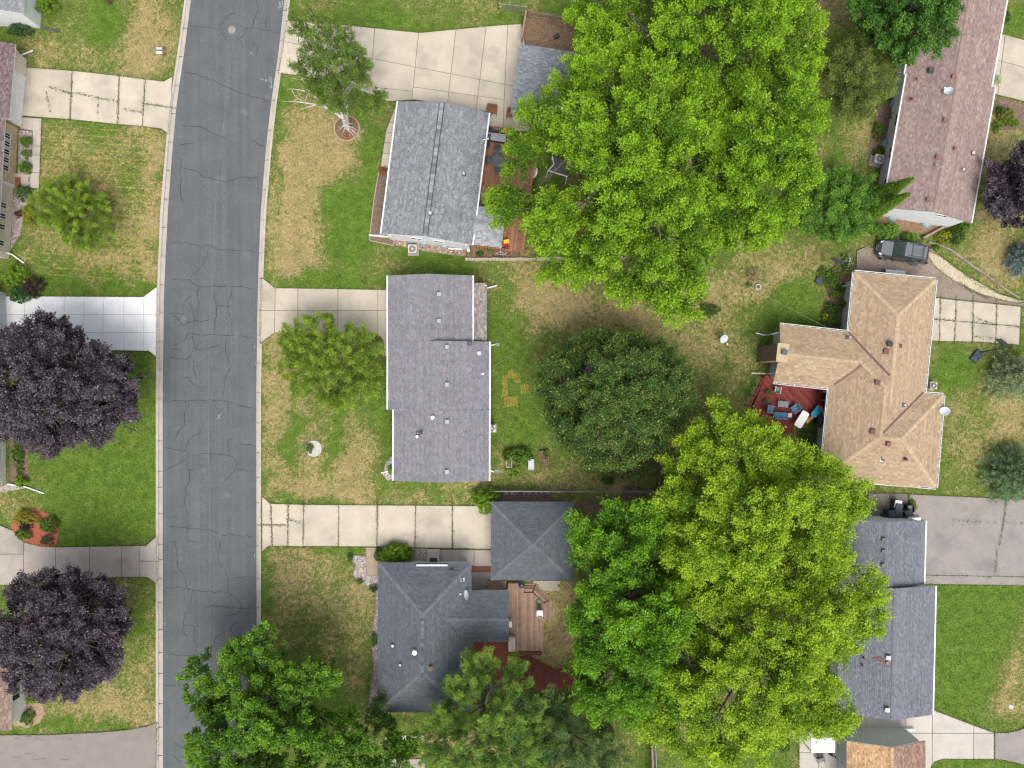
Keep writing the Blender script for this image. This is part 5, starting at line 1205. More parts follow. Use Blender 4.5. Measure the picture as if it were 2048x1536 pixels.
# garden shrubs
BR = [(.07,.16,.012),(.23,.38,.025)]; MID = [(.045,.12,.014),(.14,.26,.03)]; DK = [(.03,.08,.014),(.09,.175,.03)]; YEL = [(.16,.19,.01),(.36,.36,.03)]
shrub('round_bush', 'bright green round bush at the pyramid-roofed garage corner', 972, 1001, 27, 2.0, BR, .15, n=3800, seed=31, asp=.7)
shrub('broadleaf_bush', 'bright lime green oval bush by the slate house entry', 790, 1106, 35, 1.5, BR, .17, n=4600, seed=32, ry=18, asp=.55)
shrub('dark_bush', 'dark green low bush left of the lime oval bush', 758, 1110, 10, 1.0, DK, .12, n=900, seed=33, ry=14)
shrub('shrub', 'leafy green shrub at the foot of the stone veneer, upper', 51, 283, 11, .9, MID, .12, n=900, seed=34); shrub('shrub', 'small green shrub between two others by stone veneer', 52, 307, 10, .6, MID, .1, n=500, seed=35); shrub('shrub', 'leafy green shrub at the foot of the stone veneer, lower', 50, 335, 12, .9, MID, .12, n=1000, seed=36)
shrub('garden_shrub', 'dark green shrub left of the small lawn tree', 45, 385, 15, 1.1, DK, .12, n=1300, seed=37, flower=(.5,.35,.02,.03)); shrub('golden_shrub', 'golden yellow tall shrub left of the small lawn tree', 57, 428, 9, 1.3, YEL, .12, n=1100, seed=38, ry=24); shrub('red_shrub', 'small dark red shrub by the tan wall', 38, 428, 8, .8, [(.06,.02,.015),(.16,.05,.04)], .1, n=500, seed=39)
shrub('spiky_bush', 'lime green bush with long shoots beside the purple bush', 32, 552, 32, 1.4, BR, .16, n=1700, seed=40, ry=20, spiky=.6, lump=.5); shrub('purple_bush', 'round dark purple bush by the new driveway', 64, 572, 21, 1.2, [(.02,.01,.016),(.1,.05,.07)], .12, n=2200, seed=41); shrub('green_bush', 'green bush at the new white driveway corner', 40, 590, 24, 1.0, [(.02,.085,.025),(.07,.18,.05)], .12, n=1900, seed=42, ry=17)
shrub('hosta', 'leafy green row of plants under the grey wall window', 36, 905, 11, .8, MID, .16, n=1500, seed=43, ry=42); shrub('hosta', 'light green plant at the south end of the wall row', 42, 962, 13, .7, BR, .15, n=800, seed=44)
shrub('golden_barberry', 'golden shrub in the red mulch island', 52, 1036, 27, .8, [(.13,.16,.012),(.34,.34,.04)], .12, n=2000, seed=45, ry=16, flower=(.4,.2,.03,.06)); shrub('barberry', 'dark purple round barberry in the red mulch island', 51, 1049, 13, .7, [(.02,.012,.02),(.06,.035,.055)], .09, n=1500, seed=46); shrub('box_shrub', 'bright green shrub in the island beside the driveway edge', 46, 1068, 17, .6, MID, .11, n=1500, seed=47, ry=12); shrub('box_shrub', 'larger bright green shrub right side of the mulch island', 97, 1050, 19, .8, MID, .11, n=2300, seed=48, ry=17); shrub('juniper', 'dusty green juniper at the bottom of the mulch island', 94, 1081, 14, .5, [(.035,.075,.035),(.1,.16,.08)], .1, asp=.3, n=1300, seed=49, ry=11)
shrub('shrub', 'round green shrub in the kidney-shaped tan bed', 53, 1436, 15, .8, MID, .12, n=1300, seed=50); shrub('hydrangea', 'white flowering plant against the wall by brown roof', 66, 1400, 16, .8, BR, .12, n=900, seed=51, ry=7, flower=(.7,.72,.45,.2))
shrub('corner_shrub', 'lime green shrub at the top left house corner', 92, 10, 22, 1.3, BR, .13, n=1900, seed=52, ry=17); shrub('corner_shrub', 'dark green spreading shrub below the white corner wall', 40, 58, 26, .9, [(.02,.07,.02),(.06,.14,.045)], .12, n=1700, seed=53, ry=13); shrub('grass_clump', 'red-brown clump at the very top edge of left lawn', 219, 2, 9, .5, [(.13,.06,.04),(.25,.14,.1)], .14, asp=.2, n=350, seed=54)
shrub('orange_shrub', 'small orange-brown shrub at the side walk end', 764, 341, 8, .6, [(.2,.06,.015),(.4,.15,.04)], .09, n=500, seed=55)
shrub('squash_plant', 'lush green vegetable plants in the grey planters, right', 1047, 912, 16, 1.1, MID, .18, n=1300, seed=56, ry=18); shrub('squash_plant', 'green vegetable plants in the grey planter, left', 1020, 912, 15, 1.0, MID, .16, n=1000, seed=57); shrub('squash_vine', 'yellow-green vine trailing from the planters', 1026, 941, 15, .4, BR, .15, n=420, seed=58, ry=14, lump=.6)
shrub('pepper_plant', 'green plants in the upper half of the wooden raised bed', 1092, 908, 6, .6, MID, .1, n=260, seed=59, ry=9); shrub('lettuce', 'bright green lettuce in the lower left of wooden bed', 1083, 928, 4.5, .35, BR, .1, n=220, seed=60, ry=7)
shrub('hosta', 'striped pale hosta near the corner of the wire fence', 1273, 953, 8, .4, [(.1,.2,.03),(.35,.45,.15)], .13, n=350, seed=61); shrub('brush_pile', 'brown brushy bush under the linden', 1226, 945, 24, 1.0, [(.07,.05,.03),(.14,.11,.06)], .15, asp=.15, n=900, seed=62, ry=16); shrub('hosta', 'green leafy clump beside the brown brush', 1252, 942, 8, .6, MID, .12, n=320, seed=63); shrub('fern', 'dark green ferns at the wire fence foot', 1216, 962, 16, .5, DK, .14, n=420, seed=64, ry=8)
shrub('ornamental_grass', 'straw-coloured grass clump in the middle yard', 1508, 552, 15, .7, [(.24,.19,.1),(.5,.42,.25)], .2, asp=.12, n=900, seed=65, spiky=.8); shrub('hosta', 'green plant at the foot of straw-coloured grass', 1497, 570, 9, .3, MID, .1, n=250, seed=66, ry=6)
for i, (x, y, r_, ry, h, c_, lb) in enumerate([(1665, 560, 16, 18, .8, MID, 'green bush west of the tan house corner'), (1694, 522, 10, 16, .9, MID, 'green bush with white blossom by the timber edging'), (1648, 545, 12, 12, .6, BR, 'yellow-green plant beside the fallen hoop base'), (1672, 588, 15, 10, .7, MID, 'green plants below the tan house downspout'), (1662, 622, 14, 20, .8, DK, 'dark plants along the tan house west wall'), (1683, 610, 8, 9, 1.0, [(.07,.11,.015),(.14,.19,.03)], 'clipped olive-green round shrub by the tan house wall'), (1650, 632, 8, 9, .6, YEL, 'yellow-green plant at the west garden edge'), (1660, 645, 20, 9, .6, MID, 'green plants in the nook of the tan house'), (1683, 575, 9, 10, .6, DK, 'dark shrub under the tan house eave')]):
    shrub('garden_plant', lb, x, y, r_, h, c_, .12, n=int(r_ * ry * 5), seed=70 + i, ry=ry, flower=(.75,.75,.7,.3) if i == 1 else None)
for i, (x, y, r_, ry, h, c_, lb) in enumerate([(1758, 262, 12, 18, .7, MID, 'flowering green plants along the mauve house west bed'), (1790, 232, 8, 10, .8, DK, 'dark shrub against the mauve house west wall'), (1758, 306, 11, 13, .9, DK, 'dark round shrub above the air conditioner by mauve house'), (1888, 474, 16, 14, .9, YEL, 'yellow flowering shrub below the white gable'), (1912, 468, 17, 24, 1.1, DK, 'dark green shrub below the mauve roof corner'), (1925, 452, 15, 10, .9, MID, 'olive green shrub touching the mauve roof corner'), (2012, 228, 18, 15, .7, [(.12,.16,.02),(.24,.27,.05)], 'yellow-green shrubs beside the northeast driveway'), (2000, 222, 9, 10, .7, DK, 'dark green shrub in the northeast bed'), (2022, 245, 20, 9, .5, BR, 'lime green plants along the northeast bed'), (1994, 252, 8, 12, .5, BR, 'lime clump at the mauve house east wall'), (1992, 160, 12, 10, .8, [(.2,.3,.12),(.6,.65,.5)], 'white flowering shrub in the mauve house roof notch'), (2010, 35, 9, 16, .8, DK, 'dark shrub at the top right lawn corner'), (1838, 492, 13, 8, .6, [(.2,.25,.15),(.55,.58,.5)], 'white flowering plant behind the car'), (1872, 1445 - 950, 8, 6, .4, MID, 'low green clump at timber edging end')]):
    shrub('garden_plant', lb, x, y, r_, h, c_, .12, n=int(r_ * ry * 5), seed=90 + i, ry=ry)
for i, (x, y, r_, ry, h, c_, lb) in enumerate([(700, 1115, 6, 8, .5, DK, 'dark blue-green plant at the top of rock bed'), (720, 1163, 8, 6, .4, MID, 'small green plant in the scalloped rock bed'), (747, 1178, 8, 7, .6, DK, 'green shrub at the slate house west wall'), (748, 1280, 7, 14, .7, MID, 'green shrub mid-way along slate house west wall'), (1828, 1012, 6, 14, .6, BR, 'green weed clump beside the trash bins'), (1616, 872, 16, 13, 1.0, DK, 'dark round shrub below the red deck'), (980, 496, 14, 6, .5, MID, 'low green plants in the soil bed behind porch'), (960, 508, 10, 5, .4, DK, 'dark plants in the soil bed by stone edging'), (619, 897, 8, 10, .6, MID, 'green plant in the round white gravel ring'), (780, 940, 5, 10, .5, BR, 'yellow-green plants in gravel at centre house corner'), (1210, 1470, 20, 24, 1.2, DK, 'dark undergrowth beside the bottom fence'), (1565, 1490, 16, 18, 1.4, MID, 'green bush left of the back patio'), (905, 1420, 14, 10, .9, DK, 'dark bush under the slate roof south edge'), (990, 1100, 6, 14, .3, MID, 'weeds along the pyramid-roofed garage west wall'), (1330, 985, 16, 30, 1.6, DK, 'dark undergrowth by the wooden fence'), (1420, 620, 20, 14, .7, DK, 'dark low plants under the maple tip')]):
    shrub('garden_plant', lb, x, y, r_, h, c_, .12, n=int(r_ * ry * 5), seed=110 + i, ry=ry)
# ------------------------------------------------------------------ beds, decks, fences
def bed(name, label, poly, mat, z=.035, cat='garden bed', edging=None, pebbles=0, pcols=None, seed=1):
    c = P(sum(p[0] for p in poly) / len(poly), sum(p[1] for p in poly) / len(poly))
    t = thing(name, label, cat, c, world=True)
    PAVED.append(poly)
    w = [tuple(P(x, y).xy) for x, y in poly]
    MB().prism(w, -.08, z).build('bed_surface', mat, t)
    if edging:
        mb = MB()
        for a, b_ in zip(w, w[1:] + w[:1]): mb.beam((*a, .03), (*b_, .03), .07, .09)
        mb.build('edging', edging, t)
    if pebbles:
        rs = np.random.RandomState(seed); xs_ = [p[0] for p in w]; ys_ = [p[1] for p in w]
        V, F, C = [], [], []
        pal = np.array(pcols); k = 0; tries = 0
        while k < pebbles and tries < pebbles * 6:
            tries += 1
            x, y = rs.uniform(min(xs_), max(xs_)), rs.uniform(min(ys_), max(ys_))
            if not inpoly(np.array([x]), np.array([y]), w)[0]: continue
            s_ = .04 + .05 * rs.rand(); a = rs.rand() * 6.28; b0 = len(V)
            for q in range(4): V.append((x + s_ * math.cos(a + q * 1.57) * (1 + .3 * rs.rand()), y + s_ * math.sin(a + q * 1.57), z))
            V.append((x, y, z + s_ * .7))
            F += [(b0 + q, b0 + (q + 1) % 4, b0 + 4) for q in range(4)]; C += [pal[rs.randint(len(pal))] * (.7 + .6 * rs.rand())] * 4
            k += 1
        tag(npmesh('pebble', V, F, MATTR('pebble', .8, fine=.0), t, col=np.array(C), corner=3), kind='stuff')
    return t
RIVER = [(.45,.33,.2),(.35,.28,.22),(.25,.2,.17),(.5,.44,.36),(.3,.17,.12)]
GREYR = [(.42,.38,.36),(.33,.28,.27),(.5,.46,.43),(.26,.23,.22)]
m_mulch = M('brown_mulch', (.13,.085,.065), (.2,.14,.11), 4, fine=.45, fscale=16, rough=1, bump=.5, bscale=18)
m_redmulch = M('red_mulch', (.36,.11,.07), (.27,.085,.055), 4, fine=.35, fscale=18, rough=1, bump=.5, bscale=18)
m_dkred = M('dark_red_mulch', (.17,.05,.035), (.11,.04,.03), 3, fine=.4, fscale=16, rough=1, bump=.5, bscale=18)
m_rock = M('landscape_rock', (.36,.31,.28), (.26,.22,.2), 5, fine=.4, fscale=14, rough=1)
m_edge = M('plastic_edging', (.4,.37,.3), (.3,.28,.22), 4)
bed('mulch_bed', 'brown mulch strip along the west side of ranch house', [(758,342),(785,345),(776,470),(740,470),(748,400)], m_mulch, edging=m_edge)
bed('mulch_bed', 'narrow edged bed below the white drain pipe', [(740,472),(788,477),(786,491),(739,481)], m_mulch, edging=m_edge, z=.03)
bed('rock_bed', 'river rock bed along the white gable end of ranch house', [(788,474),(930,496),(930,512),(860,504),(787,489)], m_mulch, edging=m_wood, pebbles=900, pcols=RIVER, seed=3)
bed('soil_bed', 'dark soil bed below the porch roof', [(930,488),(1010,496),(1040,498),(1040,514),(932,517)], m_soil, z=.04)
bed('dirt_run', 'bare leafy dirt behind the wooden fence corner', [(1050,30),(1150,44),(1150,110),(1040,92)], M('leafy_dirt', (.22,.15,.1), (.15,.1,.065), 3, fine=.5, fscale=12, rough=1), z=.02)
bed('rock_bed', 'grey rock strip along the stone-fronted house', [(38,260),(65,264),(60,376),(36,372)], m_rock, pebbles=300, pcols=GREYR, seed=5)
bed('rock_bed', 'grey rock strip along the tan wall by golden shrub', [(30,376),(60,380),(40,470),(22,500),(20,440)], m_rock, pebbles=300, pcols=GREYR, seed=6)
bed('rock_bed', 'pinkish rock patch at the south end of grey-walled house', [(-10,972),(20,966),(52,976),(0,984)], m_rock, pebbles=150, pcols=GREYR, seed=7)
bed('mulch_bed', 'dark bed with leafy row beneath the grey wall window', [(20,870),(55,872),(57,960),(40,970),(20,966)], m_mulch)
bed('mulch_island', 'red mulch island with shrubs on the left lawn', [(22,1055),(30,1035),(55,1020),(75,1018),(100,1030),(117,1045),(118,1070),(112,1092),(80,1092),(50,1084),(30,1070)], m_redmulch)
bed('mulch_bed', 'tan kidney-shaped bed by the brown-roofed corner', [(28,1422),(45,1408),(85,1404),(90,1425),(80,1445),(55,1456),(35,1450)], M('tan_mulch', (.33,.24,.16), (.25,.18,.12), 4, fine=.35, fscale=16))
bed('mulch_bed', 'red-brown mulch west of mauve house', [(1757,210),(1800,205),(1782,330),(1735,335),(1742,270)], m_mulch)
bed('mulch_bed', 'brown mulch below the white gable of mauve house', [(1755,425),(1880,452),(1865,470),(1800,462),(1758,445)], M('leaf_mulch', (.24,.15,.09), (.17,.11,.07), 4, fine=.45, fscale=14))
bed('mulch_bed', 'brown mulch bed beside the northeast driveway', [(1996,194),(2060,212),(2060,262),(2030,258),(1990,262)], m_mulch)
bed('garden_bed', 'dark weedy bed along the tan house west wall', [(1655,560),(1712,545),(1700,660),(1645,655),(1648,610)], m_soil, z=.03)
bed('rock_bed', 'grey rock bed with scalloped edging west of slate house', [(700,1110),(732,1112),(734,1150),(757,1150),(757,1420),(735,1420),(742,1380),(748,1330),(742,1270),(752,1220),(752,1180),(735,1172),(718,1168),(706,1148),(712,1130)], m_rock, edging=m_wood, pebbles=900, pcols=GREYR, seed=9)
bed('rock_bed', 'grey rock patch between lime bush and entry step', [(822,1097),(857,1097),(857,1128),(820,1128)], m_rock, pebbles=250, pcols=GREYR, seed=10)
bed('rock_bed', 'pinkish gravel corner at centre house southwest', [(789,905),(789,958),(775,960),(766,950),(770,930)], m_rock, pebbles=160, pcols=GREYR, seed=11)
bed('mulch_bed', 'dark red mulch behind the slate house deck', [(945,1280),(1020,1280),(1020,1312),(1060,1312),(1085,1325),(1110,1338),(1150,1336),(1160,1360),(1110,1385),(1060,1390),(960,1340)], m_dkred, z=.03)
bed('mulch_bed', 'brown soil strip between wire fence and garage', [(1000,982),(1105,984),(1105,1008),(1000,1006)], m_mulch, z=.03)
# brick ring under the birch
ring = thing('brick_ring', 'ring of tan bricks round the birch foot', 'planter', P(694, 257))
MB().lathe([(1.05, -.05), (1.05, .05)], n=28).build('soil', m_soil, ring)
for i in range(34):
    a = 2 * math.pi * i / 34
    MB().box((1.13 * math.cos(a), 1.13 * math.sin(a), .05), (.12, .19, .12), rz=a).build('brick', M('tan_brick', (.42,.3,.2), (.34,.22,.15), 3), ring)
shrub('orange_flower', 'orange flowers inside the brick ring', 694, 272, 4.5, .3, [(.2,.12,.02),(.6,.17,.01)], .08, n=160, seed=140, cat='flower'); 
ring2 = thing('gravel_ring', 'round white gravel ring on the front lawn', 'planter', P(627.5, 897))
MB().lathe([(.68, -.05), (.68, .05)], n=28).build('gravel', M('white_gravel', (.5,.46,.42), (.38,.35,.33), 9, fine=.3, fscale=20), ring2)
mb = MB(); mb.torus((0, 0, .04), .7, .04, 28, 6); mb.build('ring_edging', m_lgrey, ring2)
# low stone edging of the soil bed
for i, (a, b_) in enumerate((((930,519),(1065,519)), ((1065,519),(1145,516)), ((1180,515),(1250,517)))):
    t = thing('stone_edging', ['row of pale stone blocks below the soil bed', 'row of pale stone blocks running under the maple', 'far end of the stone block row under the maple'][i], 'edging', P(*a), world=True)
    A, B = P(*a), P(*b_); L = (B - A).length; d = (B - A).normalized(); k = int(L / .3)
    for j in range(k):
        MB().box(A + d * (L * (j + .5) / k) + Vector((0, random.uniform(-.02, .02), .1)), (L / k - .02, .26, .3), rz=math.atan2(d.y, d.x)).build('block', M('edging_stone', (.42,.37,.29), (.33,.29,.23), 3, fine=.2), t)
for i, (x, y, w, h) in enumerate(((1012,985,.42,.36),(1025,986,.3,.34),(1034,986,.13,.26),(1047,986,.13,.26),(1059,986,.14,.26),(1072,986,.14,.26),(1084,985,.14,.26),(1097,985,.14,.26),(1112,985,.15,.24))):
    tag(MB().box(P(x, y, .05), (w, h, .06), rz=random.uniform(-.1, .1)).build('stepping_stone', M('paver_stone', (.34,.28,.24), (.27,.22,.19), 5)), ['largest square stone at the left end of garage path', 'second square stone of the garage path', 'third stone, first narrow one, of the garage path', 'fourth stone of the path behind the garage', 'fifth stone of the path behind the garage', 'sixth stone of the path behind the garage', 'seventh stone of the path behind the garage', 'eighth stone of the path behind the garage', 'last stone at the right end of the garage path'][i], 'stepping stone', 'stepping stones behind the garage')
# brick walk and paver patio
def pavers(name, label, poly, pw, ph, mat, rz=0.0, z=.05):
    t = thing(name, label, 'paving', P(*poly[0]), world=True)
    w = [tuple(P(x, y).xy) for x, y in poly]; mb = MB(); x0, x1 = min(p[0] for p in w), max(p[0] for p in w); y0, y1 = min(p[1] for p in w), max(p[1] for p in w)
    r_ = 0; y = y0
    while y < y1 - ph * .5:
        x = x0 + (pw / 2 if r_ % 2 else 0)
        while x < x1 - pw * .3:
            if inpoly(np.array([x + pw / 2]), np.array([y + ph / 2]), w)[0]: mb.box((x + pw / 2, y + ph / 2, z - .03 + random.uniform(-.004, .004)), (pw - .012, ph - .012, .07))
            x += pw
        y += ph; r_ += 1
    MB().prism(w, -.05, z - .02).build('sand_bed', m_joint, t)
    tag(mb.build('paver', mat, t), kind='stuff')
    return t
pavers('brick_walk', 'tan brick walk at the slate house entry', [(731,1096),(756,1096),(757,1150),(732,1150)], .2, .1, M('tan_paver', (.42,.33,.25), (.35,.26,.19), 6, fine=.15))
pavers('paver_patio', 'square-paver patio behind the pyramid-roofed garage', [(1060,1158),(1117,1158),(1117,1181),(1085,1181)], .3, .3, M('grey_paver', (.38,.34,.28), (.31,.28,.24), 5))
st = thing('entry_step', 'tan concrete entry step with dark mat', 'steps', P(867, 1112), world=True)
MB().prism([tuple(P(x, y).xy) for x, y in ((855,1098),(880,1098),(880,1130),(854,1130))], 0, .15).build('step', m_conc, st)
MB().prism([tuple(P(x, y).xy) for x, y in ((855.5,1103),(879.5,1103),(879.5,1130),(854.5,1130))], .15, .32).build('landing', m_conc, st)
tag(MB().box(P(867, 1120, .335), (.66, .38, .02)).build('door_mat', M('mat_rubber', (.05,.03,.03), (.07,.05,.05), 9)), 'dark brown door mat on the tan entry step', 'door mat')
tag(MB().box(P(36, 364, .12) + Vector((0, 0, 0)), (.5, .85, .03), rz=.05).build('door_mat', M('mat_coir', (.16,.06,.025), (.22,.09,.04), 9)), 'rust brown door mat by the stone-fronted house door', 'door mat')
MB().prism([tuple(P(x, y).xy) for x, y in ((28,346),(58,350),(56,378),(26,375))], 0, .1).build('doorstep', m_conc_old, W2[0])
# decks: every board its own piece
def deck(name, label, poly, z, ang, mat, bw=.14, thick=.04, pitch_=None, skirt=None, holes=None):
    t = thing(name, label, 'deck', P(*poly[0]), world=True)
    w = [P(x, y, z).xy for x, y in poly]
    u = Vector((math.cos(ang), math.sin(ang))); v = Vector((-u.y, u.x))
    q = [(p.dot(u), p.dot(v)) for p in w]
    b_ = min(x[1] for x in q) + .002; hi = max(x[1] for x in q); st_ = pitch_ or bw + .012
    while b_ < hi - bw * .4:
        mid = b_ + bw / 2; hit = []
        for (a0, c0), (a1, c1) in zip(q, q[1:] + q[:1]):
            if (c0 > mid) != (c1 > mid): hit.append(a0 + (a1 - a0) * (mid - c0) / (c1 - c0))
        hit.sort()
        for lo, hi2 in zip(hit[0::2], hit[1::2]):
            if hi2 - lo > .15:
                c = u * ((lo + hi2) / 2) + v * mid
                MB().box((c.x, c.y, z - thick / 2 + random.uniform(-.003, .003)), (hi2 - lo, bw, thick), rz=ang).build('board', random.choice(mat), t)
        b_ += st_
    mb = MB()
    for a, c in zip(w, w[1:] + w[:1]): mb.beam((*a, z / 2 - .03), (*c, z / 2 - .03), .05, z - .06)
    mb.build('skirt', skirt or mat[0], t)
    cc = sum((Vector(p) for p in w), Vector((0, 0))) / len(w)
    for p in w:
        p = p.lerp(cc, .06); MB().box((p.x, p.y, z / 2 - .05), (.1, .1, z - .02)).build('joist_post', skirt or mat[0], t)
    return t
cedar = [M('cedar_%d' % i, c, tuple(x * .78 for x in c), 2.2, fine=.25, fscale=18, rough=.8) for i, c in enumerate(((.32,.155,.095),(.28,.13,.08),(.35,.18,.115)))]
brown = [M('deck_brown_%d' % i, c, tuple(x * .8 for x in c), 2.2, fine=.2, fscale=18, rough=.85) for i, c in enumerate(((.31,.205,.15),(.28,.18,.13),(.34,.23,.17),(.25,.165,.125)))]
redst = [M('deck_red_%d' % i, c, tuple(x * .75 for x in c), 2.2, fine=.2, fscale=18, rough=.75) for i, c in enumerate(((.21,.042,.036),(.175,.036,.032),(.24,.055,.045)))]
deck('deck', 'red cedar deck behind the ranch house under the maple', [(960,256),(1075,272),(1048,500),(1012,502),(1010,496),(944,488)], .45, R(-97), cedar)
mb = MB()
rl = thing('deck_rail', 'pale wooden bench rail along the ranch house wall', 'railing', P(964, 380), world=True)
MB().beam(P(967, 372, .9), P(961, 412, .9), .22, .05).build('seat', m_wood, rl)
mb = MB()
for x, y in ((967,374),(964,392),(961,410)): mb.box(P(x, y, .66), (.08, .2, .45))
mb.build('leg', m_wood, rl)
t = thing('slat_fence', 'short orange slatted rail below the porch roof', 'railing', P(945, 490, 0), world=True)
A, B = P(944, 491.5, .95), P(1017, 499, .95)
for i in range(14):
    p = A.lerp(B, i / 13); MB().box((p.x, p.y, .48), (.17, .06, .9), rz=-.1).build('slat', M('orange_wood', (.42,.2,.08), (.33,.15,.06), 3), t)
MB().beam(A + Vector((0, .05, -.12)), B + Vector((0, .05, -.12)), .05, .09).build('rail', m_brownwood, t)
deck('deck', 'weathered brown deck with chamfered steps behind slate house', [(1016,1184),(1016,1167),(1047,1168),(1047,1186),(1065,1186),(1087,1206),(1084,1302),(1020,1302)], .5, R(90), brown)
deck('deck_landing', 'brown board landing left of the slate house deck', [(976,1162),(1011,1162),(1012,1180),(974,1181)], .42, R(90), brown)
for k, (zz, off) in enumerate(((.36, 0), (.22, 1), (.09, 2))):
    o = 5.0 * off
    path = [(1047,1184 - o - 4),(1067 + o * .4,1184 - o - 4),(1091 + o,1206 - o * .4 - 2),(1090 + o,1240)]
    t = thing('deck_step', ['highest brown step wrapped round the deck corner', 'middle brown step wrapped round the deck corner', 'lowest brown step wrapped round the deck corner'][k], 'step', P(*path[0]), world=True, group='deck corner steps')
    for a, b_ in zip(path[:-1], path[1:]):
        d = (P(*b_) - P(*a)).normalized()
        for q in (-.08, .06):
            nn = Vector((d.y, -d.x, 0)) * q
            MB().beam(P(*a, zz) - nn - d * .05, P(*b_, zz) - nn + d * .05, .13, .04).build('board', brown[k], t)
        MB().beam(P(*a, zz / 2), P(*b_, zz / 2), .1, zz - .03).build('riser', brown[3], t)
t = thing('deck_bench', 'red-brown bench strip along the deck bottom edge', 'bench', P(1045, 1308), world=True)
MB().beam(P(1040, 1307, .42), P(1084, 1307, .42), .3, .05).build('seat', M('red_brown_wood', (.16,.06,.045), (.12,.045,.035), 3), t)
MB().beam(P(1086, 1240, .6), P(1085, 1311, .6), .09, .05).build('rail', brown[2], t)
mb = MB(); [mb.box(P(x, 1307, .2), (.1, .25, .42)) for x in (1045, 1062, 1080)]; [mb.box(P(1085.5, y, .3), (.08, .08, .6)) for y in (1242, 1275, 1308)]; mb.build('leg', brown[3], t)
tag(MB().beam(P(944, 1139, .06), P(984, 1139, .06), .5, .1).build('threshold', M('brick_red', (.19,.075,.05), (.14,.055,.04), 5)), 'red-brown threshold boards between slate house and garage', 'threshold')
tag(MB().prism([tuple(P(x, y, .6).xy) for x, y in ((1016,1270),(1030,1271),(1031,1298),(1017,1299))], .5, 1.15).build('storage_cabinet', M('beige_panel', (.42,.37,.31), (.36,.31,.26), 3)), 'beige storage cabinet on the slate house deck', 'cabinet')
deck('deck', 'red stained deck with diagonal boards beside tan house', [(1532,750),(1560,752),(1656,776),(1646,812),(1636,830),(1612,852),(1580,852),(1545,852),(1511,824),(1507,812)], .5, R(-48), redst)
deck('deck_stairs', 'red stained wooden stairs below the red deck', [(1567,848),(1588,850),(1586,866),(1566,864)], .25, R(0), redst)
t = thing('lattice_rail', 'red railing of wooden rings along the red deck edge', 'railing', P(1520, 785, .5), world=True)
A, B = P(1530, 752, 1.25), P(1500, 812, 1.25)
MB().beam(A, B, .1, .05).build('top_rail', redst[1], t); MB().beam(A + Vector((.0, 0, -.6)), B + Vector((0, 0, -.6)), .08, .05).build('bottom_rail', redst[1], t)
d = (B - A).normalized()
for i in range(9):
    mb = MB(); mt = Matrix((d, Vector((0, 0, 1)), d.cross(Vector((0, 0, 1))))).transposed()
    mb.torus(A.lerp(B, .15 + .8 * i / 8) - Vector((.06, -.02, .3)), .17, .028, 16, 5, mat=Matrix.Rotation(R(58), 3, d) @ mt); mb.build('ring', M('ring_wood', (.24,.15,.11), (.19,.11,.08), 5), t)
[MB().box((A.lerp(B, f).x, A.lerp(B, f).y, .65), (.09, .09, 1.25)).build('post', redst[1], t) for f in (0, .33, .66, 1)]

# fences
def chainlink(name, label, pts, h=1.15, sp=2.6):
    t = thing(name, label, 'fence', P(*pts[0]), world=True)
    W = [P(*p) for p in pts]
    posts, rail, wire = MB(), MB(), MB()
    for a, b_ in zip(W[:-1], W[1:]):
        L = (b_ - a).length; k = max(1, round(L / sp)); d = (b_ - a).normalized()
        for i in range(k + 1):
            p = a.lerp(b_, i / k); pm = MB(); pm.tube([p, p + Vector((0, 0, h + .06))], .035, 8); pm.build('post', m_grey, t)
        rail.tube([a + Vector((0, 0, h)), b_ + Vector((0, 0, h))], .03, 8)
        for s_ in np.arange(0, L - h, .16):
            wire.beam(a + d * s_, a + d * (s_ + h) + Vector((0, 0, h)), .009, .009); wire.beam(a + d * (s_ + h), a + d * s_ + Vector((0, 0, h)), .009, .009)
    rail.build('top_rail', m_grey, t); tag(wire.build('wire_mesh', m_grey, t), kind='stuff')
chainlink('wire_fence', 'grey chain-link fence behind the pyramid-roofed garage', [(983,979),(1300,981)])
chainlink('wire_fence', 'chain-link fence corner at the top edge', [(997,-60),(996,20),(1053,27)])
chainlink('wire_fence', 'chain-link fence along the lot line at the bottom', [(1306,1480),(1314,1640)])
def board_fence(name, label, a, b_, h=1.5, mat=None, side=1, bw=.14, gap=.02, caprail=True):
    A, B = P(*a), P(*b_); d = (B - A).normalized(); L = (B - A).length; nn = Vector((-d.y, d.x, 0)) * side
    t = thing(name, label, 'fence', A, world=True); rz = math.atan2(d.y, d.x)
    for i in range(int(L / (bw + gap))):
        p = A + d * ((i + .5) * (bw + gap)); MB().box((p.x, p.y, h / 2 + random.uniform(-.02, .02)), (bw, .025, h), rz=rz).build('board', mat, t)
    for z in (.35, h - .25): MB().beam(A + nn * .04 + Vector((0, 0, z)), B + nn * .04 + Vector((0, 0, z)), .05, .09).build('rail', mat, t)
    for i in range(int(L / 2.2) + 1):
        p = A + d * min(L, i * 2.2) + nn * .06; MB().box((p.x, p.y, h / 2), (.09, .09, h + .06), rz=rz).build('post', mat, t)
    if caprail: MB().beam(A + Vector((0, 0, h + .03)), B + Vector((0, 0, h + .03)), .16, .04).build('cap_rail', mat, t)
board_fence('picket_fence', 'weathered picket fence at the top of bare dirt run', (1056,35), (1150,50), 1.3, m_wood, side=-1, caprail=False, gap=.035)
board_fence('board_fence', 'weathered board fence along the wide driveway end', (1052,36), (1043,88), 1.3, m_wood, side=1)
board_fence('board_fence', 'dark wooden fence right of the linden tree', (1315,900), (1313,990), 1.5, M('dark_wood', (.09,.07,.06), (.13,.11,.1), 3), side=1)
board_fence('board_fence', 'grey board fence at the bottom edge beside larch', (1298,1480), (1303,1640), 1.5, m_wood, side=1)
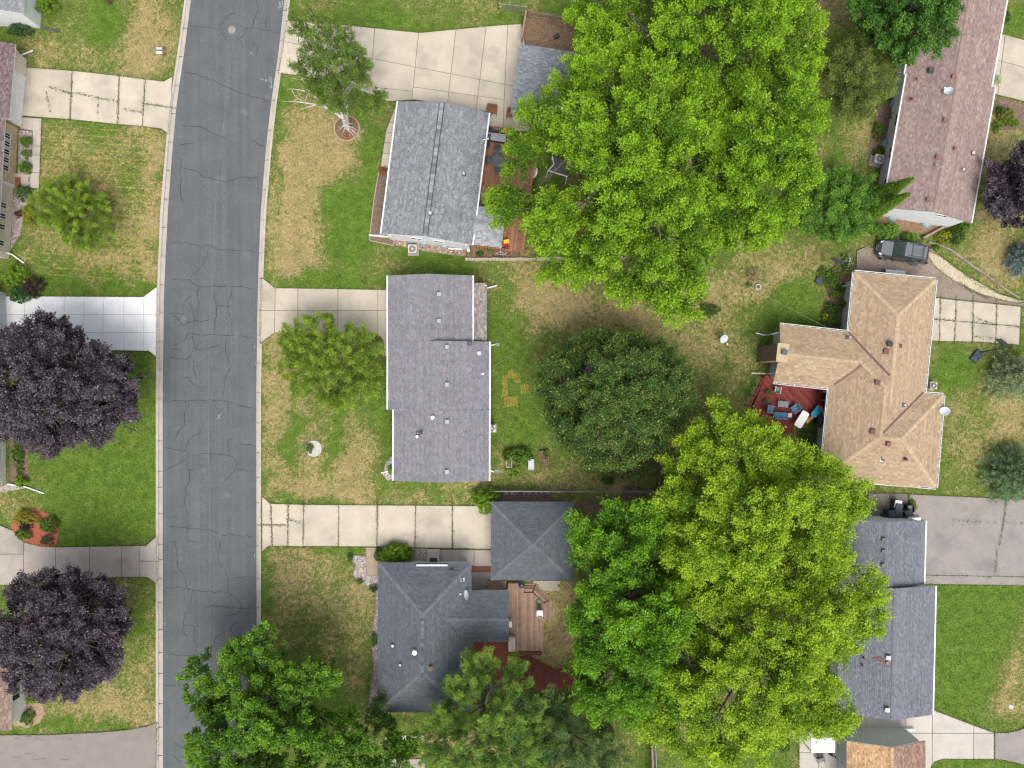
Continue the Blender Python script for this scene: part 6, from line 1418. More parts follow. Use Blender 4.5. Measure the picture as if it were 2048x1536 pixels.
def timbers(name, label, pts, w=.2, h=.2, mat=m_wood):
    t = thing(name, label, 'edging', P(*pts[0]), world=True)
    for a, b_ in zip(pts[:-1], pts[1:]):
        MB().beam(P(*a) + Vector((0, 0, h / 2)), P(*b_) + Vector((0, 0, h / 2)), w * random.uniform(.45, .95), h * random.uniform(.7, 1.1)).build('timber', mat, t)
m_timber = M('grey_timber', (.3,.26,.22), (.2,.15,.12), 2.5, fine=.3)
timbers('timber_edging', 'old grey timber edging curving beside the gravel strip', [(1855,485),(1880,491),(1900,500),(1925,519),(1950,537),(1973,552),(1990,566),(2008,578),(2038,597)], mat=m_timber)
timbers('timber_edging', 'white-grey timbers at the west end of gravel pad', [(1712,541),(1713,503),(1737,493)], w=.12, mat=m_timber)
timbers('timber_edging', 'thin timber corner on the grass in middle yard', [(1618,499),(1613,533),(1632,536)], w=.08, h=.06, mat=m_timber)
timbers('timber_wall', 'straight timber from car rear to the white gable', [(1842,478),(1895,449)], w=.2, h=.5, mat=m_timber)

# ------------------------------------------------------------------ outdoor furniture and fittings
def legs(t, xs_, ys_, h, mat, w=.05, z0=0):
    for x in xs_:
        for y in ys_: MB().box((x, y, z0 + h / 2), (w, w, h)).build('leg', mat, t)
def chair(label, px, py, z, rot, seat, frame, w=.56, d=.54, sh=.42, bh=.85, arms=True, name='patio_chair', group=None, slats=0):
    t = thing(name, label, 'chair', P(px, py, z), rot=rot, group=group)
    if slats:
        for i in range(slats): MB().box((0, -d / 2 + (i + .5) * d / slats, sh), (w, d / slats - .015, .035)).build('seat_slat', seat, t)
        for i in range(slats): MB().box((-w / 2 + (i + .5) * w / slats, d / 2 + .05 + .0, sh + (bh - sh) / 2), (w / slats - .02, .035, bh - sh), m=Matrix.Rotation(R(-14), 3, 'X')).build('back_slat', seat, t)
    else:
        MB().box((0, 0, sh), (w * .92, d, .07)).build('seat', seat, t)
        MB().box((0, d / 2 + .04, sh + (bh - sh) / 2 + .03), (w * .9, .06, bh - sh), m=Matrix.Rotation(R(-14), 3, 'X')).build('backrest', seat, t)
    legs(t, (-w / 2, w / 2), (-d / 2, d / 2), sh + (.2 if arms else 0), frame, .04)
    if arms:
        for x in (-w / 2, w / 2): MB().box((x, 0, sh + .22), (.07, d + .06, .035)).build('armrest', frame, t)
    return t
ZD = .45
t = thing('patio_table', 'round dark grey patio table on the cedar deck', 'table', P(995, 326, ZD))
MB().lathe([(.56, .68), (.58, .71), (.56, .73)], n=28).build('table_top', m_dgrey, t)
for r_ in (.16, .3, .44): q = MB(); q.torus((0, 0, .735), r_, .012, 28, 4); q.build('ring', m_grey, t)
legs(t, (-.3, .3), (-.3, .3), .68, m_dgrey)
for i, (dx, dy, rz, lb) in enumerate(((0, -20, 0, 'dark grey metal chair above the round patio table'), (-16, -2, R(90), 'dark grey metal chair left of the round patio table'), (16, 0, R(-90), 'dark grey metal chair right of the round patio table'), (1, 17, R(180), 'dark grey metal chair below the round patio table'))):
    chair(lb, 995 + dx, 326 + dy, ZD, rz, m_dgrey, m_dgrey, group='metal patio chairs')
chair('brown slatted wooden armchair at the roof corner on concrete', 984, 224, .05, R(-8), m_brownwood, m_brownwood, .9, .6, bh=.9, slats=7, name='wooden_chair')
chair('brown slatted wooden armchair beside the grey garage', 1022, 232, .05, R(-8), m_brownwood, m_brownwood, .75, .6, bh=.9, slats=6, name='wooden_chair')
m_cush = M('grey_cushion', (.33,.34,.39), (.28,.29,.33), 3, rough=.9); m_wick = M('black_wicker', (.035,.035,.04), (.055,.055,.06), 9)
t = thing('sectional_sofa', 'black wicker sofa with grey cushions on the cedar deck', 'sofa', P(992, 277, ZD), rot=R(-8))
MB().box((0, 0, .18), (1.9, .75, .34)).build('base', m_wick, t); MB().box((0, .42, .38), (1.9, .12, .75)).build('backrest', m_wick, t)
for x in (-.62, 0, .62): MB().box((x, -.02, .42), (.6, .66, .13)).build('cushion', m_cush, t)
t = thing('wicker_armchair', 'black wicker armchair tucked under the eave above the grill', 'chair', P(976, 266, ZD), rot=R(80))
MB().box((0, 0, .18), (.75, .7, .34)).build('base', m_wick, t); MB().box((0, .38, .38), (.75, .12, .75)).build('backrest', m_wick, t); MB().box((0, 0, .4), (.6, .58, .12)).build('cushion', m_dgrey, t)
for x in (-.38, .38): MB().box((x, 0, .32), (.1, .7, .6)).build('armrest', m_wick, t)
def grill(label, px, py, z, rot, s_=1.0):
    t = thing('grill', label, 'grill', P(px, py, z), rot=rot)
    MB().box((0, 0, .42), (.6 * s_, .45 * s_, .8)).build('cart', m_black, t)
    q = MB(); q.tube([(-.35 * s_, 0, .9), (.35 * s_, 0, .9)], .26 * s_, 14); q.build('lid', m_black, t, smooth=False)
    for x in (-.5, .5): MB().box((x * s_, 0, .8), (.3 * s_, .4 * s_, .03)).build('side_shelf', m_dgrey, t)
    q = MB(); q.tube([(-.25 * s_, -.28 * s_, .95), (.25 * s_, -.28 * s_, .95)], .018, 6); q.build('handle', m_grey, t)
grill('black gas grill under the ranch house east eave', 975, 290, ZD, R(90))
grill('dark grill beside the tan house wall on the red deck', 1633, 840, .1, R(80))
t = thing('kettle_grill', 'black kettle grill between garage and brown deck', 'grill', P(1043, 1165, .5))
MB().lathe([(.05, .55), (.2, .6), (.28, .72), (.29, .8), (.2, .95), (.05, 1.0)], n=18).build('bowl', m_black, t, smooth=True)
q = MB(); [q.tube([(.14 * math.cos(a), .14 * math.sin(a), .62), (.3 * math.cos(a), .3 * math.sin(a), 0)], .014, 6) for a in (0, 2.1, 4.2)]; q.build('leg', m_grey, t); q = MB(); q.tube([(-.06, 0, 1.02), (.06, 0, 1.02)], .02, 6); q.build('handle', m_lgrey, t)
t = thing('deck_railing', 'black slatted rail with red item above grey sofa', 'railing', P(1000, 262, ZD), rot=R(-6))
MB().box((0, 0, .85), (2.0, .1, .06)).build('top_rail', m_brownwood, t)
for i in range(12): MB().box((-.9 + i * .16, 0, .42), (.05, .04, .84)).build('baluster', m_brownwood, t)
tag(MB().lathe([(.25, 0), (.34, .12), (.34, .2), (.1, .26)], c=P(1016, 263, 1.36), n=16, sx=1.4, sy=.7).build('float_ring', M('red_vinyl', (.55,.03,.025), (.45,.025,.02), 3, rough=.4)), 'bright red float on the deck rail', 'toy')
t = thing('paddling_pool', 'round pink and white paddling pool half under maple', 'pool', P(1059, 343, .05))
q = MB(); [q.torus((0, 0, z), .66, .1, 28, 8) for z in (.1, .26)]; q.build('inflated_ring', M('white_vinyl', (.78,.7,.73), (.7,.6,.65), 2, rough=.35), t, smooth=True)
MB().lathe([(.6, 0), (.6, .12)], n=28).build('pool_floor', M('pink_vinyl', (.58,.42,.5), (.5,.36,.45), 2, rough=.3), t)
t = thing('canopy_swing', 'black fabric swing canopy with white frame under maple', 'swing', P(1116, 345, 0), rot=R(-17))
q = MB(); q.add([(-.8, -.55, 1.75), (.85, -.55, 1.7), (.85, .6, 1.95), (-.8, .6, 2.0)], [(0, 1, 2, 3)]); q.add([(-.8, -.55, 1.73), (.85, -.55, 1.68), (.85, .6, 1.93), (-.8, .6, 1.98)], [(3, 2, 1, 0)]); q.build('canopy', m_black, t)
q = MB(); q.tube([(-.9, -.6, 1.7), (.95, -.6, 1.65)], .06, 6); q.tube([(-.85, -.6, 1.7), (-.5, 0, 1.95), (-.85, .65, 2.0)], .05, 6); q.tube([(-.85, -.6, 1.7), (-.9, -.9, 0)], .04, 6); q.tube([(.9, -.6, 1.65), (.95, -.9, 0)], .04, 6); q.tube([(-.85, .65, 2.0), (-.9, .9, 0)], .04, 6); q.tube([(.85, .65, 1.95), (.95, .9, 0)], .04, 6); q.build('frame', m_white, t)
MB().box((0, 0, .5), (1.4, .5, .06)).build('seat', m_dgrey, t)
t = thing('toy_car', 'red and yellow ride-on toy at the deck end', 'toy', P(1011, 488, ZD), rot=R(10))
MB().box((-.12, -.1, .22), (.42, .3, .24)).build('body', M('toy_red', (.5,.015,.012), (.42,.012,.01), 4, rough=.4), t); MB().box((.1, .12, .5), (.5, .34, .07)).build('roof', M('toy_yellow', (.75,.52,.02), (.68,.45,.02), 4, rough=.4), t)
[MB().box((x, y, .36), (.04, .04, .3)).build('post', MATS['toy_red'], t) for x in (-.1, .3) for y in (0, .25)]
for x in (-.25, .2):
    for y in (-.25, .2): q = MB(); q.tube([(x, y - .03, .08), (x, y + .03, .08)], .08, 10); q.build('wheel', m_black, t)
def bicycle(label, px, py, rot):
    t = thing('bicycle', label, 'bicycle', P(px, py, .12), rot=rot)
    for x in (-.5, .5): q = MB(); q.torus((x, 0, .03), .3, .022, 22, 5); q.build('wheel', m_black, t)
    q = MB(); [q.tube([a, b_], .02, 6) for a, b_ in (((-.5, 0, .05), (-.1, .12, .06)), ((-.5, 0, .05), (-.15, -.2, .06)), ((-.15, -.2, .06), (.3, -.22, .06)), ((-.15, -.2, .06), (-.08, .14, .06)), ((-.08, .14, .06), (.32, -.2, .06)), ((.28, -.32, .06), (.5, 0, .05)))]; q.build('frame', m_lgrey, t)
    MB().box((-.17, -.3, .07), (.24, .08, .1)).build('saddle', m_black, t); q = MB(); q.tube([(.3, -.36, -.1), (.26, -.36, .3)], .014, 6); q.build('handlebar', m_grey, t)
bicycle('dark bicycle lying in the soil bed below porch', 1003, 505, R(12))
tag(MB().box(P(937, 501, .12), (.26, .24, .14), rz=.4).build('white_pot', m_white), 'small white tub in the soil bed corner', 'tub')
# slate house deck
t = thing('garden_hose', 'coiled green hose on the brown deck', 'hose', P(1078, 1204, .5))
q = MB(); [q.torus((.02 * i, .015 * i, .02 + .02 * i), .3 - .025 * i, .014, 24, 5) for i in range(4)]; q.build('coil', M('hose_green', (.02,.13,.085), (.03,.17,.11), 5), t); q = MB(); q.tube([(.28, 0, .03), (.1, -.4, .02), (.05, -.55, .02)], .014, 6); q.build('tail', MATS['hose_green'], t)
chair('white plastic chair near the hose on brown deck', 1079, 1223, .5, R(0), m_white, m_white, .48, .46, bh=.8, name='plastic_chair')
q = MB(); q.tube([P(1077, 1233, .56), P(1089, 1241, .56)], .03, 6); tag(q.build('pole', m_lgrey), 'white pole lying beside the plastic chair', 'pole')
t = thing('wall_box', 'white utility box on the slate house wing', 'utility box', P(1020, 1247, 1.2), world=True); MB().box(P(1021, 1247, 1.2), (.25, .5, .6)).build('box', m_white, t); q = MB(); q.box(P(1021, 1247, .45), (.06, .06, .9)); q.build('conduit', m_grey, t)
# red deck furniture
ZR = .5
m_bcush = M('blue_cushion', (.09,.2,.29), (.07,.165,.245), 3, rough=.9); m_bfr = M('blue_frame', (.17,.27,.34), (.14,.22,.28), 4)
GB = 'blue deck chairs'
chair('pale green chair at the top of the red deck', 1551, 779, ZR, R(170), M('sage_cushion', (.2,.25,.23), (.16,.2,.19), 4), m_lgrey, .5, .5)
chair('blue chair beside the maple at the red deck edge', 1537, 818, ZR, R(80), m_bcush, m_bfr, .6, .55, group=GB)
chair('blue chair right of the grey coffee table', 1586, 817, ZR, R(-55), m_bcush, m_bfr, .62, .6, group=GB)
t = thing('blue_loveseat', 'blue two-seat sofa below the grey coffee table', 'sofa', P(1557, 830, ZR), rot=R(176))
MB().box((0, 0, .25), (1.15, .55, .3)).build('base', m_bfr, t); [MB().box((x, -.02, .43), (.54, .5, .12)).build('cushion', m_bcush, t) for x in (-.28, .28)]; MB().box((0, .3, .55), (1.15, .12, .5)).build('backrest', m_bcush, t)
t = thing('side_table', 'small grey side table at the sofa end', 'table', P(1576, 830, ZR)); MB().box((0, 0, .42), (.38, .38, .04)).build('table_top', m_lgrey, t); legs(t, (-.15, .15), (-.15, .15), .4, m_grey, .03)
t = thing('coffee_table', 'grey lattice coffee table in the red deck middle', 'table', P(1563, 808, ZR), rot=R(-6)); q = MB(); [q.box((-.42 + i * .12, 0, .42), (.09, .55, .03)) for i in range(8)]; q.build('table_top', M('lilac_grey', (.33,.34,.4), (.28,.29,.34), 4), t); legs(t, (-.4, .4), (-.22, .22), .4, m_grey, .04)
t = thing('folding_table', 'white plastic folding table on the red deck', 'table', P(1597, 838, ZR), rot=R(58))
q = MB(); q.prism([(.78 * math.copysign(1, math.cos(a)) * (abs(math.cos(a)) ** .25), .36 * math.copysign(1, math.sin(a)) * (abs(math.sin(a)) ** .25)) for a in np.linspace(.02, 6.25, 24)], .7, .75); q.build('table_top', M('white_plastic', (.82,.83,.82), (.76,.77,.76), 3, rough=.4), t); legs(t, (-.6, .6), (-.25, .25), .7, m_grey, .03)
t = thing('play_slide', 'colourful blue and red plastic toy slide on red deck', 'toy', P(1626, 826, ZR), rot=R(52))
MB().box((.35, 0, .55), (.75, .6, .1)).build('platform', M('toy_blue', (.04,.26,.48), (.05,.4,.55), 3, rough=.4), t); MB().box((.78, 0, .62), (.16, .66, .16)).build('end_panel', MATS['toy_red'], t)
q = MB(); q.lathe([(.3, .58), (.3, .64)], c=(-.15, .05, 0), n=16); q.build('round_tray', M('toy_aqua', (.06,.36,.5), (.05,.3,.44), 3, rough=.4), t)
q = MB(); q.add([(-.1, -.16, .6), (-.1, .12, .6), (-.75, .12, .2), (-.75, -.16, .2), (-.1, -.16, .55), (-.1, .12, .55), (-.75, .12, .15), (-.75, -.16, .15)], [(0, 1, 2, 3), (7, 6, 5, 4), (0, 3, 7, 4), (1, 5, 6, 2), (3, 2, 6, 7), (0, 4, 5, 1)]); q.build('chute', M('toy_coral', (.6,.25,.2), (.55,.2,.17), 3), t)
q = MB(); q.box((-.9, -.02, .12), (.35, .3, .06)); q.build('chute_end', M('toy_lime', (.5,.55,.12), (.42,.48,.1), 3), t); legs(t, (.1, .65), (-.25, .25), .55, MATS['toy_red'], .06)
for i, (x, y, lb) in enumerate(((1533, 785, 'upper potted plant on the red deck'), (1529, 803, 'lower potted plant on the red deck'))):
    t = thing('plant_pot', 'green glazed pot of the ' + lb, 'pot', P(x, y, ZR)); MB().lathe([(.13, 0), (.19, .3), (.2, .32), (.17, .3)], n=16).build('pot', M('pot_green', (.1,.14,.07), (.08,.11,.06), 4), t)
    shrub('potted_plant', 'leaves of the ' + lb, x, y, 5.5, .35, MID, .08, n=160, seed=150 + i, cat='plant', z0=ZR + .3)
# back patio bottom right
chair('grey metal chair on the back patio beside bare branch', 1636, 1514, .05, R(20), m_dgrey, m_dgrey, .55, .5, name='metal_chair')
chair('grey metal chair on the back patio near the wall', 1658, 1496, .05, R(150), m_dgrey, m_dgrey, .55, .5, name='metal_chair')
t = thing('shade_canopy', 'white square canopy roof half under the yellow-green maple', 'canopy', P(1625, 1466, 0)); MB().box((0, 0, 2.2), (2.1, 1.3, .06)).build('canopy_top', m_white, t); q = MB(); q.box((0, -.66, 2.15), (2.1, .05, .1)); q.build('valance', m_dgrey, t); legs(t, (-1, 1), (-.6, .6), 2.15, m_grey, .06)
segs = []; rs = np.random.RandomState(77)
t = thing('bare_sapling', 'bare branching sapling on the back patio', 'tree', P(1650, 1526), world=True)
p0 = P(1650, 1523, 0.05); p1 = P(1647, 1508, 1.2); p2 = P(1638, 1498, 1.8)
segs += [(p0, p1, .05, .04), (p1, p2, .04, .025)]
for i in range(26):
    s_ = p1.lerp(p2, rs.rand()); e_ = s_ + Vector((rs.randn() * .35 - .2, rs.randn() * .3 + .4, .3 + .3 * rs.rand())); segs.append((s_, e_, .014, .006)); segs.append((e_, e_ + Vector((rs.randn() * .2 - .1, rs.randn() * .2 + .2, .2)), .006, .004))
tubes(segs, 'branch', m_bark, t)
tag(MB().prism([tuple(P(x, y).xy) for x, y in ((1786,1456),(1825,1454),(1828,1458),(1805,1462))], .05, .35).build('downspout_elbow', m_white), 'white drain elbow on concrete above two-tone roof', 'drain')
t = thing('lantern_hook', 'black arrow-shaped shepherd hook by the back patio', 'garden hook', P(1688, 1534), world=True); q = MB(); q.tube([P(1690, 1532, 0), P(1690, 1532, .9), P(1671, 1514, 1.6)], .018, 6); q.build('rod', m_black, t); q = MB(); q.lathe([(.1, 0), (.02, .2)], c=P(1671, 1514, 1.5), n=8); q.build('lantern', m_black, t)

def ac_unit(label, px, py, rot=0, s_=.78, body=None, z=0.0):
    t = thing('air_conditioner', label, 'air conditioner', P(px, py, z), rot=rot, group='outdoor air conditioners')
    MB().box((0, 0, .05), (s_ + .2, s_ + .2, .1)).build('pad', m_conc_old, t)
    bd = MB().prism([(s_ / 2 * x, s_ / 2 * y) for x, y in ((-.85, -1), (.85, -1), (1, -.85), (1, .85), (.85, 1), (-.85, 1), (-1, .85), (-1, -.85))], .1, .8).build('cabinet', body or M('beige_metal', (.5,.46,.39), (.44,.4,.34), 4, rough=.5), t)
    MB().lathe([(s_ * .4, .78), (s_ * .4, .805)], n=24).build('fan_well', m_dgrey, t)
    f = MB()
    for k in range(5): a = k * 2 * math.pi / 5; f.box((.17 * math.cos(a), .17 * math.sin(a), .81), (.3, .12, .01), rz=a)
    f.build('fan', M('fan_brown', (.2,.14,.11), (.16,.11,.09), 4), t)
    q = MB(); [q.torus((0, 0, .83), s_ * r_, .008, 20, 4) for r_ in (.12, .2, .28, .36, .41)]; q.lathe([(.1, .82), (.1, .84)], n=12); q.build('guard', m_lgrey, t)
ac_unit('beige air conditioner on the grass below ranch house gable', 827, 501)
ac_unit('white air conditioner on the east wall of centre house', 984, 856, s_=.6, body=m_white)
ac_unit('beige air conditioner in the mulch west of mauve house', 1750, 323, R(-12), body=m_lgrey)
ac_unit('beige air conditioner on the east wall of tan house', 1857, 771, R(-6), s_=.65)
def dish(label, px, py, z, pole, rot, tilt=35, r_=.36, mast=True, asp=1.15):
    t = thing('satellite_dish', label, 'satellite dish', P(px, py, z), rot=rot)
    mt = Matrix.Rotation(R(tilt), 3, 'X'); c = Vector((0, 0, pole))
    q = MB(); n_ = 22; V = [c + mt @ Vector((0, 0, 0))]; F = []
    for ri in (1, 2, 3):
        for k in range(n_):
            a = 2 * math.pi * k / n_; rr = r_ * ri / 3; V.append(c + mt @ Vector((rr * math.cos(a), rr * math.sin(a) * asp, .12 * (ri / 3) ** 2)))
    F = [(0, 1 + k, 1 + (k + 1) % n_) for k in range(n_)]
    for ri in (0, 1):
        for k in range(n_): F.append((1 + ri * n_ + k, 1 + (ri + 1) * n_ + k, 1 + (ri + 1) * n_ + (k + 1) % n_, 1 + ri * n_ + (k + 1) % n_))
    q.add(V, F); q.build('reflector', M('dish_grey', (.52,.56,.6), (.46,.5,.54), 4, rough=.4), t, smooth=True)
    q = MB(); q.tube([c + mt @ Vector((0, -r_ * asp, .1)), c + mt @ Vector((0, -r_ * .9, .5))], .02, 6); q.build('feed_arm', m_grey, t); MB().box(c + mt @ Vector((0, -r_ * .9, .52)), (.1, .14, .1)).build('receiver', m_white, t)
    q = MB(); q.tube([(0, .05, -.05), c], .028, 8); q.build('mast', m_grey, t)
dish('grey satellite dish standing on the middle lawn', 1440, 678, 0, 1.0, R(30), 40, .4)
pz = on_roof(H7[1], 1890, 187); dish('grey satellite dish on the mauve roof', 1893, 186, pz.z, .35, R(-110), 35, .34)
pz = on_roof(H3[1], 935, 1187); dish('white satellite dish on the slate hip roof', 936, 1187, pz.z, .45, R(-95), 62, .42)
dish('grey satellite dish on the tan house east eave', 1887, 822, 2.8, .2, R(-90), 30, .37)
t = thing('antenna_bracket', 'white antenna bracket on the ranch house eave', 'antenna', on_roof(H1[1], 966, 284), world=True)
q = MB(); b0 = on_roof(H1[1], 966, 284); q.tube([b0, b0 + Vector((0, 0, .5)), b0 + Vector((.35, .1, .5))], .03, 6); q.tube([b0 + Vector((.1, -.4, 0)), b0 + Vector((.2, -.3, .5))], .03, 6); q.build('mast', m_white, t); MB().box(b0 + Vector((.4, .1, .5)), (.25, .12, .18)).build('receiver', m_lgrey, t)
t = thing('service_mast', 'white electric service mast on the centre house eave', 'mast', on_roof(H2[1], 966, 748), world=True)
b0 = on_roof(H2[1], 966, 748); q = MB(); q.tube([b0, b0 + Vector((0, 0, .8))], .04, 8); q.tube([b0 + Vector((-.2, 0, .3)), b0 + Vector((0, 0, .7))], .02, 6); q.build('pipe', m_white, t); MB().box(b0 + Vector((.02, 0, .86)), (.2, .16, .14)).build('weatherhead', m_white, t)
def wire(label, a, b_, sag=.3):
    q = MB(); pts = []
    for i in range(13):
        s_ = i / 12; p = Vector(a).lerp(Vector(b_), s_); p.z -= sag * 4 * s_ * (1 - s_); pts.append(p)
    q.tube(pts, .008, 5); tag(q.build('overhead_wire', m_grey), label, 'wire')
wire('thin overhead wire from the centre house into the maple', b0 + Vector((0, 0, .8)), P(1190, 600, 7.5)); wire('thin overhead wire from the maple to the tan house', P(1400, 520, 7.5), P(1694, 675, 4.2)); wire('thin overhead wire from slate house wing over the deck', P(1020, 1247, 2.6), P(1095, 1305, 5.0))
def bin_(label, px, py, rot, mat, lid=None, h=1.05, w=.6, d=.68, z=.05):
    t = thing('trash_bin', label, 'trash bin', P(px, py, z), rot=rot, group='wheeled bins beside the garage')
    q = MB(); q.prism([(-w * .42, -d * .42), (w * .42, -d * .42), (w * .42, d * .42), (-w * .42, d * .42)], .06, h * .92, inset=-.045); q.build('body', mat, t)
    MB().box((0, 0, h * .95), (w, d, .07), m=Matrix.Rotation(R(3), 3, 'X')).build('lid', lid or mat, t)
    q = MB(); q.tube([(-w * .3, d * .52, h * .9), (w * .3, d * .52, h * .9)], .025, 6); q.build('handle', mat, t)
    for x in (-w * .4, w * .4): q = MB(); q.tube([(x - .03, d * .42, .1), (x + .03, d * .42, .1)], .1, 12); q.build('wheel', m_black, t)
m_bin = M('bin_blue_black', (.035,.05,.062), (.045,.06,.072), 4, rough=.5)
bin_('dark wheeled bin nearest the garage wall, left', 1772, 1025, R(5), m_bin); bin_('dark wheeled bin in the middle of the row', 1786, 1022, R(-15), m_bin); bin_('dark wheeled bin behind the middle one', 1786, 1012, R(-12), m_bin); bin_('bin with white junk on top, rear of the group', 1786, 1005, R(-10), m_black, m_white, h=.9); bin_('dark green open bin right of the group', 1806, 1023, R(-70), M('bin_green', (.025,.05,.052), (.03,.06,.06), 4, rough=.5))
t = thing('storage_bench', 'long dark storage box under the wheeled bins', 'storage box', P(1784, 1032, .05), rot=R(3)); MB().box((0, 0, .3), (2.1, .55, .6)).build('box', m_bin, t); MB().box((0, 0, .62), (2.15, .6, .05)).build('lid', m_bin, t)
t = thing('storage_crate', 'square grey bin at the right end of bin group', 'crate', P(1814, 1015, .05)); [MB().box((x, y, .35), d, ).build('side', m_black, t) for x, y, d in ((-.3, 0, (.05, .6, .7)), (.3, 0, (.05, .6, .7)), (0, .3, (.55, .05, .7)), (0, -.3, (.55, .05, .7)))]; MB().box((0, 0, .3), (.5, .5, .3)).build('contents', M('grey_junk', (.3,.29,.3), (.2,.2,.21), 8), t)
t = thing('paint_bucket', 'white bucket and bag by the garage corner', 'bucket', P(1812, 1035, .05)); MB().lathe([(.16, 0), (.19, .38), (.17, .38)], n=14).build('pail', m_white, t); q = MB(); q.torus((0, 0, .38), .18, .015, 16, 5); q.build('rim', m_lgrey, t)
tag(MB().prism([tuple(P(x, y).xy) for x, y in ((1816,1033),(1838,1032),(1838,1040),(1818,1041))], .05, .4, inset=.06).build('white_bag', m_white), 'white bag on the ground at the garage corner', 'bag')
def hoop(label, px, py, rot, fallen=False, pole=3.0, lean=0.0):
    t = thing('basketball_hoop', label, 'basketball hoop', P(px, py), rot=rot)
    q = MB(); q.prism([(-.38, -.85), (.38, -.85), (.42, .1), (.3, .35), (-.3, .35), (-.42, .1)], .02, .22, inset=.06); q.build('base', M('hoop_base', (.045,.055,.075), (.055,.065,.085), 4, rough=.5), t)
    q = MB(); q.tube([(0, .2, .15), (0, .35, pole * .55), (0, .5, pole)], .05, 8); q.tube([(-.25, -.5, .2), (0, .3, 1.2)], .025, 6); q.tube([(.25, -.5, .2), (0, .3, 1.2)], .025, 6); q.build('pole', m_black, t)
    q = MB(); q.tube([(0, .5, pole), (0, 1.0, pole - .1)], .035, 6); q.tube([(0, .45, pole - .3), (0, 1.0, pole - .35)], .03, 6); q.build('bracket', m_black, t)
    bb = MB(); bb.box((0, 1.05, pole - .1), (1.1, .04, .75)); bb = bb.build('backboard', M('acrylic_board', (.08,.09,.1), (.1,.11,.12), 4, rough=.25), t)
    q = MB(); [q.box((0, 1.05, pole - .1 + s_ * .37), (1.16, .06, .05)) for s_ in (1, -1)]; [q.box((s_ * .56, 1.05, pole - .1), (.05, .06, .74)) for s_ in (1, -1)]; q.build('board_frame', m_black, bb)
    q = MB(); q.torus((0, 1.32, pole - .4), .22, .014, 18, 5); q.build('rim', M('rim_orange', (.4,.1,.03), (.34,.08,.025), 4), t)
hoop('black portable basketball hoop reaching over the tan house driveway', 1955, 708, R(-38), pole=2.6)
hoop('black portable basketball hoop in the middle yard', 1643, 551, R(-25), pole=2.4)
def mailbox(label, px, py, boxes):
    t = thing('mailbox', label, 'mailbox', P(px, py))
    MB().box((0, 0, .5), (.1, .1, 1.0)).build('post', m_wood, t); MB().box((0, 0, 1.0), (.3, .7, .04)).build('crossbar', m_wood, t)
    for y, mm in boxes:
        q = MB(); prof = [(-.09, 0), (.09, 0), (.09, .13), (.06, .19), (-.06, .19), (-.09, .13)]
        q.add([(x_, y + a, 1.03 + b_) for x_ in (-.25, .25) for a, b_ in prof], [(0, 1, 2, 3, 4, 5), (11, 10, 9, 8, 7, 6)] + [(i, 6 + i, 6 + (i + 1) % 6, (i + 1) % 6) for i in range(6)])
        q.build('box', mm, t); MB().box((.1, y + .105, 1.25), (.03, .02, .16)).build('flag', MATS['toy_red'], t)
mailbox('white pair of mailboxes at the street by the left lawn', 331, 112, ((-.2, m_white), (.16, m_lgrey)))
mailbox('black pair of mailboxes beside the big purple maple', 293, 752, ((-.2, m_black), (.18, m_dgrey)))
def well(label, px, py, rot, w=.95, d=.5):
    t = thing('window_well', label, 'window well', P(px, py), rot=rot, group='window well covers')
    V, F, n_ = [], [], 10
    for j in range(4):
        f = j / 3
        for i in range(n_ + 1):
            a = math.pi * i / n_; V.append((w / 2 * math.cos(a) * math.cos(f * 1.3), -d * math.sin(a) * math.cos(f * 1.2), .12 + .3 * math.sin(f * 1.5)))
    for j in range(3):
        for i in range(n_): a0 = j * (n_ + 1) + i; F.append((a0, a0 + 1, a0 + n_ + 2, a0 + n_ + 1))
    q = MB(); q.add(V, F); q.build('cover', M('well_plastic', (.17,.25,.29), (.22,.3,.34), 9, rough=.25, spec=.5), t)
    q = MB(); [q.beam((w / 2 * math.cos(math.pi * i / 12), -d * math.sin(math.pi * i / 12), .06), (w / 2 * math.cos(math.pi * (i + 1) / 12), -d * math.sin(math.pi * (i + 1) / 12), .06), .03, .14) for i in range(12)]; q.build('rim', m_grey, t)
well('left blue-grey window well cover at ranch house gable', 822, 478, R(-8)); well('second blue-grey window well cover at ranch house gable', 849, 482, R(-8)); well('right blue-grey window well cover at ranch house gable', 889, 488, R(-8))
well('left ribbed window well cover below the white gable', 1784, 430, R(-11), 1.1, .6); well('right ribbed window well cover below the white gable', 1852, 443, R(-11), 1.1, .6); well('upper window well cover at the mauve house west wall', 1790, 209, R(-100)); well('lower window well cover at the mauve house west wall', 1772, 288, R(-100))
# planters behind the centre house
for i, (x, y, w, d, lb) in enumerate(((1062, 928, .5, .95, 'grey metal planter under the vegetable plants, right'), (1018, 924, .5, .8, 'grey metal planter under the vegetable plants, left'))):
    t = thing('metal_planter', lb, 'planter', P(x, y)); [MB().box((a, b_, .3), q).build('side', m_lgrey, t) for a, b_, q in ((-w / 2, 0, (.04, d, .6)), (w / 2, 0, (.04, d, .6)), (0, d / 2, (w - .04, .04, .6)), (0, -d / 2, (w - .04, .04, .6)))]; MB().box((0, 0, .28), (w - .05, d - .05, .5)).build('soil', m_lgrey if i == 0 else m_soil, t)
t = thing('raised_bed', 'wooden raised vegetable bed with dark soil', 'raised bed', P(1088, 918)); [MB().box((a, b_, .16), q).build('board', M('orange_board', (.26,.14,.08), (.2,.11,.065), 4), t) for a, b_, q in ((-.4, 0, (.05, 1.5, .32)), (.4, 0, (.05, 1.5, .32)), (0, .75, (.85, .05, .32)), (0, -.75, (.85, .05, .32)), (0, .02, (.75, .04, .3)))]; MB().box((0, 0, .12), (.78, 1.46, .22)).build('soil', m_soil, t)
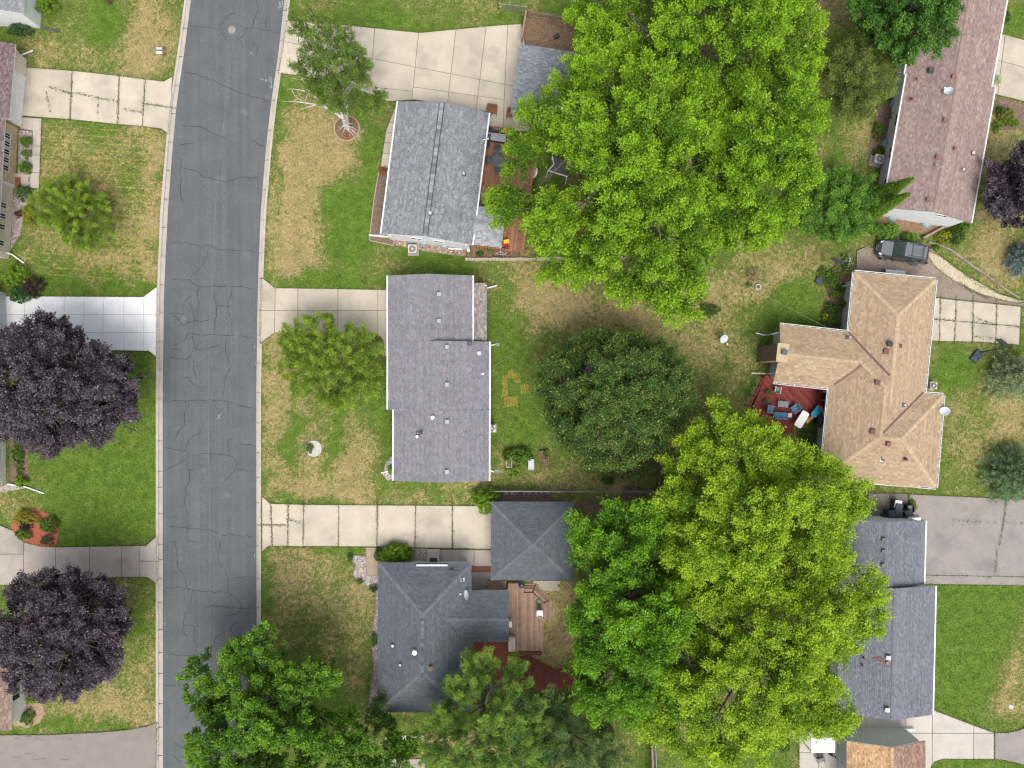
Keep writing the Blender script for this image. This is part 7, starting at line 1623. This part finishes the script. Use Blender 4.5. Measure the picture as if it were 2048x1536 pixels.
# straw squares of fresh sod patches
for i, (x, y, w, h, lb) in enumerate(((1022, 803, 1.25, .9, 'largest straw-yellow square on the back lawn'), (1010, 772, .5, 1.9, 'long straw-yellow strip on the back lawn'), (1034, 756, .55, .9, 'upper right straw-yellow patch on back lawn'), (1050, 778, .75, .8, 'rightmost straw-yellow patch on back lawn'), (1022, 748, .5, .8, 'topmost straw-yellow patch on back lawn'))):
    rs = np.random.RandomState(200 + i); c = P(x, y); n_ = int(w * h * 420)
    L = np.stack([c.x + (rs.rand(n_) - .5) * w, c.y + (rs.rand(n_) - .5) * h, .02 + .03 * rs.rand(n_)], 1)
    t = thing('straw_patch', lb, 'straw', c, world=True)
    leaf_mesh('straw', L, rs, .14, .25, 2.5, np.array((.5,.4,.09)) * (.6 + .7 * rs.rand(n_, 1)), m_leaf, t)
t = thing('garden_hose', 'thin green hose on grass by mauve house east side', 'hose', P(1985, 290), world=True); q = MB(); q.tube([P(*p, .04) for p in ((1974, 296), (1995, 294), (2018, 294), (2021, 286), (2022, 278), (2030, 276), (2050, 278))], .018, 6); q.build('tube', M('pale_green_hose', (.15,.35,.18), (.12,.3,.15), 4), t)
t = thing('storage_bin', 'long grey-blue storage box against the tan house north wall', 'storage box', P(1782, 549, .03), rot=R(-6)); MB().box((0, 0, .4), (1.7, .5, .7)).build('box', M('blue_grey_plastic', (.09,.11,.14), (.11,.13,.16), 4), t); MB().box((0, 0, .73), (1.75, .55, .06)).build('lid', m_lgrey, t)
t = thing('stone_pot', 'small grey stone pot near straw-coloured grass', 'pot', P(1515, 574)); MB().lathe([(.22, 0), (.26, .25), (.2, .25), (.16, .12)], n=14).build('bowl', m_lgrey, t); MB().lathe([(.16, .1), (.16, .16)], n=12).build('soil', m_soil, t)
t = thing('black_pot', 'black pot among the plants in tan house garden', 'pot', P(1664, 628)); MB().lathe([(.2, 0), (.26, .35), (.22, .35), (.2, .28)], n=14).build('bowl', m_black, t); MB().lathe([(.2, .2), (.2, .27)], n=12).build('contents', m_lgrey, t)
tag(MB().box(P(1068 + 45, 73, .15), (.45, .3, .3), rz=.6).build('black_tub', m_black), 'black tub on the bare dirt run', 'tub')
q = MB(); q.beam(P(82, 56, .12), P(120, 62, .12), .2, .1); tag(q.build('downspout_extension', m_dgrey), 'dark downspout extension on the top left lawn', 'drain pipe')
q = MB(); q.beam(P(1988 + 30, 1411, .03), P(2026, 1416, .03), .3, .06); tag(q.build('utility_cover', m_lgrey), 'pale utility cover in the lush lawn', 'utility cover')
t = thing('patio_bench', 'black metal bench frame below the slate house wing', 'bench', P(958, 1180), rot=R(4)); q = MB(); q.tube([(-.7, 0, .45), (.7, .05, .5)], .03, 6); q.tube([(-.7, .2, .45), (.7, .25, .5)], .03, 6); q.build('seat_rail', m_black, t); legs(t, (-.6, 0, .6), (0, .22), .45, m_black, .03)

# ------------------------------------------------------------------ parked car
def car():
    t = thing('parked_car', 'dark suv parked on the gravel pad behind the tan house', 'car', P(1797, 506, .03), rot=R(-190))
    m_paint = M('car_paint', (.014,.017,.02), (.016,.019,.022), 2, rough=.22, spec=.6, coat=.7)
    m_cg = M('car_glass', (.035,.052,.055), (.045,.062,.065), 2, rough=.05, spec=.8)
    # lower body: sections along x (front +), half width, z at sill, belt, top
    sec = [(-2.25,.55,.42,.75,.82),(-2.2,.80,.34,.85,.95),(-1.9,.88,.3,.92,1.02),(-1.0,.9,.28,.93,1.02),(0,.9,.28,.92,1.0),(.8,.9,.28,.9,.98),(1.05,.89,.28,.88,.97),(1.6,.87,.3,.82,.90),(2.0,.8,.34,.74,.8),(2.2,.66,.38,.66,.7),(2.28,.45,.42,.58,.6)]
    V, F = [], []
    for x, w, z0, zb, zt in sec:
        V += [(x, -w * .92, z0), (x, -w, z0 + .15), (x, -w, zb), (x, -w * .86, zt), (x, w * .86, zt), (x, w, zb), (x, w, z0 + .15), (x, w * .92, z0)]
    for i in range(len(sec) - 1):
        for k in range(8): a0 = i * 8 + k; b0 = i * 8 + (k + 1) % 8; F.append((a0, b0, b0 + 8, a0 + 8))
    F += [tuple(range(8))[::-1], tuple(range((len(sec) - 1) * 8, len(sec) * 8))]
    MB().add(V, [f[::-1] for f in F]).build('body', m_paint, t, smooth=False)
    # cabin
    cab = [(-2.12,.74,1.0,.74),(-1.78,.74,1.58,.62),(-.2,.76,1.68,.64),(.25,.76,1.64,.63),(1.02,.74,.98,.70)]
    V = []
    for x, wb, zt, wt in cab: V += [(x, -wb, .97), (x, -wt, zt), (x, wt, zt), (x, wb, .97)]
    V[0] = (-2.2, -.74, .97); V[3] = (-2.2, .74, .97)
    F = []
    for i in range(len(cab) - 1):
        for k in range(3): a0 = i * 4 + k; F.append((a0, a0 + 1, a0 + 5, a0 + 4))
    MB().add(V, F).build('cabin', m_cg, t)
    m_roofp = M('car_top_sky_sheen', (.13,.14,.155), (.115,.125,.14), 2, rough=.3, spec=.5, coat=.5)  # grey on a black car: sky reflection painted into roof and hood colour
    q = MB(); q.add([(-1.8,-.6,1.6),(-.2,-.63,1.7),(.25,-.62,1.66),(.25,.62,1.66),(-.2,.63,1.7),(-1.8,.6,1.6)], [(0, 1, 4, 5), (1, 2, 3, 4)]); q.build('roof', m_roofp, t)
    q = MB(); [q.beam((x, -.64, 1.62), (x, .64, 1.62), .07, .05) for x in (-1.75,)]; [q.beam((-1.78, y, 1.62), (-.2, y * 1.03, 1.71), .05, .05) for y in (-.64, .64)]; [q.beam((-.2, y, 1.71), (.25, y, 1.67), .05, .05) for y in (-.65, .65)]; [q.beam((.25, y * .64, 1.66), (1.02, y * .72, 1.0), .06, .06) for y in (-1, 1)]; [q.beam((-.4, y * .65, 1.68), (-.45, y * .76, 1.0), .06, .06) for y in (-1, 1)]; [q.beam((-1.3, y * .64, 1.65), (-1.4, y * .76, 1.0), .07, .07) for y in (-1, 1)]; q.build('pillar', m_paint, t)
    hood = [(1.06,.62,1.0),(1.6,.62,.93),(1.98,.56,.84)]
    q = MB(); q.add([(x, -w, z) for x, w, z in hood] + [(x, w, z) for x, w, z in hood], [(0, 1, 4, 3), (1, 2, 5, 4)]); q.build('hood', m_roofp, t)
    for y in (-.52, .52): MB().beam((-1.55, y, 1.68), (.0, y, 1.76), .04, .05).build('roof_rail', m_black, t)
    for x in (-1.35, -.35): MB().beam((x, -.54, 1.74), (x, .54, 1.74), .05, .03).build('crossbar', m_dgrey, t)
    for y in (-.17, 0, .17): MB().beam((-1.3, y, 1.665), (-.45, y, 1.715), .03, .015).build('roof_rib', m_dgrey, t)
    for y in (-.62, .62):
        q = MB(); q.prism([(1.72, y - .1 if y < 0 else y - .1), (2.14, y * .82 - .06), (2.16, y * .82 + .08), (1.75, y + .12)], .74, .83, inset=.02); q.build('headlight', M('lamp_glass', (.6,.62,.62), (.5,.52,.52), 5, rough=.1), t)
        MB().box((-2.16, y * 1.15, .95), (.14, .16, .3)).build('taillight', M('tail_red', (.3,.01,.01), (.25,.01,.01), 5, rough=.2), t)
        q = MB(); q.box((.85, y * 1.62, 1.05), (.16, .22, .14)); q.build('mirror', m_paint, t)
    MB().box((2.22, 0, .62), (.1, .7, .12)).build('grille', m_dgrey, t); MB().box((2.27, 0, .45), (.06, .45, .1)).build('number_plate', m_lgrey, t)
    q = MB(); [q.beam((1.0, a, 1.0), (.98, b_, 1.03), .02, .02) for a, b_ in ((-.5, .05), (.1, .6))]; q.build('wiper', m_black, t)
    for y in (-1, 1): MB().beam((-1.9, y * .895, .62), (1.7, y * .885, .58), .02, .05).build('side_trim', m_grey, t)
    for x in (-1.4, 1.42):
        for y in (-.8, .8):
            w = MB(); w.tube([(x, y - .11, .33), (x, y + .11, .33)], .34, 20); w = w.build('wheel', m_black, t)
            q = MB(); sg = 1 if y > 0 else -1; q.tube([(x, y + sg * .09, .33), (x, y + sg * .125, .33)], .22, 14); q.build('rim', m_grey, w)
car()
# ------------------------------------------------------------------ tufts of grass in joints and along paved edges, long grass blades over the lawns
rs = np.random.RandomState(5)
T = np.array(TUFT); 
keep = (np.abs(T[:, 0]) < 52) & (np.abs(T[:, 1]) < 40); T = T[keep]
rep = 4
Tb = np.repeat(T, rep, 0); n_ = len(Tb)
C = np.stack([Tb[:, 0] + rs.randn(n_) * Tb[:, 2], Tb[:, 1] + rs.randn(n_) * Tb[:, 2], Tb[:, 3] + .035 + .02 * rs.rand(n_)], 1)
k = rs.rand(n_, 1)
gc = np.array((.05,.115,.012)) * (1 - k) + np.array((.125,.17,.03)) * k
w_ = rs.rand(n_) < .12; gc[w_] = np.array((.25,.2,.09))
tag(leaf_mesh('edge_grass', C, rs, .10, .45, .9, gc, m_leaf, None), 'ragged grass along the paved edges and in joints', 'grass', kind='stuff')

# real blades over the lawns: coloured like the turf they stand in, none on paving, beds or the road
N_ = 250000
gx, gy = rs.uniform(-50, 50, N_), rs.uniform(-38.5, 38.5, N_)
hx, hy = gx / S + 1024, 768 - gy / S
ok = ~((hx > lineat(L_OUT, hy) - 1) & (hx < lineat(R_OUT, hy) + 1))
for pl in PAVED:
    x0, x1, y0, y1 = min(p[0] for p in pl), max(p[0] for p in pl), min(p[1] for p in pl), max(p[1] for p in pl)
    w_ = np.where(ok & (hx > x0) & (hx < x1) & (hy > y0) & (hy < y1))[0]
    if len(w_): ok[w_[inpoly(hx[w_], hy[w_], pl)]] = False
gx, gy = gx[ok], gy[ok]; n_ = len(gx)
ix, iy = np.clip(np.searchsorted(xs, gx), 0, nx - 1), np.clip(np.searchsorted(ys, gy), 0, ny - 1)
dv = np.clip(dry, 0, 1)[iy, ix] + (vnoise(gx, gy, 2.2, 31) - .5) * .7 + (vnoise(gx, gy, 5.5, 32) - .5) * .6
isdry = dv > .62
lu = np.clip((.45 - dv) * 2, 0, 1)[:, None]; k = rs.rand(n_, 1)
gc = (np.array((.1,.14,.025)) * (1 - lu) + np.array((.078,.15,.018)) * lu) * (.55 + .9 * k)
gc[isdry] = (np.array((.37,.29,.15)) * (.6 + .7 * k))[isdry]
C = np.stack([gx, gy, GZ[iy, ix] + .03], 1)
tag(leaf_mesh('lawn_grass', C, rs, .13, .4, 1.6, gc, m_leaf, None), 'short mown grass over all the lawns', 'grass', kind='stuff')
